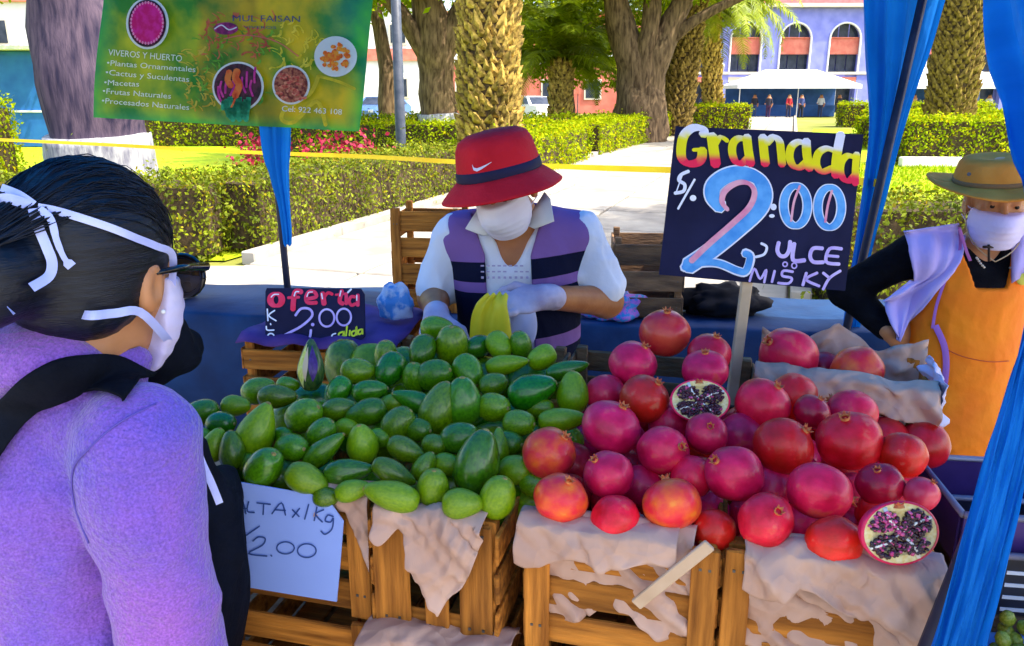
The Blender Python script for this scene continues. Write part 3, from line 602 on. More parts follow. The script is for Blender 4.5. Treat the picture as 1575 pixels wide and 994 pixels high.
for px, Y, sh, lg, lb in ((1182, 59, (.03, .03, .05), (.05, .02, .06), 'person in black top and plum trousers at the path end'), (1213, 58.5, (.35, .02, .03), (.03, .03, .06), 'person in a red top before the long tent'), (1232, 59.4, (.05, .07, .2), (.02, .02, .03), 'person in navy clothes beside the one in red'),
                          (1160, 60.5, (.02, .02, .03), (.03, .05, .12), 'person in black under the left end of the long tent'), (1262, 60.8, (.5, .5, .55), (.03, .04, .1), 'person in a white top under the long tent'), (1290, 61, (.03, .03, .06), (.04, .03, .03), 'person in dark clothes under the right end of the long tent'),
                          (1405, 54.5, (.4, .2, .1), (.03, .03, .04), 'person in brown under the tent behind the leaning palm'), (1080, 57, (.03, .04, .1), (.02, .02, .02), 'person in dark blue beside the street lantern'), (1520, 54.6, (.5, .5, .52), (.05, .05, .1), 'person in white under the tent behind the leaning palm')):
    c = atY(px, 165, Y); far_person(lb, c.x, Y, random.uniform(-.8, .8), sh, lg)
# parked cars
def car(label, x, y, rz, paint):
    t = thing('parked_car', label, 'car', (x, y, 0), rz, 'cars parked beyond the park'); prof = [(-2.1, .35), (-2.15, .75), (-2.0, .95), (-1.1, 1.02), (-.45, 1.48), (1.1, 1.52), (1.85, 1.05), (2.1, .9), (2.12, .4), (1.7, .28), (-1.7, .28)]
    def ext(P, hw, inset=0):
        g = G(); k = len(P); g.add([(a, -hw + (.13 if b > 1.1 else 0), b) for a, b in P] + [(a, hw - (.13 if b > 1.1 else 0), b) for a, b in P], [tuple(range(k)), tuple(range(2 * k - 1, k - 1, -1))] + [((i + 1) % k, i, i + k, (i + 1) % k + k) for i in range(k)]); return g
    ext(prof, .86).obj('body', paint, t, local=True)
    win = [(-.95, 1.06), (-.42, 1.42), (1.02, 1.45), (1.6, 1.07)]
    for sy in (-1, 1): g = G(); g.add([(a, sy * (.88 if b < 1.1 else .745), b) for a, b in win], [(0, 1, 2, 3)]); g.obj('side_window', M_dgl, t, local=True)
    g = G(); g.add([(-1.08, -.68, 1.05), (-1.08, .68, 1.05), (-.5, .62, 1.46), (-.5, -.62, 1.46)], [(0, 1, 2, 3)]); g.obj('windscreen', M_dgl, t, local=True)
    for sx in (-1.35, 1.35):
        for sy in (-.78, .78):
            w = G().lathe([(.31, -.1), (.33, -.08), (.33, .08), (.31, .1)], 16, Matrix.Translation((sx, sy, .33)) @ Matrix.Rotation(R(90), 4, 'X')).obj('wheel', M_iron, t, local=True); G().lathe([(.19, -.11), (.19, .11)], 12, Matrix.Translation((sx, sy, .33)) @ Matrix.Rotation(R(90), 4, 'X')).obj('rim', M_bench, w, local=True)
    for sy in (-.6, .6): G().box((-2.13, sy, .72), (.06, .3, .14)).obj('headlight', M_white, t, local=True)
c = atY(822, 150, 50); car('white car parked behind the arching palm', c.x, 50, 2.0, mat('car_white', (.75, .76, .8), rough=.25, coat=.6)); c = atY(585, 150, 48); car('pale blue car parked left of the dark tree', c.x, 48, 1.2, mat('car_blue', (.10, .2, .5), rough=.25, coat=.6))
c = atY(878, 150, 47); t = thing('notice_board', 'pink notice board on posts under the arching palm', 'sign', (c.x, 47, 0)); G().box((c.x, 47, 2.0), (1.0, .06, .75), ch=.01).obj('panel', M_sal, t)
for sx in (-.4, .4): G().tube([(c.x + sx, 47.06, 0), (c.x + sx, 47.06, 2.2)], .03, 6).obj('post', M_iron, t)
# ================================================================== canopy
M_blue = mat('canopy_blue_cloth', (.004, .15, .54), (.008, .21, .68), rough=.7, scale=3, bump=.25, bscale=25, transl=.35, spec=.12)
M_steel = mat('canopy_steel', (.012, .012, .03), (.035, .035, .06), rough=.5, scale=10, spec=.3)
BRc = Vector((1.53, 2.95, 2.08)); BLc = Vector((-2.95, 4.073, 2.08)); FRc = Vector((.86, 1.0, 2.08)); FLc = BLc + (FRc - BRc)
bd = (BRc - BLc).normalized(); fd = (FRc - BRc).normalized(); fn = Vector((bd.y, -bd.x, 0)).normalized()
t_can = thing('market_canopy', 'blue cloth market canopy with tied side curtains over the fruit stall', 'canopy', (0, 2.4, 0))
g = G(); FRe = FRc + fd * .8; FLe = FLc + fd * .8; rl = (BLc + FLc) / 2 + bd * 1.1 + Vector((0, 0, .62)); rr = (BRc + FRc) / 2 - bd * 1.1 + Vector((0, 0, .62))  # front eave lengthened, out of view, to keep customer and fruit in shade
def patch(a, b, c, d, n=10, sag=.05):
    g.grid([[a.lerp(b, i / n).lerp(d.lerp(c, i / n), j / n) - Vector((0, 0, sag * math.sin(math.pi * i / n) * math.sin(math.pi * j / n))) for i in range(n + 1)] for j in range(n + 1)])
patch(BLc, BRc, rr, rl); patch(FLc, FRc, rr, rl); patch(BLc, FLc, rl, rl); patch(BRc, FRc, rr, rr); patch(FLc, FRc, FRe - Vector((0, 0, .03)), FLe - Vector((0, 0, .03)))
g.obj('roof', M_blue, t_can, True)
def leg(top, foot):
    o = G().tube([top, foot], .016, 8).obj('leg', M_steel, t_can, True); G().box((foot[0], foot[1], .006), (.1, .1, .012)).obj('foot_plate', M_steel, o); return o
midtop = BLc.lerp(BRc, .422); mf = atY(447, 440, midtop.y); leg(midtop, (mf.x + .0, midtop.y, .012)); 
bt = atY(1428, -15, 2.95); bf = atY(1303, 510, 2.93); dirv = (bf - bt) / (bt.z - bf.z); foot = bf + dirv * (bf.z - .012); leg((bt.x, bt.y, 2.08), tuple(foot)); leg(FRc, (.28, .78, .012)); leg(BLc, (BLc.x, BLc.y, .012)); leg(FLc, (FLc.x, FLc.y, .012))
for a, b in ((BLc, BRc), (BRc, FRc), (FRc, FLc), (FLc, BLc)): G().tube([a - Vector((0, 0, .02)), b - Vector((0, 0, .02))], .013, 6).obj('roof_rail', M_steel, t_can, True)
def curtain(rows, npl, amp, label, nu=40, seed=0, n=6):
    """pleated cloth between left and right edges, top row first"""
    Ls = catmull([r[0] for r in rows], n); Rs = catmull([r[1] for r in rows], n); k = len(Ls); gg = G(); out = []
    for i in range(k):
        row = []; ac = (Rs[i] - Ls[i]); nrm = ac.cross(Vector((0, 0, 1))).normalized(); w = ac.length
        for j in range(nu + 1):
            s = j / nu; ph = npl * 2 * math.pi * (s + .06 * math.sin(3 * s + i * .15 + seed)) + seed; a = amp * min(1, w / .25 + .25) * (.6 + .4 * math.sin(5 * s + seed))
            row.append(Ls[i] + ac * s + nrm * a * (math.sin(ph) + .35 * math.sin(2.3 * ph + i * .2)) + Vector((0, 0, .006 * math.sin(ph * .7 + i))))
        out.append(row)
    gg.grid(out); o = gg.obj('curtain', M_blue, t_can, True); o['label'] = label; return o
Y_ = 2.98
curtain([(atY(1322, -70, Y_), atY(1475, -70, Y_)), (atY(1328, 60, Y_), atY(1437, 60, Y_)), (atY(1334, 190, Y_), atY(1393, 190, Y_)), (atY(1323, 320, Y_), atY(1357, 320, Y_)), (atY(1308, 430, Y_), atY(1332, 430, Y_)), (atY(1290, 545, Y_), atY(1318, 545, Y_)), (atY(1255, 700, Y_), atY(1300, 700, Y_))], 4, .03, 'dark blue curtain gathered along the back post', seed=1)
T0 = Vector((1.47, 2.72, 2.07))
curtain([(T0, FRc + Vector((0.02, -.03, 0))), (atY(1528, 70, 1.9), Vector((.87, .99, 1.78))), (atY(1568, 225, 1.25), Vector((.80, .95, 1.55))), (atY(1592, 350, .97), Vector((.73, .88, 1.36))), (atY(1576, 500, .90), atY(1618, 520, .88)),
         (atY(1532, 650, .87), atY(1592, 665, .85)), (atY(1480, 820, .84), atY(1556, 830, .82)), (atY(1428, 1000, .81), atY(1512, 1010, .79)), (atY(1370, 1200, .78), atY(1455, 1210, .76))], 5, .022, 'bright blue curtain tied back at the front post', nu=60, seed=2, n=8)
Y3 = midtop.y - .022
curtain([(atY(396, 150, Y3), atY(448, 150, Y3)), (atY(402, 225, Y3), atY(446, 225, Y3)), (atY(414, 270, Y3), atY(444, 270, Y3)), (atY(428, 320, Y3), atY(446, 320, Y3)), (atY(434, 362, Y3), atY(449, 362, Y3)), (atY(436, 378, Y3), atY(448, 378, Y3))], 3, .014, 'blue cloth tied round the post under the banner', nu=30, seed=4)
t_n = thing('added_shade_canopy', 'unseen second blue canopy added on the right to shade the fruit stall', 'canopy', (3.2, 1.3, 0)); NC = [FRc + Vector((-.12, -.1, .06)), FRc + Vector((.25, -.1, .06)) + bd * 2.6, BRc + Vector((.1, .15, .06)) + bd * 2.6, BRc + Vector((-.12, .0, .06))]; NC[0] = NC[0] + fd * 1.1; NC[1] = NC[1] + fd * 1.1  # canopy outside the view, added to keep the sun off the stall
cN = sum(NC, Vector()) / 4 + Vector((0, 0, .7)); g = G()
for k in range(4): g.add([NC[k], NC[(k + 1) % 4], cN], [(0, 1, 2)])
g.obj('roof', M_blue, t_n)
for k in (1, 2): G().tube([NC[k], (NC[k].x, NC[k].y, 0)], .016, 6).obj('leg', M_steel, t_n)
# ------------------------------------------------------------------ hanging banner
bn = Vector((-bd.y * -1, -bd.x, 0)); bn = fn if fn.y < 0 else -fn
bo = BLc.lerp(BRc, .3) + bn * .06
BPL = Plane(bo, bn, lambda x, y: (130 + x / 3.58, y / 3.58))
t_b = thing('banner', 'green printed vinyl banner with round food pictures hanging at the stall back', 'banner', tuple(onplane(350, 190, bo, bn)))
def bpt(px, py, l=0): return onplane(px, py, bo, bn) + bn * l
M_ban = mat('banner_print', (.02, .20, .02), (.46, .46, .01), rough=.42, transl=.4, scale=5.5, detail=6, lo=.36, hi=.62, vcol=True, spec=.4)
TLp, TRp, BLp, BRp = bpt(160, -70), bpt(578, -70), bpt(137, 181), bpt(549, 203)
g = G(); cols = []; rows = []
for j in range(25):
    row = []
    for i in range(41):
        s, v = i / 40, j / 24; p = TLp.lerp(TRp, s).lerp(BLp.lerp(BRp, s), v)
        w = .012 * math.sin(9 * s + 4 * v) * v + .006 * math.sin(23 * s - 6 * v) - .004
        row.append(p + bn * (w - .016)); e = min(s, 1 - s, (1 - v)) * 14
        px, py = proj(p); ed = max(0, min(1, 1 - e))
        base = np.array([.85, 1.0, .8]) if px < 300 else (np.array([1.0, .75, .7]) if px < 390 else np.array([1.25, .95, .5]))
        tl = max(0, min(1, (px - 480) / 60)) * max(0, min(1, (130 - py) / 60)); base = base * (1 - tl) + np.array([.05, .95, 6]) * tl
        base = base * .72; cols.append(base * (1 - ed) + np.array([.1, .8, 3.2]) * ed)
    rows.append(row)
g.grid(rows); ob = g.obj('printed_cloth', M_ban, t_b, True, cols=np.array(cols))
def bcol(name, c1, c2=None, sc=30): return mat(name, c1, c2, rough=.4, transl=.35, scale=sc, lo=.42, hi=.58)
M_wp = bcol('white_print', (.75, .78, .78)); M_dk = bcol('dark_print', (.03, .01, .02), (.10, .02, .05), 40)
def bdisc(name, cx, cy, rx, ry, m, l): q = G(); disc(q, BPL, cx, cy, rx, ry, l, 36); return q.obj(name, m, t_b)
bdisc('picture_rim', 350, 130, 118, 142, M_wp, .004); bdisc('picture_ground', 350, 130, 104, 130, M_dk, .006); bdisc('fruit_picture', 352, 128, 92, 116, bcol('pink_fruit', (.75, .005, .16), (.85, .02, .3)), .008)
q = G()
for k in range(34): a = 2 * math.pi * k / 34; disc(q, BPL, 352 + 88 * math.cos(a), 128 + 112 * math.sin(a), 6, 9, .0095, 6)
q.obj('fruit_picture_dots', bcol('pink_light', (.9, .3, .5)), t_b)
bdisc('picture_rim', 848, 478, 142, 138, M_wp, .004); bdisc('picture_ground', 848, 478, 130, 127, M_dk, .006)
q = G()
for k in range(9): x, y = 740 + 26 * k + random.uniform(-8, 8), 470 + random.uniform(-60, 50); stroke(q, BPL, [(x, y - 40), (x + random.uniform(-15, 15), y), (x + random.uniform(-20, 20), y + 45)], 12, .008)
q.obj('stalk_picture', bcol('magenta_print', (.5, .01, .25), (.7, .05, .3)), t_b)
q = G(); stroke(q, BPL, [(805, 395), (795, 440), (815, 475)], 34, .0095); stroke(q, BPL, [(848, 390), (838, 430), (858, 470), (835, 530)], 40, .0095); stroke(q, BPL, [(840, 520), (830, 560), (815, 590)], 10, .0095); q.obj('chilli_picture', bcol('chilli_orange', (.75, .09, .02), (.85, .22, .04)), t_b)
q = G()
for k in range(9): stroke(q, BPL, [(770 + k * 17, 600), (775 + k * 17, 560 - 12 * (k % 3)), (800 + k * 12, 640 + 12 * (k % 3))], 26, .0088)
q.obj('leaf_picture', bcol('teal_leaf', (.0, .22, .10), (.02, .4, .2)), t_b)
bdisc('picture_rim', 1140, 468, 104, 108, M_wp, .004); bdisc('picture_ground', 1140, 468, 92, 97, bcol('bean_brown', (.18, .02, .02), (.5, .16, .08), 60), .006)
q = G()
for k in range(24): x, y = 1140 + random.uniform(-70, 70), 475 + random.uniform(-68, 75); a = random.uniform(-.6, .6); stroke(q, BPL, [(x - 16, y - 8 * a), (x, y + 8 * a), (x + 16, y - 4 * a)], 15, .008)
q.obj('bean_picture', bcol('bean_print', (.75, .30, .16), (.6, .08, .06), 90), t_b)
bdisc('plate_picture', 1385, 312, 118, 112, M_wp, .004); q = G()
for k in range(42): a = random.uniform(0, 6.28); rr_ = 78 * math.sqrt(random.random()); disc(q, BPL, 1385 + rr_ * math.cos(a), 315 + rr_ * .9 * math.sin(a), random.uniform(10, 17), random.uniform(9, 15), .006 + k * .00006, 9, .15)
q.obj('stew_picture', bcol('stew_orange', (.85, .14, .01), (.9, .38, .03), 60), t_b)
bdisc('bean_logo', 782, 158, 68, 34, bcol('logo_plum', (.16, .01, .10), (.4, .03, .2)), .005); q = G(); stroke(q, BPL, [(722, 160), (760, 140), (800, 165), (842, 152)], 7, .007); q.obj('bean_logo_line', M_wp, t_b)
# printed plants in the middle
for nm, c1, c2, n_, box_ in (('red_plant_print', (.45, .06, .04), (.6, .14, .06), 60, (650, 1060, 90, 330)), ('green_plant_print', (.03, .2, .02), (.14, .4, .03), 60, (620, 1050, 180, 620)), ('yellow_leaf_print', (.6, .5, .02), (.75, .62, .06), 44, (1050, 1330, 130, 400)), ('ochre_plant_print', (.5, .3, .02), (.6, .45, .05), 44, (560, 720, 250, 620))):
    q = G()
    for k in range(n_):
        x, y = random.uniform(*box_[:2]), random.uniform(*box_[2:]); a = random.uniform(0, 3.1); l_ = random.uniform(14, 34); stroke(q, BPL, [(x, y), (x + l_ * math.cos(a), y - l_ * math.sin(a) * .7), (x + l_ * 1.8 * math.cos(a + .3), y - l_ * 1.6 * math.sin(a + .3))], random.uniform(7, 14), .0018 + k * .00002, nib=(.3, .5))
    tag(q.obj('plant_picture', bcol(nm, c1, c2), t_b), kind='stuff')
q = G(); stroke(q, BPL, [(770, 215), (900, 195), (1060, 230), (1180, 310)], 6, .005); q.obj('curve_print', bcol('rose_line', (.6, .12, .12)), t_b)
q = G(); stroke(q, BPL, [(1290, 420), (1240, 520), (1110, 600), (1090, 660), (1160, 670), (1280, 560), (1330, 690)], 22, .003); stroke(q, BPL, [(1290, 420), (1400, 450), (1490, 490)], 16, .003); q.obj('figure_picture', bcol('gold_line', (.70, .55, .02), (.5, .42, .02)), t_b)
q = G()
for s_, a, b, h in (('VIVEROS Y HUERTO', (135, 305), (540, 340), 30), ('•Plantas Ornamentales', (125, 360), (615, 398), 26), ('•Cactus y Suculentas', (118, 412), (580, 452), 26), ('•Macetas', (110, 468), (305, 478), 26), ('•Frutas Naturales', (102, 515), (480, 544), 26), ('•Procesados Naturales', (97, 568), (580, 606), 26)): q = G(); text_on(q, BPL, s_, a, b, h * 1.15, .006); q.obj('lettering_line', M_wp, t_b)
q = G(); text_on(q, BPL, 'Cel: 922 463 108', (1088, 612), (1420, 632), 30, .006); q.obj('lettering_line', M_wp, t_b)
q = G(); text_on(q, BPL, 'MUL FAISAN', (815, 118), (1190, 122), 34, .006); text_on(q, BPL, 'VIVEROS', (880, 158), (1060, 160), 14, .006); q.obj('dark_lettering', bcol('navy_print', (.02, .05, .2)), t_b)
# ------------------------------------------------------------------ barrier tape
tp = [atY(-70, 212, 8.2), atY(150, 222, 7.4), atY(350, 233, 6.6), atY(560, 241, 5.8), atY(700, 249, 5.2), atY(880, 257, 4.5), atY(1040, 262, 3.9), atY(1200, 268, 3.4), Vector((bt.x, 2.95, 1.30))]
tp[-1] = bt + (foot - bt) * ((2.0 - 1.33) / 2.0); g = G(); P = catmull(tp, 10); rows = []
for i, p in enumerate(P): tw = .35 * math.sin(i * .23); u = Vector((0, math.sin(tw), math.cos(tw))); rows.append([p - u * .015, p + u * .015])
g.grid(rows); tag(g.obj('barrier_tape', mat('yellow_tape', (.75, .50, .01), (.8, .62, .02), rough=.4, transl=.3, scale=3)), 'yellow plastic barrier tape strung across the park behind the stall', 'tape')
t = thing('stake', 'wooden stake holding the end of the yellow tape', 'stake', (tp[0].x, tp[0].y, 0)); G().tube([(tp[0].x, tp[0].y, 0), (tp[0].x, tp[0].y, 1.4)], .03, 6).obj('post', M_bark, t)
# ================================================================== crates
M_wood = mat('crate_pine', (.13, .038, .005), (.56, .205, .028), rough=.8, scale=7, stretch=(.7, 9, 9), bump=.5, bscale=14, rand=.3, lo=.28, hi=.68, spec=.2, detail=8)
M_woodV = mat('crate_pine_upright', (.14, .04, .005), (.57, .21, .03), rough=.8, scale=7, stretch=(9, 9, .7), bump=.5, bscale=14, rand=.3, lo=.28, hi=.68, spec=.2, detail=8)
M_woodD = mat('crate_weathered', (.08, .045, .025), (.24, .13, .06), rough=.8, scale=3, stretch=(2, 8, 8), bump=.5, bscale=18, rand=.2, detail=8)
M_nail = mat('nail_steel', (.12, .11, .1), rough=.5, metal=.7)
def crate(label, A, rz, w, d, h, style, top, wood=None, group='wooden fruit crates', nsl=3):
    """A = front left top corner (world); w along the front, d into depth"""
    wood = wood or M_wood; wv = M_woodV if wood is M_wood else wood
    t = thing('wooden_crate', label, 'crate', (A.x, A.y, top - h), rz, group)
    def b(nm, c, s, m=None, tilt=0, ch=.0025):
        return G().box((0, 0, 0), s, ch=ch, jit=.0012).obj(nm, m or wood, t, local=True), c, tilt
    def put(nm, c, s, m=None, tilt=0):
        o, c, tl = b(nm, c, s, m, tilt); o.matrix_basis = Matrix.Translation(c) @ Matrix.Rotation(tl, 4, 'Y'); W[o] = W[t] @ o.matrix_basis; return o
    p = .026
    for x in (p / 2 + .001, w - p / 2 - .001):
        for y in (p / 2 + .010, d - p / 2 - .010): put('post', (x, y, h / 2), (p, p, h), wv)
    def nails(o, xs, z=0):
        for x in xs:
            n = G(); n.box((x, -.0055, z), (.004, .002, .004)); n.obj('nail', M_nail, o, local=True)
    if style == 'upright':
        ws = [.30, .2, .26]; xs = [.0, .42, .72]
        for k, (f, x0) in enumerate(zip(ws, xs)): o = put('slat', ((x0 + f / 2) * w, .003, h / 2 + random.uniform(-.003, .003)), (f * w, .009, h - random.uniform(0, .012)), wv); nails(o, (-.01, .012), h * .4); nails(o, (-.01, .012), -h * .4)
        for z in (.02, h - .03): put('rail', (w / 2, .0145, z), (w - 2 * p, .009, .03))
    else:
        sh = h / (nsl + .75)
        for k in range(nsl):
            o = put('slat', (w / 2, .003, sh * (.55 + k * 1.22)), (w - 2 * p + .014 if style == 'post' else w, .009, sh * random.uniform(.86, .98)), None, random.uniform(-.012, .012)); nails(o, (-w / 2 + .02, w / 2 - .02))
        if style == 'post':
            for x in (p / 2 + .003, w - p / 2 - .003): o = put('corner_board', (x, -.0075, h / 2), (p + .012, .010, h + .006), wv); nails(o, (-.006, .007), h * .36); nails(o, (-.006, .007), -h * .3)
    sh = h / 3.75
    for k in range(3):
        for x in (-.0035, w + .0035): put('side_slat', (x, d / 2, sh * (.55 + k * 1.22)), (.008, d, sh * .92), None)
        put('back_slat', (w / 2, d - .003, sh * (.55 + k * 1.22)), (w, .009, sh * .92))
    for k in range(4): put('bottom_slat', ((k + .5) * w / 4, d / 2, .004), (w / 4 - .012, d - .03, .008))
    return t
M_paper = mat('wrapping_paper', (.48, .28, .20), (.66, .43, .33), rough=.8, scale=5, bump=.3, bscale=60, transl=.12)
def add_creases(m, sc=22, st=.9):
    t = m.node_tree; N = t.nodes; L = t.links; tc = N.new('ShaderNodeTexCoord'); nz = N.new('ShaderNodeTexNoise'); nz.inputs['Scale'].default_value = 9; L.new(tc.outputs['Object'], nz.inputs['Vector'])
    mx = N.new('ShaderNodeMixRGB'); mx.inputs[0].default_value = .12; L.new(tc.outputs['Object'], mx.inputs[1]); L.new(nz.outputs['Color'], mx.inputs[2])
    v = N.new('ShaderNodeTexVoronoi'); v.feature = 'F1'; v.distance = 'MINKOWSKI' if False else 'EUCLIDEAN'; v.inputs['Scale'].default_value = sc; L.new(mx.outputs[0], v.inputs['Vector'])
    b = N.new('ShaderNodeBump'); b.inputs['Strength'].default_value = st; b.inputs['Distance'].default_value = .02; L.new(v.outputs['Distance'], b.inputs['Height']); L.new(b.outputs[0], N['Principled BSDF'].inputs['Normal'])
add_creases(M_paper, 26, .35)
CRD = [(Vector((random.uniform(-1, 1), random.uniform(-1, 1), random.uniform(-1, 1))).normalized(), f, a) for f, a in ((7, .010), (11, .007), (16, .006), (23, .0042), (31, .003), (44, .002))]
def crumple(p, s=1.0, seed=0):
    # sharp folds: triangle waves in several directions, gently bent
    w = noise.noise_vector(p * 6 + Vector((seed, 0, seed))) * .045; q = p + w; h = 0
    for k, (d, f, a) in enumerate(CRD):
        t = q.dot(d) * f + seed * 1.7 + k * .37; h += a * (abs((t % 1) * 2 - 1) * 2 - 1)
    return h * s * .75
def paper(label, cr, x0, x1, h, drop, seed, inner=.10, y=-.016, nu=72, side=None, m=None, s=1.0):
    """crumpled sheet that comes up from inside the crate, over its front rim and hangs down by drop(u)"""
    Mx = W[cr]; rows = []; nv = 46
    for j in range(nv + 1):
        row = []
        for i in range(nu + 1):
            u = i / nu; x = x0 + (x1 - x0) * u; D = drop(u); Lt = inner + .03 + D; l = j / nv * Lt
            if l < inner: q = Vector((x, .035 + (inner - l) * .25, h + .012 - (inner - l) * .9))
            elif l < inner + .03: a = (l - inner) / .03; q = Vector((x, .035 - (.035 - y) * a, h + .012 + .008 * math.sin(a * math.pi)))
            else: a = l - inner - .03; q = Vector((x, y - .006 * math.sin(min(1, a / .06) * 1.57) , h + .012 - a))
            c = crumple(q * 1.0 + Vector((0, 0, seed)), s, seed); fl = min(1, max(0, (l - inner) / .05))
            q = q + Vector((c * .3, -abs(c) * (.35 + fl) if l > inner else c, c * .5)); row.append(Mx @ q)
        rows.append(row)
    g = G(); g.grid(rows); o = g.obj('wrapping_paper', m or M_paper, None, True); tag(o, label, 'paper', 'paper lining the crates'); return solid(o, .0012)
TOP = 1.0
def corner(px0, py0, px1, py1, z=TOP):
    a, b = atZ(px0, py0, z), atZ(px1, py1, z); return a, math.atan2(b.y - a.y, b.x - a.x), (b - a).length
A2, r2, w2 = corner(570, 786, 757, 816); A3, r3, w3 = corner(812, 806, 1104, 840); A4, r4, w4 = corner(1120, 842, 1458, 890); A1, r1, w1 = corner(318, 735, 560, 774)
# shared depth so that neighbours do not run into each other
RZ = R(-14.5); HC = .205
c1 = crate('pine crate carrying the blue handwritten price sheet', A1, RZ, w1, .56, .215, 'post', TOP)
c2 = crate('crate of upright boards heaped with avocados', A2, RZ, w2, .56, HC, 'upright', TOP)
c3 = crate('crate with dark right post and paper rim, under orange pomegranates', A3, RZ, w3, .50, HC, 'post', TOP)
c4 = crate('wide pine crate of pomegranates beside the front blue curtain', A4, RZ, w4, .46, HC, 'post', TOP)
for c, A, w, d, lb, hh in ((c1, A1, w1, .56, 'crate under the one with the blue price sheet', .215), (c2, A2, w2, .56, 'crate under the upright board avocado crate', HC), (c3, A3, w3, .5, 'crate under the orange pomegranate crate', HC), (c4, A4, w4, .46, 'crate under the wide pomegranate crate', HC)):
    crate(lb, A + Vector((random.uniform(-.006, .004), -.012, 0)), RZ, w + .004, d, .21, 'post' if lb.count('upright') == 0 else 'plain', TOP - hh - .006, group='lower tier of crates')
U = Vector((math.cos(RZ), math.sin(RZ), 0)); Vd = Vector((-math.sin(RZ), math.cos(RZ), 0))
# rear crates that carry the back of the heap
rb = A2 + Vd * .60 - U * .30
crate('rear crate under the back row of avocados', rb, RZ, .44, .30, .21, 'plain', TOP + .005, M_woodD); rb2 = rb + U * .47; crate('rear crate under the back row of pomegranates', rb2 - Vd * .02, RZ, .42, .30, .21, 'plain', TOP + .02, M_woodD)
# low table that carries everything
t = thing('stall_table', 'rough wooden trestle table under the fruit crates', 'table', tuple((A2 + Vd * .4) * Vector((1, 1, 0))) if False else (0, 1.4, 0), RZ)
for k in range(7): G().box((0, -.42 + k * .19, .548), (1.66, .18, .03), ch=.003).obj('plank', M_woodD, t, local=True)
for x in (-.72, .72):
    for y in (-.4, .65): G().box((x, y, .2665), (.07, .07, .533)).obj('leg', M_woodD, t, local=True)
# papers
paper('crumpled paper hanging in a long point over the avocado crate', c2, .01, w2 - .01, HC, lambda u: .035 + .13 * max(0, 1 - abs(u - .62) / .38) ** 1.1 + .012 * math.sin(u * 17), 3.1, y=-.012)
paper('brown paper sheet folded over the rim of the orange pomegranate crate', c3, -.012, w3 * .80, HC, lambda u: .058 - .022 * u + .006 * math.sin(u * 13), 7.7, y=-.024, s=.55)
paper('crumpled brown paper showing between the slats under the folded sheet', c3, .02, w3 - .03, HC, lambda u: .15 + .02 * math.sin(u * 9), 5.2, y=.010, inner=.03)
paper('wide crumpled paper sheet hanging longer at the right over the wide crate', c4, .022, w4 - .004, HC, lambda u: .055 + .10 * max(0, (u - .45) / .55) ** 1.5 + .012 * math.sin(u * 15), 1.4, y=-.026)
paper('pale paper behind the slats of the wide crate', c4, .03, w4 - .03, HC, lambda u: .17 + .01 * math.sin(u * 9), 9.2, y=.010, inner=.03)
paper('purplish paper at the right corner of the price sheet crate', c1, w1 * .74, w1 + .006, .215, lambda u: .03 + .10 * max(0, (u - .55) / .45), 4.4, y=-.012, s=.8)
paper('paper crushed over the lower crate under the avocados', c2, -.01, w2 + .03, -.004, lambda u: .03 + .03 * abs(math.sin(u * 6)), 6.5, y=-.04, inner=.02)
# loose lath leaning over the crate of orange pomegranates
pl3 = W[c3]; Mq = pl3.inverted(); n3 = (pl3.to_3x3() @ Vector((0, -1, 0))); o3 = pl3 @ Vector((0, -.034, 0))
a = onplane(1092, 838, o3, n3); b = onplane(978, 930, o3, n3); d = (b - a); g = G(); rot = Matrix((d.normalized(), n3.cross(d).normalized(), n3)).transposed(); g.box((a + b) / 2, (d.length, .018, .007), rot, ch=.0015); tag(g.obj('lath', mat('pale_lath', (.50, .33, .20), (.62, .44, .29), rough=.8, scale=12)), 'pale loose lath slanting across the orange pomegranate crate', 'lath')
# ------------------------------------------------------------------ price sheet on the left crate
n1 = (W[c1].to_3x3() @ Vector((0, -1, 0))); o1 = W[c1] @ Vector((0, -.030, 0)); PS = Plane(o1, n1, lambda x, y: (340 + x / 2.386, 720 + y / 2.386))
t = thing('price_sheet', 'pale blue card handwritten with the avocado price, pinned on a crate', 'sign', tuple(PS.pt(230, 450, 0)))
g = G(); poly = [(-60, 35), (60, 50), (330, 95), (400, 125), (450, 195), (438, 350), (425, 490), (300, 470), (60, 430), (-70, 405)]; g.add([PS.pt(x, y, 0) for x, y in poly], [tuple(range(len(poly)))]); solid(g.obj('card', mat('blue_card', (.27, .38, .80), (.30, .42, .85), rough=.6, scale=5), t), .002)
g = G()
for s_ in ([(15, 160), (20, 110), (42, 118), (20, 138)], [(55, 160), (80, 115), (95, 165)], [(62, 145), (95, 145)], [(105, 120), (100, 155), (126, 160)], [(135, 125), (185, 130)], [(160, 128), (158, 168)], [(190, 165), (225, 125), (240, 170)], [(200, 150), (240, 153)], [(265, 150), (290, 175)], [(292, 145), (265, 178)], [(325, 130), (310, 185)], [(355, 140), (345, 190)], [(380, 150), (350, 166), (375, 195)],
           [(415, 175), (395, 170), (385, 190), (405, 195), (415, 180), (410, 220), (385, 240), (370, 228)], [(70, 205), (45, 210), (66, 225), (55, 250), (38, 245)], [(145, 210), (80, 255)], [(120, 265), (140, 250), (165, 255), (155, 280), (105, 310), (172, 320)], [(186, 316), (190, 320)]):
    stroke(g, PS, s_, 5.5, .003, sm=4)
stroke(g, PS, ellpts(240, 290, 32, 22), 5, .003, closed=True); stroke(g, PS, ellpts(318, 300, 34, 25), 5, .003, closed=True); g.obj('handwriting', mat('pen_ink', (.03, .07, .25)), t)
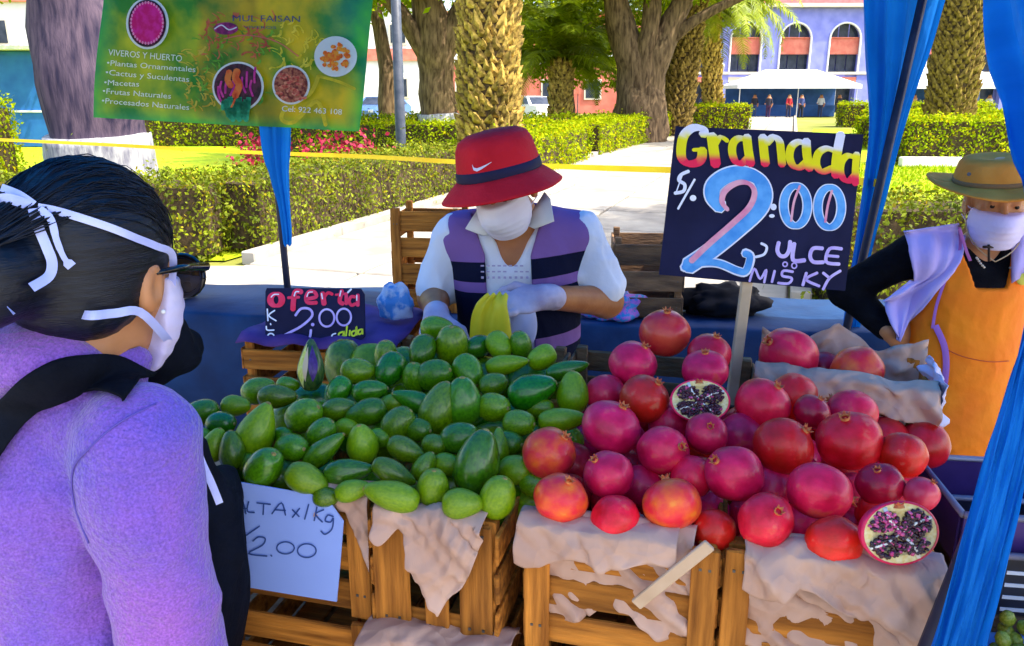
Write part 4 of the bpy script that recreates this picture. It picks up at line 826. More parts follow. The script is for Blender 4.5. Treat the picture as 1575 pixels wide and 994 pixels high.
# ------------------------------------------------------------------ big price board on a stick
def pl_from(oY, lean, conv):
    n = Vector((0, -1, lean)).normalized(); return Plane((0, oY, 1.0), n, conv)
PB = pl_from(1.62, .10, lambda x, y: (1000 + x / 3.206, 170 + y / 3.206)); M_slate = mat('slate_board', (.005, .006, .035), (.012, .014, .06), rough=.75, spec=.2, scale=7, bump=.1)
t = thing('price_board', 'dark blue hand lettered Granada price board on a stick among the pomegranates', 'sign', tuple(onplane(1135, 588, PB.o, PB.n)))
g = G(); P4 = [(128, 78), (1052, 118), (962, 890), (45, 810)]; g.add([PB.pt(x, y, 0) for x, y in P4] + [PB.pt(x, y, -.006) for x, y in P4], [(0, 1, 2, 3), (7, 6, 5, 4), (0, 4, 5, 1), (1, 5, 6, 2), (2, 6, 7, 3), (3, 7, 4, 0)]); g.obj('board', M_slate, t)
a = PB.pt(492, 800, -.014); b = onplane(1131, 592, PB.o, PB.n) - PB.n * .014; d = b - a; b = b + d.normalized() * .16; d = b - a; rot = Matrix((d.normalized(), PB.n.cross(d).normalized(), PB.n)).transposed(); G().box((a + b) / 2, (d.length, .023, .014), rot, ch=.002).obj('stick', mat('pale_stick', (.5, .36, .22), (.62, .48, .32), rough=.8, scale=14), t)
M_vc = mat('sign_paint', (.9, .9, .9), (1, 1, 1), rough=.5, vcol=True, scale=20)
yel = np.array([.85, .78, .0]); red = np.array([.85, .01, .08]); whi = np.array([.8, .82, .95])
def gcol(x, y):
    base = 165 + max(0, x - 420) * .15; s = (y - base); k = min(1, max(0, (s - 48) / 26)); h = min(1, max(0, (-s - 35) / 18))
    return (yel * (1 - k) + red * k) * (1 - h) + whi * h
g = G(); cc = []
GR = [([(262, 120), (262, 98), (235, 85), (198, 92), (165, 125), (152, 180), (155, 235), (185, 262), (230, 258), (252, 235), (255, 195)], 40), ([(212, 195), (265, 192)], 20), ([(302, 125), (312, 200), (322, 268)], 44), ([(322, 165), (345, 132), (378, 150)], 24), ([(476, 146), (438, 138), (408, 160), (402, 205), (418, 250), (450, 260), (480, 235)], 34), ([(474, 130), (482, 200), (494, 265)], 38),
      ([(552, 130), (558, 200), (566, 265)], 38), ([(572, 160), (605, 132), (634, 152), (642, 205), (648, 268)], 34), ([(768, 166), (728, 156), (694, 180), (684, 228), (702, 272), (736, 280), (770, 252)], 34), ([(766, 150), (770, 220), (784, 288)], 38), ([(908, 200), (868, 188), (832, 205), (816, 240), (820, 278), (846, 302), (895, 285)], 33), ([(936, 118), (922, 190), (912, 260), (912, 322)], 38), ([(1006, 232), (970, 224), (942, 250), (934, 298), (950, 338), (978, 346), (1006, 318)], 31), ([(1014, 215), (1008, 290), (1008, 362)], 30)]
for k, (s_, w) in enumerate(GR): stroke(g, PB, s_, w * 1.2, .003 + k * .0001, nib=(.62, .3), colf=gcol, cols=cc)
g.obj('lettering_granada', M_vc, t, cols=np.array(cc))
M_bl = mat('paint_sky_blue', (.05, .28, .72), (.12, .42, .85), rough=.55, scale=40); M_pk = mat('paint_pink', (.70, .22, .38), (.8, .4, .5), rough=.55, scale=40); M_wt = mat('paint_white', (.70, .74, .92), (.85, .86, .95), rough=.55, scale=30); M_li = mat('paint_lilac', (.45, .34, .78), (.62, .52, .9), rough=.55, scale=30)
TWO = [(345, 475), (308, 430), (312, 372), (372, 325), (450, 310), (530, 338), (562, 410), (532, 490), (430, 585), (300, 690), (185, 768)]
g = G(); stroke(g, PB, TWO, 92, .0022, nib=(.75, .6)); stroke(g, PB, [(160, 775), (260, 752), (340, 755), (430, 792), (472, 792), (494, 722), (462, 700)], 46, .0024)
for cx in (715, 882): stroke(g, PB, ellpts(cx, 470 if cx < 800 else 478, 58, 98, 14), 50, .0024, closed=True, nib=(.7, 0))
g.obj('numeral_outline', M_wt, t)
g = G(); stroke(g, PB, TWO, 76, .003, nib=(.75, .6)); stroke(g, PB, [(165, 773), (260, 750), (340, 755), (430, 790), (470, 790), (490, 722), (464, 705)], 33, .0032)
for cx in (715, 882): stroke(g, PB, ellpts(cx, 470 if cx < 800 else 478, 58, 98, 14), 38, .0032, closed=True, nib=(.7, 0))
g.obj('numeral_body', M_bl, t)
g = G(); stroke(g, PB, [(378, 488), (352, 450), (366, 398), (425, 358), (482, 360), (512, 405), (485, 478), (400, 560), (285, 660), (200, 742)], 30, .0042, nib=(.6, .6)); g.obj('numeral_shading', M_pk, t)
for s_ in ([(735, 372), (706, 450), (692, 545)], [(893, 395), (872, 470), (860, 550)]): g = G(); stroke(g, PB, s_, 12, .0042); g.obj('numeral_shading', M_pk, t)
for s_, w in (([(188, 300), (150, 318), (140, 345), (168, 365), (162, 398), (120, 408)], 17), ([(160, 310), (128, 400)], 6), ([(218, 340), (136, 485)], 11), ([(545, 655), (572, 672), (560, 708), (518, 722)], 13)): g = G(); stroke(g, PB, s_, w, .003 + w * .00004); g.obj('brush_mark', M_wt, t)
for x, y, rx, ry in ((210, 432, 16, 15), (606, 476, 15, 16), (598, 520, 14, 9)): g = G(); disc(g, PB, x, y, rx, ry, .003); g.obj('dot', M_wt, t)
g = G()
for s_, w in (([(632, 650), (625, 690), (640, 716), (665, 716), (682, 690), (688, 645)], 20), ([(708, 655), (702, 736), (760, 738)], 21), ([(848, 680), (802, 680), (786, 715), (802, 746), (852, 748)], 19), ([(942, 682), (882, 682), (866, 746), (930, 757)], 17), ([(874, 716), (926, 720)], 14), ([(488, 842), (512, 780), (540, 830), (570, 785), (560, 848)], 12), ([(612, 790), (598, 846)], 13), ([(702, 795), (656, 790), (650, 815), (695, 826), (680, 852), (628, 850)], 13),
             ([(768, 800), (750, 862)], 15), ([(822, 800), (766, 832), (832, 866)], 14), ([(850, 800), (882, 826)], 14), ([(936, 790), (882, 826), (850, 882)], 14)): stroke(g, PB, s_, w, .003)
stroke(g, PB, ellpts(663, 758, 11, 11, 8), 7, .003, closed=True); stroke(g, PB, ellpts(708, 765, 12, 13, 8), 7, .003, closed=True); g.obj('lettering_dulce_misky', M_li, t)
# ------------------------------------------------------------------ rear left crate with the offer sign
A5, r5, w5 = corner(372, 524, 603, 536, 1.0); c5 = crate('purple edged crate that carries the offer sign', A5, r5, w5, .34, .24, 'plain', 1.0, None)
crate('crate under the offer sign crate', A5, r5, w5, .34, .22, 'plain', 1.0 - .246, M_woodD); t = thing('packing_case', 'tall rough case under the offer sign crates', 'case', tuple(W[c5] @ Vector((w5 / 2, .17, -.76 + .0))), r5)
for k in range(4): G().box((0, -.15, .066 + k * .131), (w5, .02, .12), ch=.003).obj('slat', M_woodD, t, local=True)
G().box((0, .02, .262), (w5 - .02, .3, .522)).obj('body', M_woodD, t, local=True)
g = G(); Mx = W[c5]; g.grid([[Mx @ Vector((-.012 + (w5 + .024) * i / 16, -.012 + .37 * j / 10, .251 + .006 * math.sin(i * 1.3 + j) + (-.014 if j == 0 else 0))) for i in range(17)] for j in range(11)]); tag(solid(g.obj('cover_cloth', mat('plum_cloth', (.06, .02, .12), (.12, .05, .22), rough=.8, scale=9), None, True), .003), 'dark plum cloth spread on the offer sign crate', 'cloth')
PO = Plane(A5 + Vector((0, .03, 0)), Vector((math.sin(r5), -math.cos(r5), .22)), lambda x, y: (340 + x / 4.517, 420 + y / 4.517))
t = thing('offer_sign', 'small black hand lettered offer sign standing on the rear crate', 'sign', tuple(PO.pt(640, 480, 0)))
P4 = [(318, 105), (970, 108), (995, 150), (1000, 440), (960, 488), (640, 482), (318, 470), (308, 440), (308, 130)]; k = len(P4); g = G(); g.add([PO.pt(x, y, 0) for x, y in P4] + [PO.pt(x, y, -.005) for x, y in P4], [tuple(range(k)), tuple(range(2 * k - 1, k - 1, -1))] + [(i, i + k, (i + 1) % k + k, (i + 1) % k) for i in range(k)]); g.obj('board', M_slate, t)
a = PO.pt(640, 300, -.006); b = Vector(a) - PO.n * .10; b.z = 1.005; G().tube([a, b], .006, 6).obj('prop', M_woodD, t)
M_rd = mat('paint_red', (.80, .01, .07), (.85, .04, .14), rough=.5, scale=30); g = G(); stroke(g, PO, ellpts(385, 186, 40, 42, 12), 46, .002, closed=True, nib=(.5, 0))
for s_, w in (([(562, 132), (522, 128), (508, 170), (502, 255)], 36), ([(468, 172), (545, 168)], 20), ([(592, 182), (662, 166), (650, 132), (612, 132), (592, 172), (606, 206), (666, 206)], 26), ([(708, 140), (718, 216)], 36), ([(722, 162), (746, 138), (776, 148)], 22), ([(842, 122), (826, 195), (850, 214)], 30), ([(798, 152), (880, 142)], 16), ([(872, 152), (872, 216)], 24), ([(932, 166), (904, 166), (892, 198), (908, 224), (936, 214)], 22), ([(952, 152), (952, 226)], 26)): stroke(g, PO, s_, w, .0022)
g.obj('lettering_oferta', M_rd, t)
g = G()
for s_, w in (([(352, 168), (372, 150), (405, 148)], 8), ([(545, 130), (522, 132), (512, 160)], 9), ([(640, 132), (612, 136), (600, 165)], 7), ([(702, 142), (708, 180)], 9), ([(836, 124), (828, 160)], 9), ([(884, 136), (908, 112)], 13), ([(946, 154), (946, 190)], 8), ([(325, 250), (330, 332)], 10), ([(377, 260), (336, 295), (387, 332)], 10), ([(318, 370), (325, 396), (372, 396)], 10), ([(347, 350), (350, 360)], 9), ([(800, 420), (776, 430), (776, 455), (802, 462)], 10)): stroke(g, PO, s_, w, .0034)
stroke(g, PO, ellpts(350, 440, 22, 20, 10), 10, .0034, closed=True); g.obj('lettering_kilo', M_wt, t)
g = G(); stroke(g, PO, [(520, 295), (560, 248), (620, 252), (635, 300), (560, 370), (436, 440), (520, 440), (610, 457), (628, 395)], 17, .0032); disc(g, PO, 640, 358, 12, 12, .003); stroke(g, PO, ellpts(738, 312, 52, 60, 14), 14, .0032, closed=True); stroke(g, PO, ellpts(856, 306, 50, 58, 14), 14, .0032, closed=True); g.obj('price_numerals', M_li, t)
g = G()
for s_ in ([(850, 408), (822, 420), (826, 442), (850, 434), (856, 405), (860, 440)], [(878, 368), (872, 436)], [(898, 398), (895, 434)], [(936, 400), (912, 410), (914, 434), (936, 428), (944, 372), (946, 430)], [(980, 390), (958, 400), (960, 425), (980, 415), (984, 388), (986, 424)]): stroke(g, PO, s_, 12, .0032)
stroke(g, PO, [(808, 474), (900, 491), (985, 474)], 12, .0032); g.obj('lettering_calidad', mat('paint_lime', (.55, .75, .02), (.7, .8, .05), rough=.5), t)
# clear bag behind the sign
def lump(name, label, cat, c, r, m, amp=.25, seed=0, fr=9, parent=None):
    b = bmesh.new(); bmesh.ops.create_icosphere(b, subdivisions=4, radius=1)
    for v in b.verts:
        q = v.co.copy(); k = 1 + amp * (abs(noise.noise(q * 1.7 + Vector((seed, 0, 0)))) - .25) * 2 + amp * .4 * (abs(noise.noise(q * fr * .5 + Vector((0, seed, 0)))) - .2)
        v.co = Vector((q.x * r[0] * k, q.y * r[1] * k, max(-r[2] * .55, q.z * r[2] * k)))
    V = [Vector(c) + v.co for v in b.verts]; b.verts.index_update(); F = [[v.index for v in f.verts] for f in b.faces]; b.free()
    o = mk(name, V, F, m, parent, True)
    if parent is None: tag(o, label, cat)
    return o
p = W[c5] @ Vector((w5 * .88, .2, .30)); lump('plastic_bag', 'pale blue patterned plastic bag behind the offer sign', 'bag', p, (.048, .035, .062), mat('blue_white_bag', (.10, .35, .75), (.65, .75, .9), rough=.3, scale=26, transl=.3, lo=.45, hi=.55), .2, 3)
# ------------------------------------------------------------------ blue table behind the vendors
M_tarp = mat('blue_tarpaulin', (.002, .018, .07), (.007, .045, .14), rough=.55, scale=4, bump=.6, bscale=10, spec=.25)
TR_ = R(-6); tb = thing('back_table', 'long table under a blue tarpaulin behind the vendors', 'table', (-.3, 3.36, 0), TR_)
g = G(); rows = []
for j, (y, z) in enumerate([(.27, .2), (.265, .74), (.25, .752), (.0, .752), (-.25, .752), (-.262, .742), (-.268, .55), (-.272, .35), (-.275, .18)]): rows.append([Vector((-1.9 + 3.9 * i / 90, y + (-.022 * (1 + math.sin(i * .9) + .6 * math.sin(i * .37)) * max(0, (.74 - z)) * (1 if y < 0 else 0)), z + .004 * math.sin(i * .5 + j))) for i in range(91)])
g.grid(rows); g.obj('tarpaulin', M_tarp, tb, True, local=True); G().box((0.05, 0, .735), (3.85, .5, .022)).obj('table_top', M_woodD, tb, local=True)
for x in (-1.7, 0, 1.85):
    for y in (-.2, .2): G().tube([(x, y, 0), (x, y, .724)], .02, 6).obj('leg', M_steel, tb, local=True)
def on_table(px, depth=0): # a spot on the tarpaulin seen at column px
    y = 3.36 + depth
    for _ in range(4): q = atY(px, 480, y); y = 3.36 + (q.x + .3) * math.tan(TR_) + depth
    return Vector((atY(px, 480, y).x, y, .757))
q = on_table(655, -.02); a = q + Vector((-.13, -.16, 0))
cB = crate('upended slatted crate behind the vendor in the red hat', Vector((q.x - .11, q.y - .14, 1.18)), -.1, .27, .28, .42, 'post', 1.18, None, nsl=4)
q = on_table(985, 0); cC = crate('weathered dark box behind the arm of the vendor in the red hat', Vector((q.x - .14, q.y - .17, 1.08)), -.1, .27, .3, .322, 'plain', 1.08, M_woodD)
q = on_table(1108, -.05); lump('cloth_bag', 'black cloth bag slumped on the back table', 'bag', q + Vector((0, 0, .045)), (.17, .12, .08), mat('black_bag', (.004, .004, .006), (.010, .010, .014), rough=.8, spec=.1), .3, 8)
q = on_table(940, -.15); lump('mesh_bag', 'blue and violet speckled bag on the back table', 'bag', q + Vector((0, 0, .04)), (.13, .1, .07), mat('speckled_bag', (.02, .2, .5), (.35, .12, .5), rough=.5, scale=60, lo=.45, hi=.55), .3, 5)
q = on_table(285, -.02); lump('plastic_bag', 'yellow plastic bag standing on the back table beyond the customer', 'bag', q + Vector((0, 0, .07)), (.06, .06, .13), mat('yellow_bag', (.55, .33, .01), (.75, .55, .05), rough=.4, transl=.2), .25, 6)
# ================================================================== fruit
HV = Vd.copy(); HO = A2 + Vector((0, 0, .028)); HN = Vector((-.125 * HV.x, -.125 * HV.y, 1)).normalized()
HN_P = Vector((-.17 * HV.x, -.17 * HV.y, 1)).normalized()
IR = Vector((1, 0, 0)); IU = Vector((0, SP, CP)); IF = Vector((0, -CP, SP))       # picture right, up, towards the viewer
M_av = mat('avocado_skin', (.035, .125, .001), (.14, .28, .001), rough=.22, scale=7, lo=.25, hi=.72, detail=7, bump=.2, bscale=34, rand=.34, hrand=.025, coat=.5, c3=(.27, .38, .004))
M_avD = mat('avocado_skin_deep', (.014, .10, .002), (.055, .24, .003), rough=.22, scale=7, lo=.25, hi=.75, detail=7, bump=.14, bscale=34, rand=.25, hrand=.02, coat=.6)
M_avL = mat('avocado_skin_light', (.10, .22, .001), (.24, .36, .001), rough=.34, scale=7, lo=.25, hi=.75, detail=7, bump=.2, bscale=34, rand=.2, coat=.3)
M_stem = mat('avocado_stem', (.20, .14, .03), (.36, .28, .08), rough=.8)
def av_mesh(neck):
    n = 13; prof = []
    for i in range(n):
        a = math.pi * i / (n - 1); z = -math.cos(a); r = math.sin(a) ** .66
        r *= 1 - neck * max(0, (z + .25)) ** 1.25 * .62; prof.append((max(r, .02), z))
    return prof
AVM = []
for k, nk in enumerate((.15, .45, .66)):
    g = G(); g.lathe(av_mesh(nk), 20, wob=lambda a, i, k=k: 1 + .025 * math.sin(2 * a + k) + .018 * math.sin(3 * a + i * .4 + k)); AVM.append((g, nk))
AVMESH = {}
def av_place(px, py):
    if py < 545 and px > 560: return 'at the back of the heap by the gloved hands'
    if px < 350: return 'at the heap end beside the customer'
    if 400 < px < 560 and py < 630: return 'round the cut avocado before the offer sign'
    if px > 800: return 'next to the pomegranates'
    if py > 730 and px < 590: return 'above the blue price sheet'
    if py > 725: return 'at the front rim of the upright board crate'
    if px < 500: return 'between the price sheet and the offer sign crate'
    if py < 620: return 'just before the vendor in the red hat'
    return 'amid the heap beside the largest shiny one'
def avocado(px, py, a, b, ang, push=0, neck=None, m=None, label=None, toward=None, plane=None):
    """a, b: half length and half width in photo pixels; ang: direction of the stem end in the picture"""
    c = onplane(px, py, plane or HO, HN); d = (c - CAM).normalized(); dep = (c - CAM).length; c = c + d * push
    sc = (c - CAM).length / FPX * (ray(px, py).length) / ray(px, py).length; dep = (c - CAM).dot(-IF); sc = dep / FPX
    A_, B_ = a * sc * 1.05, b * sc * 1.10; L = max(A_, 1.22 * B_)
    if A_ < B_ * .98: A_, B_ = B_, A_; L = max(A_, 1.28 * B_); ang += 0
    tilt = math.acos(min(1, A_ / L)); ax = (IR * math.cos(R(ang)) + IU * math.sin(R(ang))) * math.cos(tilt) + IF * math.sin(tilt) * (toward or 1)
    k = neck if neck is not None else (2 if A_ / B_ > 1.75 else (1 if A_ / B_ > 1.25 else 0)); m = m or random.choice([M_av, M_av, M_av, M_avD, M_avL])
    Mx = Matrix.Translation(c) @ ax.to_track_quat('Z', 'Y').to_matrix().to_4x4() @ Matrix.Rotation(random.uniform(0, 6.28), 4, 'Z') @ Matrix.Diagonal((B_, B_, L, 1))
    if (k, m.name) not in AVMESH:
        o = mk('avocado', AVM[k][0].v, AVM[k][0].f, m, None, True, origin=(0, 0, 0)); AVMESH[(k, m.name)] = o.data; o.matrix_basis = Mx; W[o] = Mx
    else: o = link('avocado', AVMESH[(k, m.name)], None, Mx)
    shp = ('round', 'pear shaped', 'long')[k]; tone = {'avocado_skin': 'green', 'avocado_skin_deep': 'deep green', 'avocado_skin_light': 'light green'}[m.name]
    tag(o, label or '%s %s %s avocado %s' % ('small' if b < 17.5 else 'large' if a > 31 else 'middling', shp, tone, av_place(px, py)), 'avocado', 'avocados in the heap')
    if 'stem' not in AVMESH:
        s = G(); s.lathe([(.16, .965), (.15, 1.0), (.09, 1.03)], 8); q = s.obj('stem', M_stem, o, local=True); AVMESH['stem'] = q.data
    else: link('stem', AVMESH['stem'], o)
    return o
AV = [(975, 60, 60, 45, 0), (1030, 125, 66, 58, 90), (920, 145, 52, 48, -110), (1125, 130, 45, 40, 200, .03), (1205, 125, 50, 42, -60), (1285, 122, 40, 46, 100), (1365, 170, 54, 42, -150), (1235, 195, 78, 36, 10), (1460, 215, 78, 34, 15), (785, 160, 50, 42, 90, .02), (800, 212, 58, 50, -115), (680, 220, 62, 47, 0), (890, 245, 45, 50, 90, .02), (965, 235, 62, 54, 20), (1090, 220, 58, 50, -60),
      (1185, 270, 52, 40, 15, .02), (610, 290, 50, 40, -120), (725, 295, 64, 42, 10), (805, 345, 42, 38, 30, .03), (885, 330, 78, 38, 160), (310, 290, 62, 46, 20), (380, 315, 70, 44, 0), (420, 272, 42, 30, 0, .03), (480, 385, 66, 56, 30), (610, 360, 62, 42, 10), (710, 375, 76, 50, -165), (830, 415, 66, 52, 45), (980, 358, 98, 66, 70), (1185, 355, 52, 50, 0, .01), (1280, 415, 54, 46, 0), (225, 350, 52, 38, 0), (100, 375, 60, 46, 20), (170, 415, 52, 42, 0),
      (90, 470, 42, 38, 0, .02), (145, 495, 62, 44, 70), (210, 515, 70, 48, 95), (435, 505, 52, 50, 0), (545, 450, 58, 46, 45), (555, 515, 90, 43, 40), (400, 458, 34, 28, 0, .03), (905, 440, 46, 42, 0, .02), (965, 495, 40, 40, 0, .02), (860, 515, 72, 42, -25), (1060, 470, 66, 56, 15), (1205, 505, 72, 38, 90, .02), (330, 580, 72, 64, 50), (490, 625, 80, 52, -25), (645, 595, 90, 46, 8), (815, 600, 86, 43, -25), (930, 575, 56, 42, 60, .02), (1010, 570, 44, 42, 0, .03), (660, 665, 64, 38, 15, .01),
      (960, 655, 66, 56, 85), (1070, 715, 74, 56, 0), (1200, 690, 76, 62, 70), (1270, 590, 54, 52, 0, .04), (1240, 490, 48, 46, 0, .04), (1360, 360, 46, 40, 0, .05), (760, 470, 40, 36, 0, .04), (640, 430, 40, 34, 0, .04), (270, 560, 40, 36, 0, .05), (1340, 640, 50, 46, 0, .06), (560, 690, 46, 36, 0, .04)]
for q in AV: avocado(270 + q[0] / 2.423, 480 + q[1] / 2.423, q[2] / 2.423, q[3] / 2.423, q[4], q[5] if len(q) > 5 else 0)
def av1(x, y, a, b, ang, label, m, neck, push=0): return avocado(270 + x / 2.423, 480 + y / 2.423, a / 2.423, b / 2.423, ang, push, neck, m, label)
av1(1330, 295, 90, 62, 20, 'broad glossy deep green avocado below the hands of the red hatted vendor', M_avD, 1, -.01); av1(1480, 300, 76, 58, 90, 'light green pear shaped avocado standing next to the pomegranates', M_avL, 1)
av1(1440, 402, 86, 44, 5, 'yellowish avocado lying level beside the pomegranates', M_avL, 1); av1(1070, 332, 86, 70, 90, 'upright glossy avocado in the middle of the heap', M_avD, 1, -.015)
av1(1125, 558, 118, 82, 75, 'largest shiny deep green avocado with a tapering neck', M_avD, 1, -.025); av1(305, 440, 104, 68, 68, 'pale avocado with a crooked long neck at the left of the heap', M_avL, 2, -.02)
av1(695, 490, 68, 58, 95, 'bumpy pear avocado standing on its broad end', M_avL, 1); av1(805, 685, 102, 54, 165, 'long light avocado lying at the front rim of the upright board crate', M_avL, 1, -.01)
# hidden layer that fills the heap
for i in range(11):
    for j in range(7):
        p = A2 + U * (-.30 + i * .068 + random.uniform(-.01, .01)) + Vd * (.04 + j * .085 + random.uniform(-.01, .01)) + Vector((0, 0, -.036 + .0106 * j))
        px, py = proj(p)
        if px > 870 or j == 0 or (px < 340 and py > 690) or (i * 3 + j) % 3 == 2: continue
        avocado(px, py, 38, 30, random.uniform(0, 360), .0, plane=HO - Vector((0, 0, .085)))
# the cut avocado
c = onplane(270 + 508 / 2.423, 480 + 250 / 2.423, HO, HN) + Vector((0, 0, .03)); sc = (c - CAM).dot(-IF) / FPX; hl, hb = 98 / 2.423 * sc, 52 / 2.423 * sc
ax = (IU + IR * .02).normalized(); Q3 = Matrix((IR, ax.cross(IR) * 1, ax)).transposed(); Q3 = Matrix((IR, ax.cross(IR), ax)).transposed().to_4x4()
Mx = Matrix.Translation(c) @ Q3 @ Matrix.Diagonal((hb, hb, hl, 1)); g = G(); g.lathe(av_mesh(.75), 26)
o = mk('cut_avocado', g.v, g.f, mat('dark_avocado_skin', (.012, .05, .012), (.07, .12, .02), rough=.3, scale=4, coat=.4), None, True, origin=(0, 0, 0)); o.matrix_basis = Mx; W[o] = Mx; tag(o, 'cut avocado with yellow flesh slit standing before the offer sign', 'avocado')
def gore(a0, a1, z0, z1, off, n=12):
    gg = G(); rows = []; pr = av_mesh(.75)
    for i in range(n + 1):
        z = z0 + (z1 - z0) * i / n; r = np.interp(z, [q[1] for q in pr], [q[0] for q in pr]) + off; wd_ = math.sin(math.pi * (i + .35) / (n + .7)); am = (a0 + a1) / 2; h = (a1 - a0) / 2 * wd_
        rows.append([(r * math.cos(am - h + 2 * h * j / 6), r * math.sin(am - h + 2 * h * j / 6), z) for j in range(7)])
    gg.grid(rows); return gg
gore(R(-142), R(-98), -.85, .8, .03).obj('cut_flesh', mat('avocado_flesh', (.62, .58, .04), (.75, .72, .22), rough=.4, scale=5), o, True, local=True); gore(R(-112), R(-88), -.6, .7, .045).obj('flesh_edge', mat('avocado_flesh_pale', (.7, .5, .3), rough=.5), o, True, local=True); gore(R(-88), R(-45), -.6, .75, .02).obj('bruised_patch', mat('avocado_bruise', (.05, .02, .12), (.10, .04, .22), rough=.3, scale=5), o, True, local=True)
# pomegranates
M_p = mat('pomegranate_rind', (.52, .002, .016), (.82, .010, .050), rough=.40, scale=1.6, bump=.10, bscale=16, rand=.2, hrand=.010, coat=.2, detail=9, lo=.3, hi=.62, spec=.3, c3=(.80, .10, .06))
M_pO = mat('pomegranate_rind_orange', (.74, .018, .035), (.82, .11, .015), rough=.36, scale=1.7, bump=.10, bscale=16, rand=.1, coat=.15, spec=.28, detail=8, lo=.38, hi=.62, c3=(.82, .24, .02))
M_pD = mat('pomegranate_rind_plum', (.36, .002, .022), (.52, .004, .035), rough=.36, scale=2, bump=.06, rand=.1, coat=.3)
M_cal = mat('pomegranate_calyx', (.45, .06, .03), (.62, .22, .06), rough=.6, scale=6)
PM = {}
def pom_prof(): return [(max(.03, math.sin(a) * (1 + .04 * math.cos(2 * a))), -math.cos(a) * .93) for a in np.linspace(0, math.pi, 17)]
def calyx(g):
    n = 6; V = []; F = []
    for k in range(n * 2): a = math.pi * k / n; rr_ = .19 if k % 2 == 0 else .13; V.append((.15 * math.cos(a), .15 * math.sin(a), .87)); V.append((.115 * math.cos(a), .115 * math.sin(a), .98)); V.append((rr_ * math.cos(a), rr_ * math.sin(a), 1.11 if k % 2 == 0 else 1.0))
    m = n * 2
    for k in range(m): q = (k + 1) % m; F += [(k * 3, q * 3, q * 3 + 1, k * 3 + 1), (k * 3 + 1, q * 3 + 1, q * 3 + 2, k * 3 + 2)]
    g.add(V, F)
def pom_pos(px, py, push, plane=None, n=None): c = onplane(px, py, plane or PO0, n or HN_P); return c + (c - CAM).normalized() * push
PO0 = A3 + Vector((0, 0, .035))
def pomegranate(px, py, a, b, ang, push=0, m=None, label=None, tiltv=None, c=None, group='pomegranates in the heap'):
    buried = c is not None; c = c or pom_pos(px, py, push); sc = (c - CAM).dot(-IF) / FPX; r = (a + b) / 2 * sc * 1.02
    if ang is None: ax = Vector((random.uniform(-.7, .7), .9, random.uniform(-.3, .5))).normalized()
    else:
        tl = tiltv if tiltv is not None else .45; ax = ((IR * math.cos(R(ang)) + IU * math.sin(R(ang))) * math.cos(tl) + IF * math.sin(tl)).normalized()
    m = m or M_p; sx = a / max(b, 1); f = min(1.12, max(.9, math.sqrt(sx)))
    Mx = Matrix.Translation(c) @ Matrix.Diagonal((f, 1, 1 / f, 1)) @ ax.to_track_quat('Z', 'Y').to_matrix().to_4x4() @ Matrix.Rotation(random.uniform(0, 6.28), 4, 'Z') @ Matrix.Scale(r, 4)
    if m.name not in PM:
        g = G(); g.lathe(pom_prof(), 28, wob=lambda a_, i: 1 + .022 * math.cos(6 * a_ + .3 * math.sin(i * .4)) + .022 * math.sin(2 * a_ + 1) + .014 * math.sin(3 * a_ + i * .5)); o = mk('pomegranate', g.v, g.f, m, None, True, origin=(0, 0, 0)); PM[m.name] = o.data; o.matrix_basis = Mx; W[o] = Mx
    else: o = link('pomegranate', PM[m.name], None, Mx)
    if not label:
        qx, qy = proj(c); vis = 'half buried' if buried or push >= .04 else 'whole'
        wh = 'at the back, left of the board stick' if qy < 590 and qx < 1130 else 'beside the smaller cut half' if abs(qx - 1077) < 130 and abs(qy - 616) < 75 else 'touching the avocados' if qx < 905 else 'under the small rear crate' if qy < 665 and qx > 1150 else 'behind the large cut half' if qx > 1290 else 'at the front of the orange pomegranate crate' if qy > 720 and qx < 1110 else 'at the front of the wide crate' if qy > 730 else 'amid the heap before the price board'
        label_ = '%s %s red pomegranate %s' % ('large' if a > 44 else 'small' if a < 36 else 'middling', vis, wh)
    tag(o, label or label_, 'pomegranate', group if not label else None)
    if 'c' not in PM: g = G(); calyx(g); q = g.obj('calyx', M_cal, o, local=True); PM['c'] = q.data; solid(q, .02)
    else: q = link('calyx', PM['c'], o); solid(q, .02)
    return o
PL = [(435, 225, 92, 76, 60), (700, 190, 80, 70, 75, .02), (685, 245, 92, 62, 95), (340, 330, 74, 70, -80, .06), (475, 345, 92, 78, 55), (885, 365, 108, 80, 60), (990, 335, 84, 78, None, .07), (1190, 400, 96, 80, None, .05), (690, 465, 78, 66, 90, -.01, None, None, 1.1), (805, 470, 80, 76, None, .07), (540, 525, 94, 84, 25, 0, None, None, .9), (955, 510, 110, 94, 45, -.01), (1370, 540, 82, 82, None), (350, 610, 96, 80, 130, -.005), (640, 615, 78, 74, -120, .04),
      (785, 605, 108, 94, 145, -.01), (915, 650, 80, 74, None, .09), (375, 765, 92, 84, None, .035), (895, 765, 106, 84, 70, 0, None, None, 1.0), (715, 800, 78, 72, None, .06), (1130, 842, 104, 88, None, .02), (460, 650, 80, 76, None, .09), (1185, 490, 118, 98, 110, -.01), (360, 445, 110, 88, 65, -.005), (560, 430, 78, 70, None, .09), (1010, 605, 78, 70, None, .09), (1280, 740, 78, 72, None, .08)]
for q in PL: pomegranate(780 + q[0] / 2.25, 460 + q[1] / 2.25, q[2] / 2.25, q[3] / 2.25, q[4], q[5] if len(q) > 5 else 0, tiltv=q[8] if len(q) > 8 else None)
def pm1(x, y, a, b, ang, m, label, push=0, tl=None): return pomegranate(780 + x / 2.25, 460 + y / 2.25, a / 2.25, b / 2.25, ang, push, m, label, tl)
pm1(545, 118, 90, 84, 88, mat('pomegranate_rind_scarlet', (.62, .012, .03), (.72, .07, .03), rough=.36, scale=1.6, bump=.06, coat=.3), 'scarlet pomegranate topping the heap, just left of the board stick')
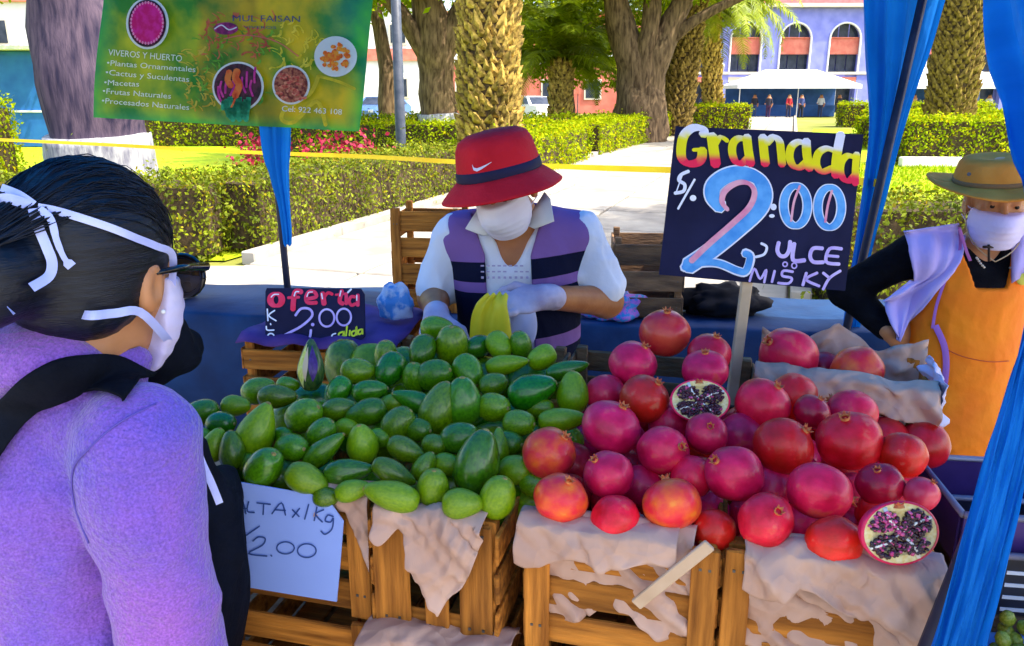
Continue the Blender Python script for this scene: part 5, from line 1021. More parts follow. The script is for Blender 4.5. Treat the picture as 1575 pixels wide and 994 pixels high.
pm1(1055, 390, 70, 54, 65, M_pD, 'small plum coloured pomegranate below the rear crate'); pm1(1290, 640, 86, 66, 115, M_pD, 'plum red pomegranate with an open crown above the large cut half')
pm1(145, 535, 106, 84, 50, M_pO, 'orange red pomegranate touching the avocados'); pm1(185, 690, 108, 74, 68, M_pO, 'pale orange pomegranate with a dark scar at the folded paper'); pm1(570, 710, 110, 88, 100, M_pO, 'orange pomegranate without visible crown at the front of its crate', 0, -.3)
pm1(1080, 665, 116, 97, -15, M_p, 'large red pomegranate whose crown points at the front curtain', -.015, .1); pm1(1435, 675, 60, 60, 60, mat('pomegranate_rind_pink', (.66, .02, .06), (.72, .06, .10), rough=.36, scale=1.6, coat=.3), 'small light red pomegranate above the cut half')
for i in range(10):
    for j in range(5):
        p = A3 + U * (.02 + i * .078 + random.uniform(-.01, .01)) + Vd * (.09 + j * .095) + Vector((0, 0, -.062 + .014 * j)); px, py = proj(p)
        if px > 1430 or py < 560: continue
        pomegranate(0, 0, 39, 37, None, c=p)
# rear right crate with two pomegranates
A6, r6, w6 = corner(1163, 574, 1432, 606, 1.083); c6 = crate('small paper lined crate holding two pomegranates, before the orange apron', A6, r6, w6, .25, .17, 'post', 1.083)
crate('crate under the small paper lined crate', A6 + Vector((0, -.004, 0)), r6, w6, .25, .30, 'plain', 1.083 - .176, M_woodD, nsl=4)
paper('crumpled paper over the near rim of the small rear crate', c6, -.004, w6 + .012, .17, lambda u: .07 + .03 * math.sin(u * 7) + .01 * math.sin(u * 19), 2.2, y=-.022)
def backpaper(label, cr, w, d, h, seed):
    Mx = W[cr]; rows = []
    for j in range(22):
        l = j / 21; rows.append([Mx @ (Vector((-.01 + (w + .02) * i / 36, d - .02 - .04 * (1 - l), .03 + (h + .0) * l + .018 * math.sin(i * .3 + seed) * l)) + Vector((0, -abs(crumple(Vector((i * .012, l * .2, seed)), 1.3, seed)), crumple(Vector((i * .011, l * .1, seed + 5)), .9, seed)))) for i in range(37)])
    g = G(); g.grid(rows); tag(solid(g.obj('wrapping_paper', M_paper, None, True), .0012), label, 'paper', 'paper lining the crates')
backpaper('paper standing up inside the far side of the small rear crate', c6, w6, .25, .17, 3)
def side_paper():
    Mx = W[c6]; g = G(); g.grid([[Mx @ (Vector((w6 + .014 + .02 * math.sin(j * .8) * (i / 10), -.03 + .2 * j / 14, .195 - .085 * i / 10 * (1 - .6 * j / 14))) + Vector((crumple(Vector((i * .02, j * .015, 1)), .8, 4), 0, 0))) for j in range(15)] for i in range(11)]); tag(solid(g.obj('wrapping_paper', mat('bluish_paper', (.5, .45, .6), (.65, .6, .75), rough=.8, scale=5), None, True), .0012), 'bluish paper corner folded over the side of the small rear crate', 'paper', 'paper lining the crates')
side_paper()
def in6(px, py, r, v, lab, m):
    n = W[c6].to_3x3() @ Vector((0, -1, 0)); o = W[c6] @ Vector((0, v, 0)); c = onplane(px, py, o, n); return pomegranate(0, 0, r, r * .82, 150 if px < 1250 else None, 0, m, lab, None, c)
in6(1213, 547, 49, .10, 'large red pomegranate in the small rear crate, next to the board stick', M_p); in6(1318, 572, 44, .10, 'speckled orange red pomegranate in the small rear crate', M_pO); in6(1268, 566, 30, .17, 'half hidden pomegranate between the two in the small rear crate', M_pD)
# cut halves
M_cream = mat('pomegranate_pith', (.75, .55, .18), (.85, .74, .40), rough=.5, scale=7); M_aril = mat('pomegranate_aril', (.018, .001, .006), (.07, .002, .016), rough=.12, scale=5, coat=.8, rand=.3); M_arP = mat('pomegranate_aril_pink', (.5, .02, .16), (.7, .12, .3), rough=.2, scale=5, coat=.6)
def half(px, py, a, b, label, face, push, seed, pink):
    random.seed(seed); c = pom_pos(px, py, push); sc = (c - CAM).dot(-IF) / FPX; r = a * sc; face = Vector(face).normalized()
    up = (Vector((0, 0, 1)) - face * face.z).normalized(); rt = up.cross(face); Mx = Matrix.Translation(c) @ Matrix((rt, up, face)).transposed().to_4x4() @ Matrix.Diagonal((r, r * b / a / max(.5, abs(face.dot(IF))) , r * .9, 1))
    o = bpy.data.objects.new('cut_pomegranate', None); COL.objects.link(o); o.matrix_basis = Mx; W[o] = Mx; tag(o, label, 'pomegranate'); o.empty_display_size = .1
    g = G(); g.lathe([(.03, -.92), (.35, -.86), (.65, -.68), (.86, -.42), (.97, -.15), (1, 0), (.985, .03), (.93, .03)], 36, cap=False); g.obj('rind', M_p, o, True, local=True)
    g = G(); g.lathe([(.95, .0), (.95, .025), (.9, .02), (.5, -.02), (.02, -.03)], 36); g.obj('pith', M_cream, o, True, local=True)
    J = [G(), G()]; chambers = [(-.42, .38, .38, .3), (.42, .28, .36, .42), (-.38, -.38, .42, .34), (.36, -.42, .34, .26), (0, .02, .2, .2)]
    for cx, cy, rx, ry in chambers:
        for k in range(int(150 * rx * ry * 6)):
            q = random.uniform(0, 6.28); d = math.sqrt(random.random()); x, y = cx + rx * d * math.cos(q), cy + ry * d * math.sin(q)
            if x * x + y * y > .72: continue
            s_ = random.uniform(.055, .08); mt = Matrix.Translation((x, y, .02 + random.uniform(0, .04))) @ Matrix.Rotation(random.uniform(0, 3), 4, 'X') @ Matrix.Rotation(random.uniform(0, 3), 4, 'Z') @ Matrix.Diagonal((s_, s_ * .8, s_ * 1.25, 1))
            J[1 if random.random() < pink * (1 if cy > .3 and cx < 0 else .35) else 0].lathe([(.1, -1), (.8, -.5), (.95, .1), (.6, .75), (.1, 1)], 6, mt)
    tag(J[0].obj('seeds', M_aril, o, True, local=True), kind='stuff')
    if len(J[1].v): tag(J[1].obj('pink_seeds', M_arP, o, True, local=True), kind='stuff')
    g = G()
    for a0 in (.5, 2.0, 3.6, 5.2): g.tube([(.08 * math.cos(a0), .08 * math.sin(a0), .05), (.5 * math.cos(a0 + .15), .5 * math.sin(a0 + .15), .06), (.9 * math.cos(a0), .9 * math.sin(a0), .03)], [.03, .05, .06], 6)
    g.obj('membrane', mat('membrane_white', (.75, .72, .62), (.85, .83, .78), rough=.4), o, True, local=True)
    g = G(); calyx(g); g.v = [tuple(Matrix.Rotation(R(-90), 4, 'X') @ Vector(v) * .9) for v in g.v]; solid(g.obj('calyx', M_cal, o, local=True), .02)
half(780 + 668 / 2.25, 460 + 352 / 2.25, 105 / 2.25, 74 / 2.25, 'smaller cut pomegranate half in the middle of the heap, dark seeds showing', (IF + Vector((0, 0, .25))), -.03, 3, .12)
half(780 + 1360 / 2.25, 460 + 810 / 2.25, 145 / 2.25, 110 / 2.25, 'large cut pomegranate half with pink and black seeds at the crate corner', (IF + Vector((.12, 0, .05))), -.06, 4, .55)
random.seed(99)
# ------------------------------------------------------------------ trays and grapes on the right
M_blk = mat('black_plastic', (.010, .010, .018), (.025, .025, .04), rough=.3, scale=10, spec=.6); M_ins = mat('violet_black_plastic', (.03, .015, .09), (.06, .03, .16), rough=.35, scale=8)
rt = Matrix.Rotation(R(-8), 4, 'Z')
def tray(label, c, w, d, h, m):
    t = thing('plastic_tray', label, 'tray', c, R(-8), 'black fruit trays'); th = .006
    G().box((0, 0, th / 2), (w, d, th)).obj('base', m, t, local=True)
    for nm, cc, ss in (('front_wall', (0, -d / 2, h / 2), (w, th, h)), ('back_wall', (0, d / 2, h / 2), (w, th, h)), ('side_wall', (-w / 2, 0, h / 2), (th, d - .014, h)), ('side_wall', (w / 2, 0, h / 2), (th, d - .014, h))): G().box(cc, ss, ch=.001).obj(nm, m, t, local=True)
    q = G(); z = h + .003
    q.tube([(-w / 2, -d / 2, z), (w / 2, -d / 2, z), (w / 2, d / 2, z), (-w / 2, d / 2, z), (-w / 2, -d / 2, z)], .006, 6); q.obj('rim', mat('grey_rim', (.16, .16, .22), (.3, .3, .4), rough=.35), t, True, local=True); return t
q = atZ(1520, 735, .965); tr1 = tray('shallow violet black tray beside the small rear crate', (q.x + .06, q.y - .06, .885), .34, .22, .085, M_ins)
q = atZ(1560, 800, .93); tr2 = tray('deep black tray behind the front blue curtain', (q.x + .055, q.y - .02, .80), .30, .19, .12, M_blk)
for k in range(4): G().box((0, -.098, .03 + k * .022), (.22, .003, .006)).obj('vent_slot', mat('slot_white', (.6, .62, .7)), tr2, local=True)
t = thing('side_stand', 'stand under a pale blue cloth beside the pomegranate crates', 'stand', (.98, 1.22, 0), R(-8)); g = G(); g.box((.05, 0, .39), (.52, .55, .78), ch=.01); g.obj('box', M_woodD, t, local=True)
g = G(); rows = []
for y, z in ((.30, .6), (.285, .784), (0, .788), (-.285, .786), (-.297, .7), (-.302, .6), (-.305, .5)): rows.append([Vector((-.225 + .56 * i / 24, y - (.012 * math.sin(i * 1.1) if z < .75 else 0), z + .002 * math.sin(i))) for i in range(25)])
g.grid(rows); g.obj('cloth', mat('pale_blue_cloth', (.10, .26, .68), (.16, .34, .75), rough=.7, scale=5), t, True, local=True)
q = atZ(1565, 960, .86); gc = crate('low crate of green grapes in front of the blue cloth', Vector((q.x - .07, q.y - .10, .83)), R(-8), .30, .19, .12, 'plain', .83, M_woodD)
bx = thing('packing_box', 'plain wooden box under the low grape crate', 'box', (*(W[gc] @ Vector((.15, .095, 0)))[:2], 0), R(-8)); G().box((0, 0, .353), (.29, .18, .706), ch=.004).obj('body', M_woodD, bx, local=True); G().box((0, -.092, .5), (.27, .006, .1), ch=.002).obj('board', M_wood, bx, local=True)
M_gr = mat('green_grape', (.22, .30, .02), (.42, .46, .06), rough=.25, scale=4, coat=.4, rand=.2, transl=.15); gm = None
for bI, lb in ((0, 'bunch of pale green grapes next to the front curtain'), (1, 'bunch of green grapes at the far end of the grape crate')):
    gb = thing('grape_bunch', lb, 'grapes', tuple(W[gc] @ Vector((.08 + .14 * bI, .09, .02))), 0, 'green grape bunches'); g = G(); g.tube([(0, 0, .11), (.02, .03, .15), (.05, .04, .16)], .004, 5); g.obj('stalk', M_stem, gb, local=True)
    for k in range(46):
        v = Vector((random.gauss(0, .034), random.gauss(0, .034), .03 + abs(random.gauss(0.05, .028)))); lm = Matrix.Translation(v) @ Matrix.Rotation(random.uniform(0, 3), 4, 'X') @ Matrix.Diagonal((.0118, .0118, .0135, 1))
        if gm is None: s_ = G(); s_.lathe([(.05, -1), (.6, -.8), (.95, -.3), (.95, .3), (.6, .8), (.05, 1)], 10); o = s_.obj('grape', M_gr, gb, True, local=True); gm = o.data; o.matrix_basis = lm
        else: link('grape', gm, gb, lm)
# ================================================================== people
def frame(f, up=(0, 0, 1)):
    f = Vector(f).normalized(); u = Vector(up); r = f.cross(u).normalized(); u = r.cross(f).normalized()
    return np.array(Matrix((r, f, u)).transposed())
def loc(P, C, M3, s=1): return ((P - np.array(C)) @ M3) / s
def head_sdf(P, C, M3, s=1.0):
    q = loc(P, C, M3, s)
    d = smin(ell(q, (0, -.018, .035), (.076, .096, .088)), ell(q, (0, .028, -.042), (.057, .062, .082)), .035)
    d = smin(d, ell(q, (0, .066, -.108), (.024, .02, .018)), .025)
    for sx in (-1, 1):
        d = smin(d, ell(q, (sx * .036, .058, -.032), (.028, .026, .026)), .02)
        d = smax(d, -ell(q, (sx * .031, .098, .004), (.017, .014, .011)), .010)
        d = smin(d, ell(q, (sx * .031, .076, .003), (.0125, .0125, .0115)), .003)
        e = smax(ell(q, (sx * .077, -.006, -.012), (.012, .021, .033)), -ell(q, (sx * .092, -.002, -.008), (.012, .011, .02)), .006); d = smin(d, e, .008)
    d = smin(d, cap(q, (-.034, .083, .021), (.034, .083, .021), .009, .009), .016)
    d = smin(d, cap(q, (0, .088, .008), (0, .108, -.030), .007, .012), .012)
    for sx in (-1, 1): d = smin(d, ell(q, (sx * .012, .098, -.034), (.009, .01, .008)), .008)
    d = smin(d, cap(q, (-.016, .084, -.061), (.016, .084, -.061), .006, .006), .006); d = smin(d, cap(q, (-.013, .082, -.071), (.013, .082, -.071), .007, .007), .006)
    return d * s
def mask_sdf(P, C, M3, s=1.0, th=.009, lo=-.128, hi=-.002, back=.016):
    q = loc(P, C, M3, s)
    h = smin(ell(q, (0, .032, -.050), (.062, .076, .086)), cap(q, (0, .096, -.005), (0, .112, -.040), .012, .016), .035)
    h = h - (th + .004) / s + .0007 * np.sin(q[:, 2] * 330)
    reg = np.maximum(np.maximum(q[:, 2] - hi - .35 * np.maximum(0, -np.abs(q[:, 0]) + .0), lo - q[:, 2]), back - q[:, 1] + .25 * np.abs(q[:, 2] + .055))
    return smax(h, reg, .006) * s
def hand_sdf(P, Wr, dirv, back, curl=.6, side=1, spread=.0, thumb=.5):
    f = Vector(dirv).normalized(); b = Vector(back); b = (b - f * b.dot(f)).normalized(); x = f.cross(b).normalized() * side
    q = (P - np.array(Wr)) @ np.array(Matrix((x, f, b)).transposed())
    d = smin(ell(q, (0, .05, 0), (.043, .05, .0165)), cap(q, (0, -.02, 0), (0, .02, 0), .026, .028), .02)
    for x0, L, cu in ((.031, .070, curl), (.0105, .079, curl * 1.05), (-.0105, .073, curl * 1.1), (-.031, .056, curl * 1.2)):
        p = np.array([x0, .088, 0.]); a = cu * .45; sg = []
        for k, (fr, rr) in enumerate(((.45, .0098), (.31, .0088), (.24, .0078))):
            n = p + L * fr * np.array([spread * x0 * 8, math.cos(a), -math.sin(a)]); sg.append(cap(q, p, n, rr, rr * .92)); p = n; a += cu
        d = smin(d, sunion(sg, .004), .006)
    t0 = np.array([.030, .022, -.004]); t1 = t0 + np.array([.034, .028, -.012]); t2 = t1 + np.array([.012, .030, -.016 * (1 + thumb)]); t3 = t2 + np.array([.002, .022, -.012 * (1 + thumb)])
    d = smin(d, sunion([cap(q, t0, t1, .016, .012), cap(q, t1, t2, .0115, .010), cap(q, t2, t3, .0098, .0085)], .006), .010); return d
M_skin = mat('skin_tan', (.34, .10, .022), (.44, .15, .038), rough=.45, scale=18, bump=.08, bscale=120, spec=.4)
M_skinL = mat('skin_warm', (.42, .17, .065), (.52, .23, .10), rough=.45, scale=18, bump=.08, bscale=120, spec=.4)
M_hair = mat('black_hair', (.002, .003, .007), (.006, .010, .022), rough=.38, scale=5, stretch=(3, 3, 30), bump=.22, bscale=22, spec=.3)
M_eye = mat('eye_white', (.30, .27, .25), rough=.25); M_iris = mat('eye_dark', (.02, .01, .006), rough=.1)
M_mask = mat('mask_lilac', (.62, .54, .82), (.74, .67, .88), rough=.75, scale=9, bump=.15, bscale=90)
def eyes(root, C, M3, s):
    for sx in (-1, 1):
        c = Vector(C) + Matrix(M3.tolist()) @ Vector((sx * .031, .0795, .002)) * s; mt = Matrix.Translation(c) @ Matrix(M3.tolist()).to_4x4() @ Matrix.Rotation(R(-90), 4, 'X')
        e = G().lathe([(.0005, -.009), (.006, -.006), (.0085, 0), (.006, .006), (.001, .0088)], 12, mt).obj('eye', M_eye, root, True); G().lathe([(.0062, .0072), (.0058, .0088), (.0005, .0096)], 10, mt).obj('iris', M_iris, e, True)
        b = G(); o = Vector(C); Mm = Matrix(M3.tolist()); b.tube([o + Mm @ Vector((sx * (.014 + .011 * k), .0935 - .003 * k * k * .35, .026 + (.004 if k in (1, 2) else 0))) * s for k in range(4)], [.003, .004, .0038, .002], 6); b.obj('eyebrow', M_hair, root, True)
# ------------------------------------------------------------------ the vendor in the red hat
man = thing('person', 'vendor in red bucket hat, white mask and navy lilac vest bending over avocados', 'person', (.03, 2.32, 0))
Hc = atY(769, 268, 2.10); axis = (IU * .92 - IR * .20 + IF * .30).normalized(); fF = Vector((-.38, -1, -.15)); fF = (fF - axis * fF.dot(axis)).normalized()
hup = (IU * .80 - IR * .20 + IF * .62).normalized(); fH = Vector((-.42, -1, -.2)); fH = (fH - hup * fH.dot(hup)).normalized(); MM = frame(fH, hup); CM = np.array(Hc - hup * .040 - fH * .018); sM = .96
SLm, SRm = np.array([-.165, 2.26, 1.235]), np.array([.195, 2.25, 1.24]); ELm, ERm = np.array([-.225, 2.26, 1.055]), np.array([.270, 2.23, 1.05]); WLm, WRm = np.array([-.195, 2.00, 1.065]), np.array([.075, 2.005, 1.118])
CN = CM + MM @ np.array([0, -.03, -.10])
def man_body(P):
    arms = sunion([cap(P, SLm, ELm, .052, .043), cap(P, ELm, WLm, .044, .029), cap(P, SRm, ERm, .052, .043), cap(P, ERm, WRm, .045, .029)], .03)
    d = smin(head_sdf(P, CM, MM, sM), cap(P, CN, (.015, 2.25, 1.24), .052, .064), .03)
    t = sunion([ell(P, (.015, 2.245, 1.14), (.155, .106, .17)), cap(P, SLm, SRm, .045, .045), ell(P, (.02, 2.27, .93), (.145, .11, .17)), cap(P, (-.07, 2.3, .85), (-.09, 2.32, .07), .085, .05), cap(P, (.11, 2.3, .85), (.13, 2.34, .07), .085, .05), cap(P, (-.09, 2.33, .05), (-.09, 2.2, .04), .045, .035), cap(P, (.13, 2.35, .05), (.13, 2.22, .04), .045, .035),
                cap(P, WLm, WLm + np.array([.0, -.08, -.03]), .022, .010), cap(P, WRm, WRm + np.array([-.08, -.026, -.009]), .022, .010)], .05)
    return smin(smin(d, t, .03), arms, .03)
sdf_obj('body', man_body, (-.36, 1.85, -.03), (.42, 2.5, 1.56), .0055, M_skin, man)
eyes(man, CM, MM, sM)
def man_torso(P): return sunion([ell(P, (.02, 2.245, 1.12), (.178, .118, .19)), cap(P, SLm + np.array([.02, 0, -.005]), SRm + np.array([-.02, 0, -.005]), .062, .062), ell(P, (.02, 2.265, .93), (.17, .135, .18))], .06)
def man_shirt(P):
    dl, dr = ELm - SLm, ERm - SRm
    sl = sunion([cap(P, SLm, SLm + dl * .86, .060, .066), cap(P, SRm, SRm + dr * .80, .062, .074)], .02)
    d = smin(man_torso(P) - .003, sl, .035) - .020 * folds(P, 27, 5, (1, 1, .55)) - .006 * folds(P, 60, 9, (1, 1, .5))
    v = cap(P, (.0, 2.165, 1.31), (-.006, 2.105, 1.135), .074, .008); nk = cap(P, (.0, 2.20, 1.27), (-.01, 2.12, 1.40), .062, .075)
    return smax(smax(smax(d, -v, .008), -nk, .01), .80 - P[:, 2], .01)
sdf_obj('shirt', man_shirt, (-.40, 1.98, .78), (.46, 2.45, 1.36), .0055, mat('white_shirt', (.66, .66, .72), (.78, .78, .82), rough=.8, scale=6, bump=.2, bscale=50), man)
VX = -.012
M_vl, M_vn = mat('vest_lilac', (.30, .16, .44), (.38, .22, .54), rough=.75, scale=8, bump=.2, bscale=60), mat('vest_navy_', (.006, .010, .035), (.016, .022, .06), rough=.75, scale=8, bump=.2, bscale=60)
def man_vest(P):
    d = man_torso(P) - .013 - .006 * folds(P, 20, 8, (1, 1, .5)); x = np.abs(P[:, 0] - VX - .05 * (1.2 - P[:, 2]))
    op = np.minimum(.062 + .35 * np.maximum(0, P[:, 2] - 1.2) - x, 2.235 - P[:, 1]); nk = cap(P, (.0, 2.22, 1.26), (-.01, 2.14, 1.40), .078, .09)
    side = np.minimum.reduce([cap(P, SLm, ELm, .058, .06), cap(P, SRm, ERm, .060, .064)]) * -1
    return smax(smax(smax(smax(d, op, .004), -nk, .008), .83 - P[:, 2], .006), side - .004, .004)
def vest_m(c):
    z = c[:, 2] + .09 * (c[:, 0] - .02) * -1; return np.where(z > 1.185, 0, np.where(z > 1.135, 1, np.where(z > 1.105, 0, np.where(z > .965, 1, np.where(z > .925, 0, 1)))))
def vest_mat():
    m = mat('vest_bands', (.3, .16, .44), rough=.8, bump=.2, bscale=60, spec=.1); t = m.node_tree; N = t.nodes; L = t.links; tc = N.new('ShaderNodeTexCoord'); sx = N.new('ShaderNodeSeparateXYZ'); L.new(tc.outputs['Object'], sx.inputs[0])
    k = N.new('ShaderNodeMath'); k.operation = 'MULTIPLY_ADD'; k.inputs[1].default_value = -.09; L.new(sx.outputs['X'], k.inputs[0]); L.new(sx.outputs['Z'], k.inputs[2])
    mr = N.new('ShaderNodeMapRange'); mr.inputs['From Min'].default_value = .8; mr.inputs['From Max'].default_value = 1.3; L.new(k.outputs[0], mr.inputs[0])
    r = N.new('ShaderNodeValToRGB'); r.color_ramp.interpolation = 'CONSTANT'; e = r.color_ramp.elements; nav = (.004, .006, .026, 1); lil = (.21, .105, .31, 1)
    e[0].position = 0; e[0].color = nav; e[1].position = .25; e[1].color = lil
    for z, c in ((.965, nav), (1.105, lil), (1.135, nav), (1.190, lil)): x = e.new((z - .8) / .5); x.color = c
    L.new(mr.outputs[0], r.inputs[0]); L.new(r.outputs[0], N['Principled BSDF'].inputs['Base Color']); return m
sdf_obj('vest', man_vest, (-.26, 2.0, .8), (.30, 2.45, 1.36), .005, vest_mat(), man)
def man_tr(P): return smax(sunion([ell(P, (.02, 2.29, .86), (.172, .14, .13)), cap(P, (-.07, 2.3, .82), (-.09, 2.33, .08), .105, .075), cap(P, (.11, 2.3, .82), (.13, 2.34, .08), .105, .075)], .04) - .006 * folds(P, 22, 2), P[:, 2] - .91, .01)
sdf_obj('trousers', man_tr, (-.25, 2.1, 0), (.33, 2.5, .95), .010, mat('navy_trousers', (.012, .014, .03), (.025, .03, .05), rough=.85, scale=10), man)
sdf_obj('face_mask', lambda P: mask_sdf(P, CM, MM, sM), CM - .2, CM + .2, .004, mat('mask_white', (.70, .66, .80), (.80, .77, .86), rough=.75, scale=9), man)
g = G()
for s_ in (-1, 1):
    T = lambda v: Vector(CM) + Matrix(MM.tolist()) @ Vector(v) * sM
    for zz in (-.02, -.095): g.tube([T((s_ * .056, .045, zz)), T((s_ * .074, .02, -.02 if zz > -.05 else -.05)), T((s_ * .083, -.012, -.005 if zz > -.05 else -.04))], .0016, 5)
g.obj('mask_strap', M_mask, man, True)
def man_hair(P):
    q = loc(P, CM, MM, sM); return smax(ell(q, (0, -.024, .03), (.083, .098, .088)), q[:, 1] - .035 - .4 * (q[:, 2] - .05), .01) + .002 * np.sin(q[:, 0] * 300)
sdf_obj('hair', man_hair, CM - .16, CM + .16, .006, M_hair, man)
# collar
g = G(); Tm = lambda px, py, Y: atY(px, py, Y)
for out in ([(838, 296, 2.17), (806, 345, 2.135), (822, 352, 2.12), (852, 340, 2.11), (846, 305, 2.15)], [(735, 322, 2.15), (716, 352, 2.115), (742, 362, 2.10), (768, 360, 2.10), (757, 338, 2.12)]): solid(G().add([Tm(*q) for q in out], [tuple(range(5))]).obj('collar', mat('collar_cream', (.68, .66, .66), (.78, .76, .74), rough=.8), man, True), .006)
g = G()
for k in range(3):
    for i in range(9):
        if random.random() < .85: a = atY(742 + i * 8.6, 409 + k * 9, 2.105); g.box(a, (.009 if k < 2 else .007, .003, .0035 if k < 2 else .006))
g.obj('shirt_print', mat('print_grey_violet', (.4, .34, .5)), man)
# bucket hat
hat = thing('bucket_hat', 'red bucket hat with black band and white swoosh on the bending vendor', 'hat', tuple(Hc)); Hm = Matrix.Translation(Hc) @ Matrix(frame(fF, axis).tolist()).to_4x4()
M_red = mat('hat_red', (.55, .004, .012), (.68, .010, .02), rough=.75, scale=9, bump=.25, bscale=90)
cr_prof = [(.104, -.004), (.103, .02), (.099, .05), (.094, .078), (.084, .098), (.062, .110), (.03, .114), (.002, .115)]
wobf = lambda a, i: (1 + .02 * math.sin(2 * a + .5) + .010 * math.sin(5 * a)) * (1 + .10 * abs(math.sin(a)) * (1 if i < 99 else 1))
g = G(); g.lathe(cr_prof, 40, Hm, wob=wobf); hc_ = g.obj('crown', M_red, hat, True); bv = BVHTree.FromPolygons([Vector(v) for v in g.v], [f for f in g.f])
g = G(); g.lathe([(.103, .004), (.115, -.006), (.130, -.020), (.146, -.036), (.151, -.042), (.1505, -.045), (.143, -.040), (.128, -.025), (.112, -.011), (.099, -.003)], 48, Hm, wob=lambda a, i: wobf(a, i) * (1 + .02 * math.sin(3 * a + 1))); g.obj('brim', M_red, hat, True)
g = G(); g.lathe([(.1045, .000), (.1062, .003), (.1050, .024), (.1025, .026)], 40, Hm, wob=wobf); g.obj('band', mat('hat_band', (.010, .008, .03), (.02, .015, .05), rough=.7), hat, True)
def on_hat(x, y, off=.0015):
    d = ray(x, y).normalized(); l, n, i, ds = bv.ray_cast(CAM, d); return (l + (n if n.dot(d) < 0 else -n) * off) if l else None
sw = [(727, 254, 1.5), (729, 260, 4), (734, 261.5, 5), (741, 258.5, 4), (748, 254.5, 2.4), (756, 249.5, .6)]; rows = []
for x, y, w in sw:
    a, b = on_hat(x, y - w / 2), on_hat(x, y + w / 2)
    if a and b: rows.append([a, b])
if len(rows) > 2: g = G(); g.grid(rows); solid(g.obj('swoosh_mark', mat('swoosh_white', (.75, .7, .8)), hat), .0008)
# gloves
M_glove = mat('latex_glove', (.36, .30, .44), (.56, .50, .62), rough=.5, scale=16, bump=.35, bscale=45, transl=.1)
Wr = WRm + np.array([.004, 0, 0]); hd = (-.92, -.30, -.10); bk = (-.05, -.62, .78)
sdf_obj('glove', lambda P: smin(hand_sdf(P, Wr, hd, bk, .62, 1), cap(P, Wr, Wr + np.array([.03, .025, -.008]), .029, .033), .02) - .0005 - .0022 * folds(P, 70, 3), Wr - .2, Wr + .12, .0033, M_glove, man)
Wl = WLm; hd2 = (.02, -.86, -.36); bk2 = (-.2, -.35, .9)
sdf_obj('glove', lambda P: smin(hand_sdf(P, Wl, hd2, bk2, .55, -1, .02), cap(P, Wl, Wl + np.array([-.004, .035, 0]), .029, .033), .02) - .0005 - .0022 * folds(P, 70, 6), Wl - .2, Wl + .12, .0033, M_glove, man)
yb = atY(752, 484, 1.94)
def pleat(name, rows, npl, amp, m, parent=None, n=6, nu=26, seed=0):
    Ls = catmull([r[0] for r in rows], n); Rs = catmull([r[1] for r in rows], n); out = []
    for i, (l, r) in enumerate(zip(Ls, Rs)):
        ac = r - l; nr = ac.cross(Vector((0, 0, 1))).normalized(); out.append([l + ac * (j / nu) + nr * amp * (math.sin(npl * 6.28 * j / nu + seed + .12 * i) + .4 * math.sin(npl * 14 * j / nu + .3 * i)) + Vector((0, 0, .004 * math.sin(j * .9 + seed))) for j in range(nu + 1)])
    g = G(); g.grid(out); return solid(g.obj(name, m, parent, True), .0015)
o = pleat('plastic_bag', [(atY(748, 452, 1.935), atY(782, 452, 1.935)), (atY(732, 468, 1.92), atY(780, 466, 1.92)), (atY(724, 495, 1.915), atY(784, 492, 1.915)), (atY(722, 540, 1.915), atY(790, 540, 1.915))], 1.3, .007, mat('yellow_plastic', (.75, .60, .01), (.85, .75, .06), rough=.35, transl=.25, scale=6)); tag(o, 'yellow plastic bag in the gloved hand of the vendor in the red hat', 'bag')
wb = atY(806, 500, 1.97); o = sdf_obj('plastic_bag', lambda P: ell(P - np.array(wb), (0, 0, 0), (.036, .018, .062)) - .010 * folds(P, 46, 15, (1, 1, .35)), np.array(wb) - .1, np.array(wb) + .1, .004, mat('clear_bag', (.55, .55, .78), (.7, .7, .85), rough=.25, transl=.4, scale=6), None); tag(o, 'clear whitish plastic bag hanging beside the yellow bag', 'bag')
# ------------------------------------------------------------------ the woman in the orange apron
wom = thing('person', 'woman in straw hat, lilac mask and orange apron, hand on hip, watching', 'person', (1.37, 2.36, 0))
fW = Vector((-.30, -.95, -.10)); MW = frame(fW); CW = np.array(atY(1534, 309, 2.30)); sW = .98
S1, S2 = np.array([1.195, 2.35, 1.165]), np.array([1.535, 2.36, 1.17]); E1, E2 = np.array([1.045, 2.45, 1.03]), np.array([1.62, 2.42, .92]); H1, H2 = np.array([1.15, 2.34, .925]), np.array([1.61, 2.40, .68])
def wom_torso(P): return sunion([ell(P, (1.37, 2.345, 1.03), (.155, .105, .17)), cap(P, S1, S2, .05, .05), ell(P, (1.365, 2.35, .85), (.165, .125, .17)), ell(P, (1.36, 2.36, .66), (.18, .145, .22))], .06)
def wom_body(P):
    d = smin(head_sdf(P, CW, MW, sW), cap(P, CW + MW @ np.array([0, -.025, -.09]), (1.372, 2.35, 1.15), .045, .056), .03); t = wom_torso(P) + .012
    legs = sunion([cap(P, (1.29, 2.36, .6), (1.28, 2.38, .07), .085, .05), cap(P, (1.44, 2.36, .6), (1.45, 2.38, .07), .085, .05), cap(P, (1.28, 2.39, .05), (1.27, 2.26, .04), .045, .034), cap(P, (1.45, 2.39, .05), (1.44, 2.26, .04), .045, .034)], .03)
    a = sunion([cap(P, S1, E1, .045, .038), cap(P, E1, H1, .038, .027), cap(P, S2, E2, .045, .038), cap(P, E2, H2, .038, .027), hand_sdf(P, H1, (.85, .1, -.45), (-.3, -.8, .3), .5, -1), hand_sdf(P, H2, (0, -.1, -1), (.9, 0, 0), .3, 1)], .012)
    return smin(smin(smin(d, t, .03), legs, .03), a, .02)
sdf_obj('body', wom_body, (.92, 2.0, -.03), (1.78, 2.58, 1.48), .0055, M_skinL, wom); eyes(wom, CW, MW, sW)
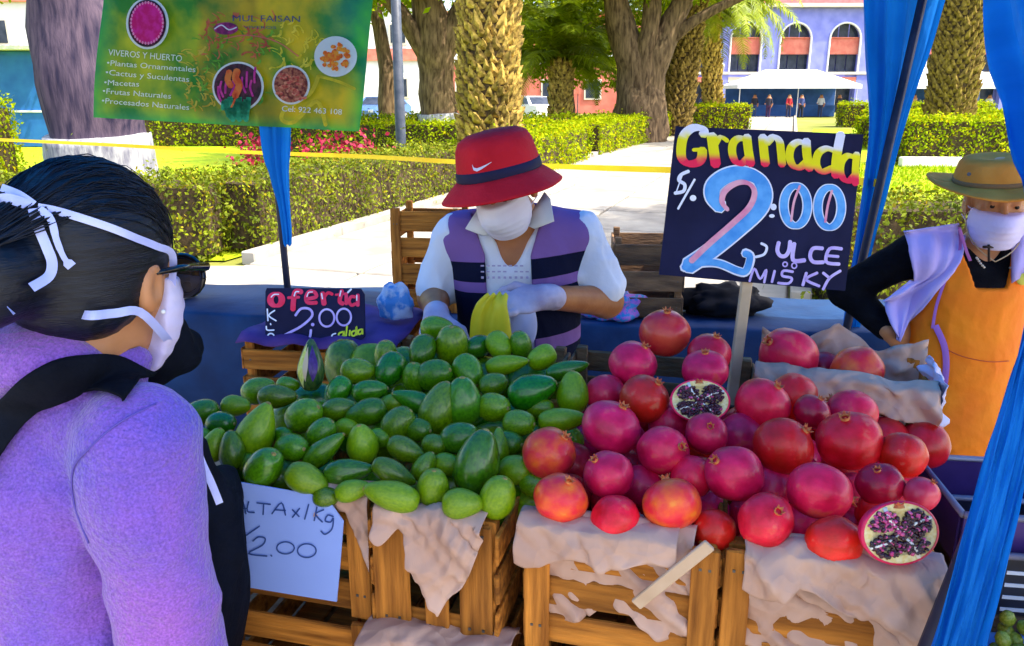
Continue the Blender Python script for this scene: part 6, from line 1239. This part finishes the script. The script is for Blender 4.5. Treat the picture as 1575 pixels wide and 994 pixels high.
RAYCAST.add('black_top')
def wom_top(P):
    a = sunion([cap(P, S1, E1, .060, .052), cap(P, E1, H1 + (E1 - H1) * .12, .052, .040), cap(P, S2, E2, .060, .052), cap(P, E2, H2 + (E2 - H2) * .12, .052, .040)], .02)
    d = smin(wom_torso(P) - .002, a, .035) - .006 * folds(P, 28, 21); sc = ell(P, (1.375, 2.18, 1.235), (.085, .14, .115)); nk = cap(P, (1.37, 2.34, 1.2), (1.37, 2.3, 1.34), .062, .07)
    return smax(smax(smax(d, -sc, .008), -nk, .01), .7 - P[:, 2], .01)
top = sdf_obj('black_top', wom_top, (.94, 2.05, .66), (1.78, 2.56, 1.26), .0055, mat('black_knit', (.003, .003, .005), (.007, .007, .010), rough=.9, spec=.08, scale=20, bump=.3, bscale=120), wom)
xc = 1.372
def apron(P):
    d = wom_torso(P) - .018 - .016 * folds(P, 19, 31, (1, .6, .35)) - .004 * folds(P, 46, 33); fl = np.clip((.78 - P[:, 2]) * .10, 0, .05); d = d - fl
    x = np.abs(P[:, 0] - xc); neck = P[:, 2] - (1.085 + np.maximum(0, (x - .045)) * 3.2); side = x - (.150 + np.clip((1.06 - P[:, 2]) * .10, -.02, .05)); front = P[:, 1] - 2.36
    tie = np.where((P[:, 2] < 1.0), 0, 0)
    return smax(smax(smax(smax(d, neck, .01), side, .006), front, .006), .46 - P[:, 2], .006)
M_or = mat('apron_orange', (.86, .17, .002), (.94, .24, .004), rough=.7, scale=7, bump=.25, bscale=40)
RAYCAST.add('apron'); ap = sdf_obj('apron', apron, (1.1, 2.02, .42), (1.66, 2.4, 1.3), .0055, M_or, wom)
def skirt(P): return smax(smax(smin(ell(P, (1.365, 2.36, .62), (.19, .155, .2)), cap(P, (1.365, 2.37, .6), (1.365, 2.38, .2), .17, .21), .05) - .008 * folds(P, 16, 3, (1, 1, .2)), P[:, 2] - .75, .01), .14 - P[:, 2], .01)
sdf_obj('skirt', skirt, (1.08, 2.08, .1), (1.65, 2.64, .8), .011, mat('dark_skirt', (.02, .02, .05), (.04, .035, .08), rough=.85), wom)
# pocket seam, tie and piping
g = G()
def onap(px, py, off=.004): p = hit(ap, px, py, off); return p if p is not None else (hit(top, px, py, off) or atY(px, py, 2.2))
for L_ in ([(1452, 535), (1480, 548), (1520, 556), (1550, 555)],): G().tube(catmull([onap(*q) for q in L_], 5), .0015, 5).obj('pocket_seam', mat('apron_seam', (.55, .08, .02)), wom, True)
g = G(); ribbon(g, [onap(*q, .008) for q in ((1440, 500), (1452, 530), (1455, 560), (1452, 592))], .017); ribbon(g, [onap(*q, .008) for q in ((1476, 350), (1474, 390), (1455, 430), (1442, 470), (1436, 505))], .008); ribbon(g, [onap(*q, .008) for q in ((1476, 352), (1490, 400), (1512, 432), (1540, 440), (1572, 436))], .008); g.obj('piping', mat('violet_piping', (.30, .10, .42), (.4, .16, .5), rough=.7), wom, True)
# lilac shoulder cloth
cl = lambda x, y: (1290 + x / 1.912, 220 + y / 1.912)
LE = [(188, 262), (205, 320), (212, 395), (150, 450), (122, 487), (166, 578)]; RE = [(352, 238), (356, 290), (346, 345), (322, 395), (292, 440), (176, 584)]
Lc = catmull([(x, y, 0) for x, y in LE], 6); Rc = catmull([(x, y, 0) for x, y in RE], 6); rows = []
for i, (a, b) in enumerate(zip(Lc, Rc)):
    row = []; last = None
    for j in range(17):
        q = a.lerp(b, j / 16); p = hit(top, *cl(q.x, q.y), .02)
        if p is None or (p.y > 2.42): p = atY(*cl(q.x, q.y), last.y if last else 2.30)
        last = p; row.append(p)
    rows.append(row)
for _ in range(5):      # let the cloth bridge hollows
    for i in range(1, len(rows) - 1):
        for j in range(1, 16): rows[i][j] = rows[i][j].lerp((rows[i - 1][j] + rows[i + 1][j] + rows[i][j - 1] + rows[i][j + 1]) / 4, .6)
for i in range(len(rows)):
    for j in range(17): rows[i][j] = rows[i][j] + IF * (.010 + .007 * math.sin(j * 1.1 + i * .25))
M_lil = mat('lilac_cloth', (.42, .34, .74), (.54, .45, .84), rough=.75, scale=6, bump=.2, bscale=40)
g = G(); g.grid(rows); solid(g.obj('shoulder_cloth', M_lil, wom, True), .004)
rows = [[atY(1556 + 40 * j / 8, 338 + 10 * abs(j - 3) / 3 + 22 * i, 2.24 + .012 * math.sin(j + i)) for j in range(9)] for i in range(5)]; g = G(); g.grid(rows); solid(g.obj('shoulder_cloth', M_lil, wom, True), .004)
sdf_obj('face_mask', lambda P: mask_sdf(P, CW, MW, sW, hi=-.014), CW - .2, CW + .2, .004, M_mask, wom)
g = G(); T = lambda v: Vector(CW) + Matrix(MW.tolist()) @ Vector(v) * sW
for s_ in (-1, 1):
    for zz in (-.02, -.095): g.tube([T((s_ * .056, .045, zz)), T((s_ * .074, .02, -.018 if zz > -.05 else -.06)), T((s_ * .084, -.01, -.003 if zz > -.05 else -.045))], .0018, 5)
g.obj('mask_strap', M_mask, wom, True)
def wom_hair(P):
    q = loc(P, CW, MW, sW); return smax(smin(ell(q, (0, -.022, .03), (.084, .10, .092)), cap(q, (0, -.075, -.02), (0, -.09, -.12), .06, .035), .04), q[:, 1] - .03 - .45 * (q[:, 2] - .045), .012)
sdf_obj('hair', wom_hair, CW - .2, CW + .18, .006, M_hair, wom)
g = G(); BD = catmull([onap(1500, 398, .006), onap(1512, 412, .006), onap(1530, 418, .006), onap(1548, 416, .006), onap(1562, 408, .006)], 5)
for p in BD: g.lathe([(.0005, -.0035), (.003, -.002), (.0038, 0), (.003, .002), (.0005, .0035)], 8, Matrix.Translation(p))
g.obj('bead_necklace', mat('ivory_bead', (.7, .62, .5)), wom, True)
g = G(); bp = lambda px, py: atY(px, py, 2.225); g.tube([bp(1512, 380), bp(1530, 380)], .004, 6); g.tube([bp(1521, 376), bp(1521, 402)], .0035, 6); g.obj('pendant', mat('dark_wood_bead', (.03, .015, .01), rough=.4), wom, True)
a = onap(1566, 430, .012); g = G(); g.lathe([(.001, -.004), (.016, -.004), (.018, 0), (.016, .004), (.001, .004)], 16, Matrix.Translation(a) @ Matrix.Rotation(R(75), 4, 'X')); g.obj('badge', mat('yellow_badge', (.7, .6, .08)), wom, True)
# straw hat
Hw = atY(1526, 281, 2.31); axw = (Vector((0.03, .16, 1)) + IR * -.03).normalized(); hat2 = thing('straw_hat', 'tan wide brimmed hat on the woman in the orange apron', 'hat', tuple(Hw)); Hm = Matrix.Translation(Hw) @ Matrix(frame(fW, axw).tolist()).to_4x4()
M_tan = mat('tan_felt', (.55, .20, .025), (.66, .28, .045), rough=.8, scale=10, bump=.25, bscale=80)
w2f = lambda a, i: 1 + .09 * abs(math.sin(a)) + .015 * math.sin(3 * a)
g = G(); g.lathe([(.100, -.004), (.099, .02), (.094, .040), (.089, .058), (.080, .070), (.062, .075), (.03, .070), (.002, .066)], 36, Hm, wob=w2f); g.obj('crown', M_tan, hat2, True)
def brimw(g, z0, r0, r1, n=48, m=7):
    rows = []
    for k in range(m + 1):
        r_ = r0 + (r1 - r0) * k / m; rows.append([Hm @ Vector((r_ * math.cos(2 * math.pi * j / n) * w2f(2 * math.pi * j / n, 0), r_ * math.sin(2 * math.pi * j / n) * w2f(2 * math.pi * j / n, 0), z0 - .012 * k / m + .032 * (k / m) ** 2 * abs(math.cos(2 * math.pi * j / n)) ** 1.5 - .006 * (k / m) ** 2 * abs(math.sin(2 * math.pi * j / n)))) for j in range(n + 1)])
    g.grid(rows)
g = G(); brimw(g, .003, .097, .168); solid(g.obj('brim', M_tan, hat2, True), .005)
g = G(); g.lathe([(.1005, .001), (.1020, .003), (.1010, .016), (.0985, .017)], 36, Hm, wob=w2f); g.obj('band', mat('tan_band', (.22, .11, .04), rough=.6), hat2, True)
g = G(); g.lathe([(.001, 0), (.005, 0), (.005, .003), (.001, .003)], 10, Matrix.Translation(atY(1490, 268, 2.19)) @ Matrix.Rotation(R(90), 4, 'X')); g.obj('eyelet', M_iron, hat2)
T = lambda v: Vector(CW) + Matrix(MW.tolist()) @ Vector(v) * sW
g = G(); g.tube(catmull([T((.088, .012, .03)), T((.085, .03, -.03)), T((.070, .05, -.09)), T((.04, .085, -.128)), T((.0, .10, -.155))], 5), .0018, 5); g.tube(catmull([T((-.088, .012, .03)), T((-.085, .03, -.03)), T((-.070, .05, -.09)), T((-.04, .085, -.128)), T((.0, .10, -.155))], 5), .0018, 5); g.obj('chin_cord', mat('cord_tan', (.5, .35, .2)), hat2, True)
# ------------------------------------------------------------------ the customer
buy = thing('person', 'customer in lilac sweatshirt with tied mask, sunglasses and dark bun, seen from behind', 'person', (-.60, 1.08, 0))
fB = Vector((.24, .97, -.20)); MB = frame(fB, (.03, -.02, 1)); CB = np.array([-.548, 1.045, 1.392]); sB = 1.08
rv = np.array([.80, -.60, 0]); fv = np.array([.60, .80, 0]); RS, LS = np.array([-.475, .935, 1.195]), np.array([-.80, 1.15, 1.22]); RE_, RW = np.array([-.455, .915, .87]), np.array([-.42, 1.0, .62]); LE_, LW = np.array([-.78, 1.22, .90]), np.array([-.62, 1.36, .80])
RAYCAST.update({'sweatshirt', 'hair'})
Mt = np.stack([rv, fv, np.array([0, 0, 1.])], 1)
def buy_torso(P): return sunion([ell(P, (-.665, 1.03, 1.04), (.175, .15, .25), Mt), cap(P, RS + (LS - RS) * .1, LS - (LS - RS) * .1, .068, .068), ell(P, (-.65, 1.03, .80), (.19, .16, .22), Mt), cap(P, (-.63, 1.05, 1.2), (-.60, 1.05, 1.27), .10, .08)], .07)
def buy_body(P):
    d = smin(head_sdf(P, CB, MB, sB), cap(P, CB + MB @ np.array([0, -.03, -.10]), (-.60, 1.08, 1.18), .05, .06), .03); t = buy_torso(P) + .016
    l = sunion([cap(P, (-.54, 1.04, .75), (-.53, 1.04, .08), .09, .05), cap(P, (-.67, 1.13, .75), (-.68, 1.14, .08), .09, .05), cap(P, (-.53, 1.03, .05), (-.46, 1.13, .04), .045, .035), cap(P, (-.68, 1.13, .05), (-.61, 1.23, .04), .045, .035)], .03)
    a = sunion([cap(P, RS, RE_, .048, .04), cap(P, RE_, RW, .04, .028), cap(P, LS, LE_, .048, .04), cap(P, LE_, LW, .04, .028), hand_sdf(P, RW, (.6, .75, -.25), (-.3, .2, .9), .6, 1), hand_sdf(P, LW, (.7, .6, -.1), (-.2, .2, .9), .6, -1)], .012)
    return smin(smin(smin(d, t, .03), l, .03), a, .02)
sdf_obj('body', buy_body, (-1.0, .8, -.03), (-.1, 1.55, 1.58), .006, M_skinL, buy)
M_sw = mat('lilac_fleece', (.085, .075, .46), (.30, .105, .46), rough=.95, spec=.15, scale=3.5, bump=.6, bscale=130, sheen=.3, detail=9)
def heather(m, sc, lo, hi):
    t = m.node_tree; N = t.nodes; L = t.links; p = N['Principled BSDF']; old = p.inputs['Base Color'].links[0].from_socket
    tc = N.new('ShaderNodeTexCoord'); n = N.new('ShaderNodeTexNoise'); n.inputs['Scale'].default_value = sc; n.inputs['Detail'].default_value = 3; L.new(tc.outputs['Object'], n.inputs['Vector'])
    mr = N.new('ShaderNodeMapRange'); mr.inputs['From Min'].default_value = .3; mr.inputs['From Max'].default_value = .7; mr.inputs['To Min'].default_value = lo; mr.inputs['To Max'].default_value = hi; L.new(n.outputs[0], mr.inputs[0])
    mx = N.new('ShaderNodeMixRGB'); mx.blend_type = 'MULTIPLY'; mx.inputs[0].default_value = 1; L.new(old, mx.inputs[1]); L.new(mr.outputs[0], mx.inputs[2]); L.new(mx.outputs[0], p.inputs['Base Color'])
heather(M_sw, 330, .72, 1.25)
def buy_sw(P):
    a = sunion([cap(P, RS, RE_, .080, .070), cap(P, RE_, RW + (RE_ - RW) * .15, .070, .050), cap(P, LS, LE_, .078, .068), cap(P, LE_, LW + (LE_ - LW) * .15, .068, .05)], .03)
    d = smin(buy_torso(P), a, .010); hood = sunion([ell(P, (-.625, .985, 1.295), (.118, .080, .056), Mt), cap(P, (-.585, .985, 1.285), (-.52, 1.03, 1.275), .038, .030)], .03); d = smin(d, hood, .03)
    el_ = np.exp(-((P - (RE_ + RS) / 2 - np.array([-.03, .03, -.05])) ** 2).sum(1) / .012)
    d = d - .022 * folds(P, 13, 41, (1, 1, .7)) - .007 * folds(P, 42, 47, (1, 1, .6)) - .022 * el_ * folds(P, 34, 44)
    nk = cap(P, (-.57, 1.07, 1.26), CB, .062, .08); return smax(smax(d, -nk, .012), .62 - P[:, 2], .01)
sw_o = sdf_obj('sweatshirt', buy_sw, (-1.0, .78, .58), (-.2, 1.5, 1.36), .0055, M_sw, buy)
def jeans(P): return smax(sunion([ell(P, (-.60, 1.08, .74), (.165, .135, .14), Mt), cap(P, (-.54, 1.04, .7), (-.53, 1.04, .08), .105, .07), cap(P, (-.67, 1.13, .7), (-.68, 1.14, .08), .105, .07)], .04), P[:, 2] - .8, .01)
sdf_obj('trousers', jeans, (-.85, .85, .0), (-.35, 1.35, .85), .012, mat('dark_jeans', (.02, .03, .07), (.035, .05, .11), rough=.85), buy)
def buy_hair(P):
    q = loc(P, CB, MB, sB)
    c = ell(q, (0, -.022, .036), (.085, .108, .100)); low = ell(q, (0, -.045, -.025), (.074, .062, .058)); c = smin(c, low, .03)
    front = q[:, 1] - (.052 + .55 * (q[:, 2] - .03)); earcut = cap(q, (.09, .030, -.115), (.09, .008, -.018), .036, .026); earcut2 = cap(q, (-.09, .030, -.115), (-.09, .008, -.018), .036, .026)
    c = smax(smax(smax(c, np.where(q[:, 2] > .075, q[:, 1] - .088, front), .012), -earcut, .008), -earcut2, .008)
    bun = smin(ell(q, (-.020, -.150, -.006), (.058, .048, .056)), ell(q, (-.005, -.115, 0), (.04, .04, .04)), .02)
    st = .0007 * np.sin(np.arctan2(q[:, 0], q[:, 2] + .05) * 85 + 3 * np.sin(q[:, 1] * 30)); return (smin(c, bun, .02) + st) * sB
hair_o = sdf_obj('hair', buy_hair, CB - .27, CB + .22, .0042, M_hair, buy, relax=0)
TB = lambda v: Vector(CB) + Matrix(MB.tolist()) @ Vector(v) * sB
eyes(buy, CB, MB, sB)
sdf_obj('face_mask', lambda P: mask_sdf(P, CB, MB, sB, back=.03), CB - .2, CB + .2, .004, M_mask, buy)
M_tie = mat('mask_tie', (.40, .45, .88), (.55, .60, .95), rough=.7, scale=20)
def onh(px, py, off=.006):
    p = hit(hair_o, px, py, off); return p
g = G(); P = [TB((.062, .055, -.012))] + [q for q in (onh(258, 392), onh(235, 378), onh(205, 366), onh(170, 352), onh(130, 340), onh(90, 328), onh(60, 322)) if q]; ribbon(g, P, .0095)
kx = onh(58, 322, .008) or TB((.05, -.12, .02))
ribbon(g, [q for q in (onh(58, 322, .009), onh(40, 305, .012), onh(15, 298, .012), onh(-8, 303, .012)) if q] or [kx, kx], .009); ribbon(g, [q for q in (onh(56, 322, .010), onh(30, 316, .016), onh(5, 318, .014)) if q] or [kx, kx], .012)
base = onh(58, 322, .012) or kx
def fall(pts): 
    out = []; last = base
    for x, y in pts:
        p = onh(x, y, .010)
        if p is None: p = CAM + ray(x, y).normalized() * (last - CAM).length
        out.append(p); last = p
    return out
ribbon(g, fall([(58, 324), (62, 350), (70, 380), (76, 405), (66, 425), (38, 440)]), .011); ribbon(g, fall([(64, 326), (82, 342), (88, 370), (98, 395), (110, 408)]), [.009, .008, .007, .006, .011])
g.obj('mask_tie', M_tie, buy, True)
g = G(); P = [TB((.060, .055, -.085)), TB((.074, .03, -.075))] + [q for q in ((hit(sw_o, x, y, .010) or onh(x, y, .01)) for x, y in ((205, 474), (170, 478), (130, 480), (90, 477), (50, 474), (10, 472))) if q]; ribbon(g, P, .011); g.obj('mask_tie', M_tie, buy, True)
p = hit(sw_o, 38, 476, .01) or onh(38, 472, .01) or TB((.04, -.1, -.1)); lump('knot', None, None, p, (.016, .012, .010), M_tie, .5, 2, parent=buy)
# earring, sunglasses
g = G(); g.lathe([(.0005, -.003), (.0026, -.002), (.0034, 0), (.0026, .002), (.0005, .003)], 8, Matrix.Translation(TB((.089, .004, -.040)))); g.obj('earring', mat('pearl', (.8, .8, .82), rough=.15), buy, True)
sg = thing('sunglasses', 'black sunglasses worn by the customer', 'sunglasses', tuple(TB((0, .11, 0)))); M_blkg = mat('gloss_black', (.004, .004, .006), rough=.15, coat=.5); M_lens = mat('lens_brown', (.02, .012, .008), (.05, .035, .02), rough=.06, spec=.8)
for s_ in (-1, 1):
    o = G().tube([TB((s_ * .080, -.02, .004)), TB((s_ * .082, .04, .012)), TB((s_ * .078, .102, .014))], [.003, .005, .007], 8, flat=1).obj('temple', M_blkg, sg, True)
    g = G(); pts = ellpts(s_ * .040, -.002, .036, .027, 18); f = [TB((x, .114 - abs(x) * .18 + .0, z)) for x, z in pts]; g.tube(f + [f[0]], .0045, 6, cap=False); o = g.obj('rim', M_blkg, sg, True); g = G(); g.add(f, [tuple(range(18))]); g.obj('lens', M_lens, o)
g = G(); g.tube([TB((-.008, .112, .006)), TB((0, .115, .009)), TB((.008, .112, .006))], .004, 6); g.obj('bridge', M_blkg, sg, True)
for L_ in ([(300, 604), (240, 622), (185, 650), (138, 690), (114, 722), (116, 775), (138, 835)],):
    Q = [q for q in (hit(sw_o, x, y, .0015) for x, y in L_) if q]
    if len(Q) > 2: G().tube(catmull(Q, 5), .0013, 5).obj('seam', mat('seam_violet', (.10, .07, .36)), buy, True)
# black strap over the shoulder, black scarf and bag in front
M_bk = mat('black_webbing', (.002, .003, .007), (.005, .007, .014), rough=.85, spec=.08, scale=12, bump=.3, bscale=80)
sp = catmull([(x, y, 0) for x, y in ((-60, 745), (-25, 695), (5, 652), (38, 616), (80, 590), (125, 578), (168, 580), (205, 594), (228, 612))], 5); rows = []
for i, q in enumerate(sp):
    t_ = (sp[min(i + 1, len(sp) - 1)] - sp[max(i - 1, 0)]).normalized(); nn = Vector((-t_.y, t_.x, 0)); row = []
    for j in range(9):
        r_ = q + nn * (j - 4) / 4 * 33; h_ = hit(sw_o, r_.x, r_.y, .009) or (hit(hair_o, r_.x, r_.y, .0) if False else None); row.append(h_)
    if all(v is not None for v in row): rows.append(row)
for _ in range(4):
    for i in range(1, len(rows) - 1):
        for j in range(9): rows[i][j] = rows[i][j].lerp((rows[i - 1][j] + rows[i + 1][j] + rows[i][max(0, j - 1)] + rows[i][min(8, j + 1)]) / 4, .5) + (CAM - rows[i][j]).normalized() * .0012
g = G(); g.grid(rows); solid(g.obj('bag_strap', M_bk, buy, True), .004)
# fine strands combed back to the bun
Mh = Matrix(MB.tolist()); g = G(); bun_c = Vector((-.010, -.125, 0))
for k in range(230):
    th = random.uniform(-1.5, 1.5); st_ = Vector((math.sin(th) * .088, .055 + .02 * math.cos(th) + random.uniform(-.05, .02), .02 + .115 * math.cos(th))); pts = []
    for i in range(9):
        u = i / 8; q = st_.lerp(bun_c, u) + Vector((0, 0, .03 * math.sin(math.pi * u))) + Vector((random.gauss(0, .0015), random.gauss(0, .0015), random.gauss(0, .0015))); c_ = Vector((0, -.03, .02)); q = c_ + (q - c_).normalized() * .16
        w_ = TB(q); n_, nr, ix, ds = BV[hair_o].find_nearest(w_)
        if n_ is None: continue
        pts.append(n_ + (w_ - n_).normalized() * random.uniform(.0004, .0022 + (.003 if random.random() < .08 else 0)))
    if len(pts) > 4: g.tube(catmull(pts, 2), random.uniform(.0005, .0010), 4, cap=False)
tag(g.obj('hair_strands', M_hair, buy, True), kind='stuff')
sc_c = np.array(atY(226, 528, 1.11))
def scarf(P): return sunion([ell(P, sc_c, (.058, .06, .065)), cap(P, sc_c + np.array([-.03, -.02, -.04]), sc_c + np.array([.03, .05, -.02]), .035, .03), cap(P, sc_c + np.array([.025, 0, .03]), sc_c + np.array([.045, .02, -.03]), .022, .02)], .02) - .008 * folds(P, 36, 51)
sdf_obj('scarf', scarf, sc_c - .13, sc_c + .14, .005, M_bk, buy)
b1 = np.array(atY(332, 790, 1.10)); b2 = np.array(atY(345, 920, 1.06))
def bag(P): return sunion([ell(P, b1, (.030, .09, .07)), ell(P, b2, (.022, .10, .12)), cap(P, b1 + np.array([.0, 0, -.02]), b1 + np.array([.035, -.02, -.055]), .022, .012), cap(P, np.array(atY(300, 690, 1.06)), b1, .02, .025)], .03) - .008 * folds(P, 28, 61)
o = sdf_obj('shoulder_bag', bag, np.minimum(b1, b2) - .2, np.maximum(b1, b2) + .2, .006, M_bk, None); tag(o, 'black fabric bag hanging at the customer front, against the price sheet crate', 'bag')
g = G(); ribbon(g, [atY(302, 690, 1.0), atY(312, 715, 1.0), atY(326, 745, 1.01), atY(338, 775, 1.02)], .010); g.obj('bag_cord', M_tie, buy, True)
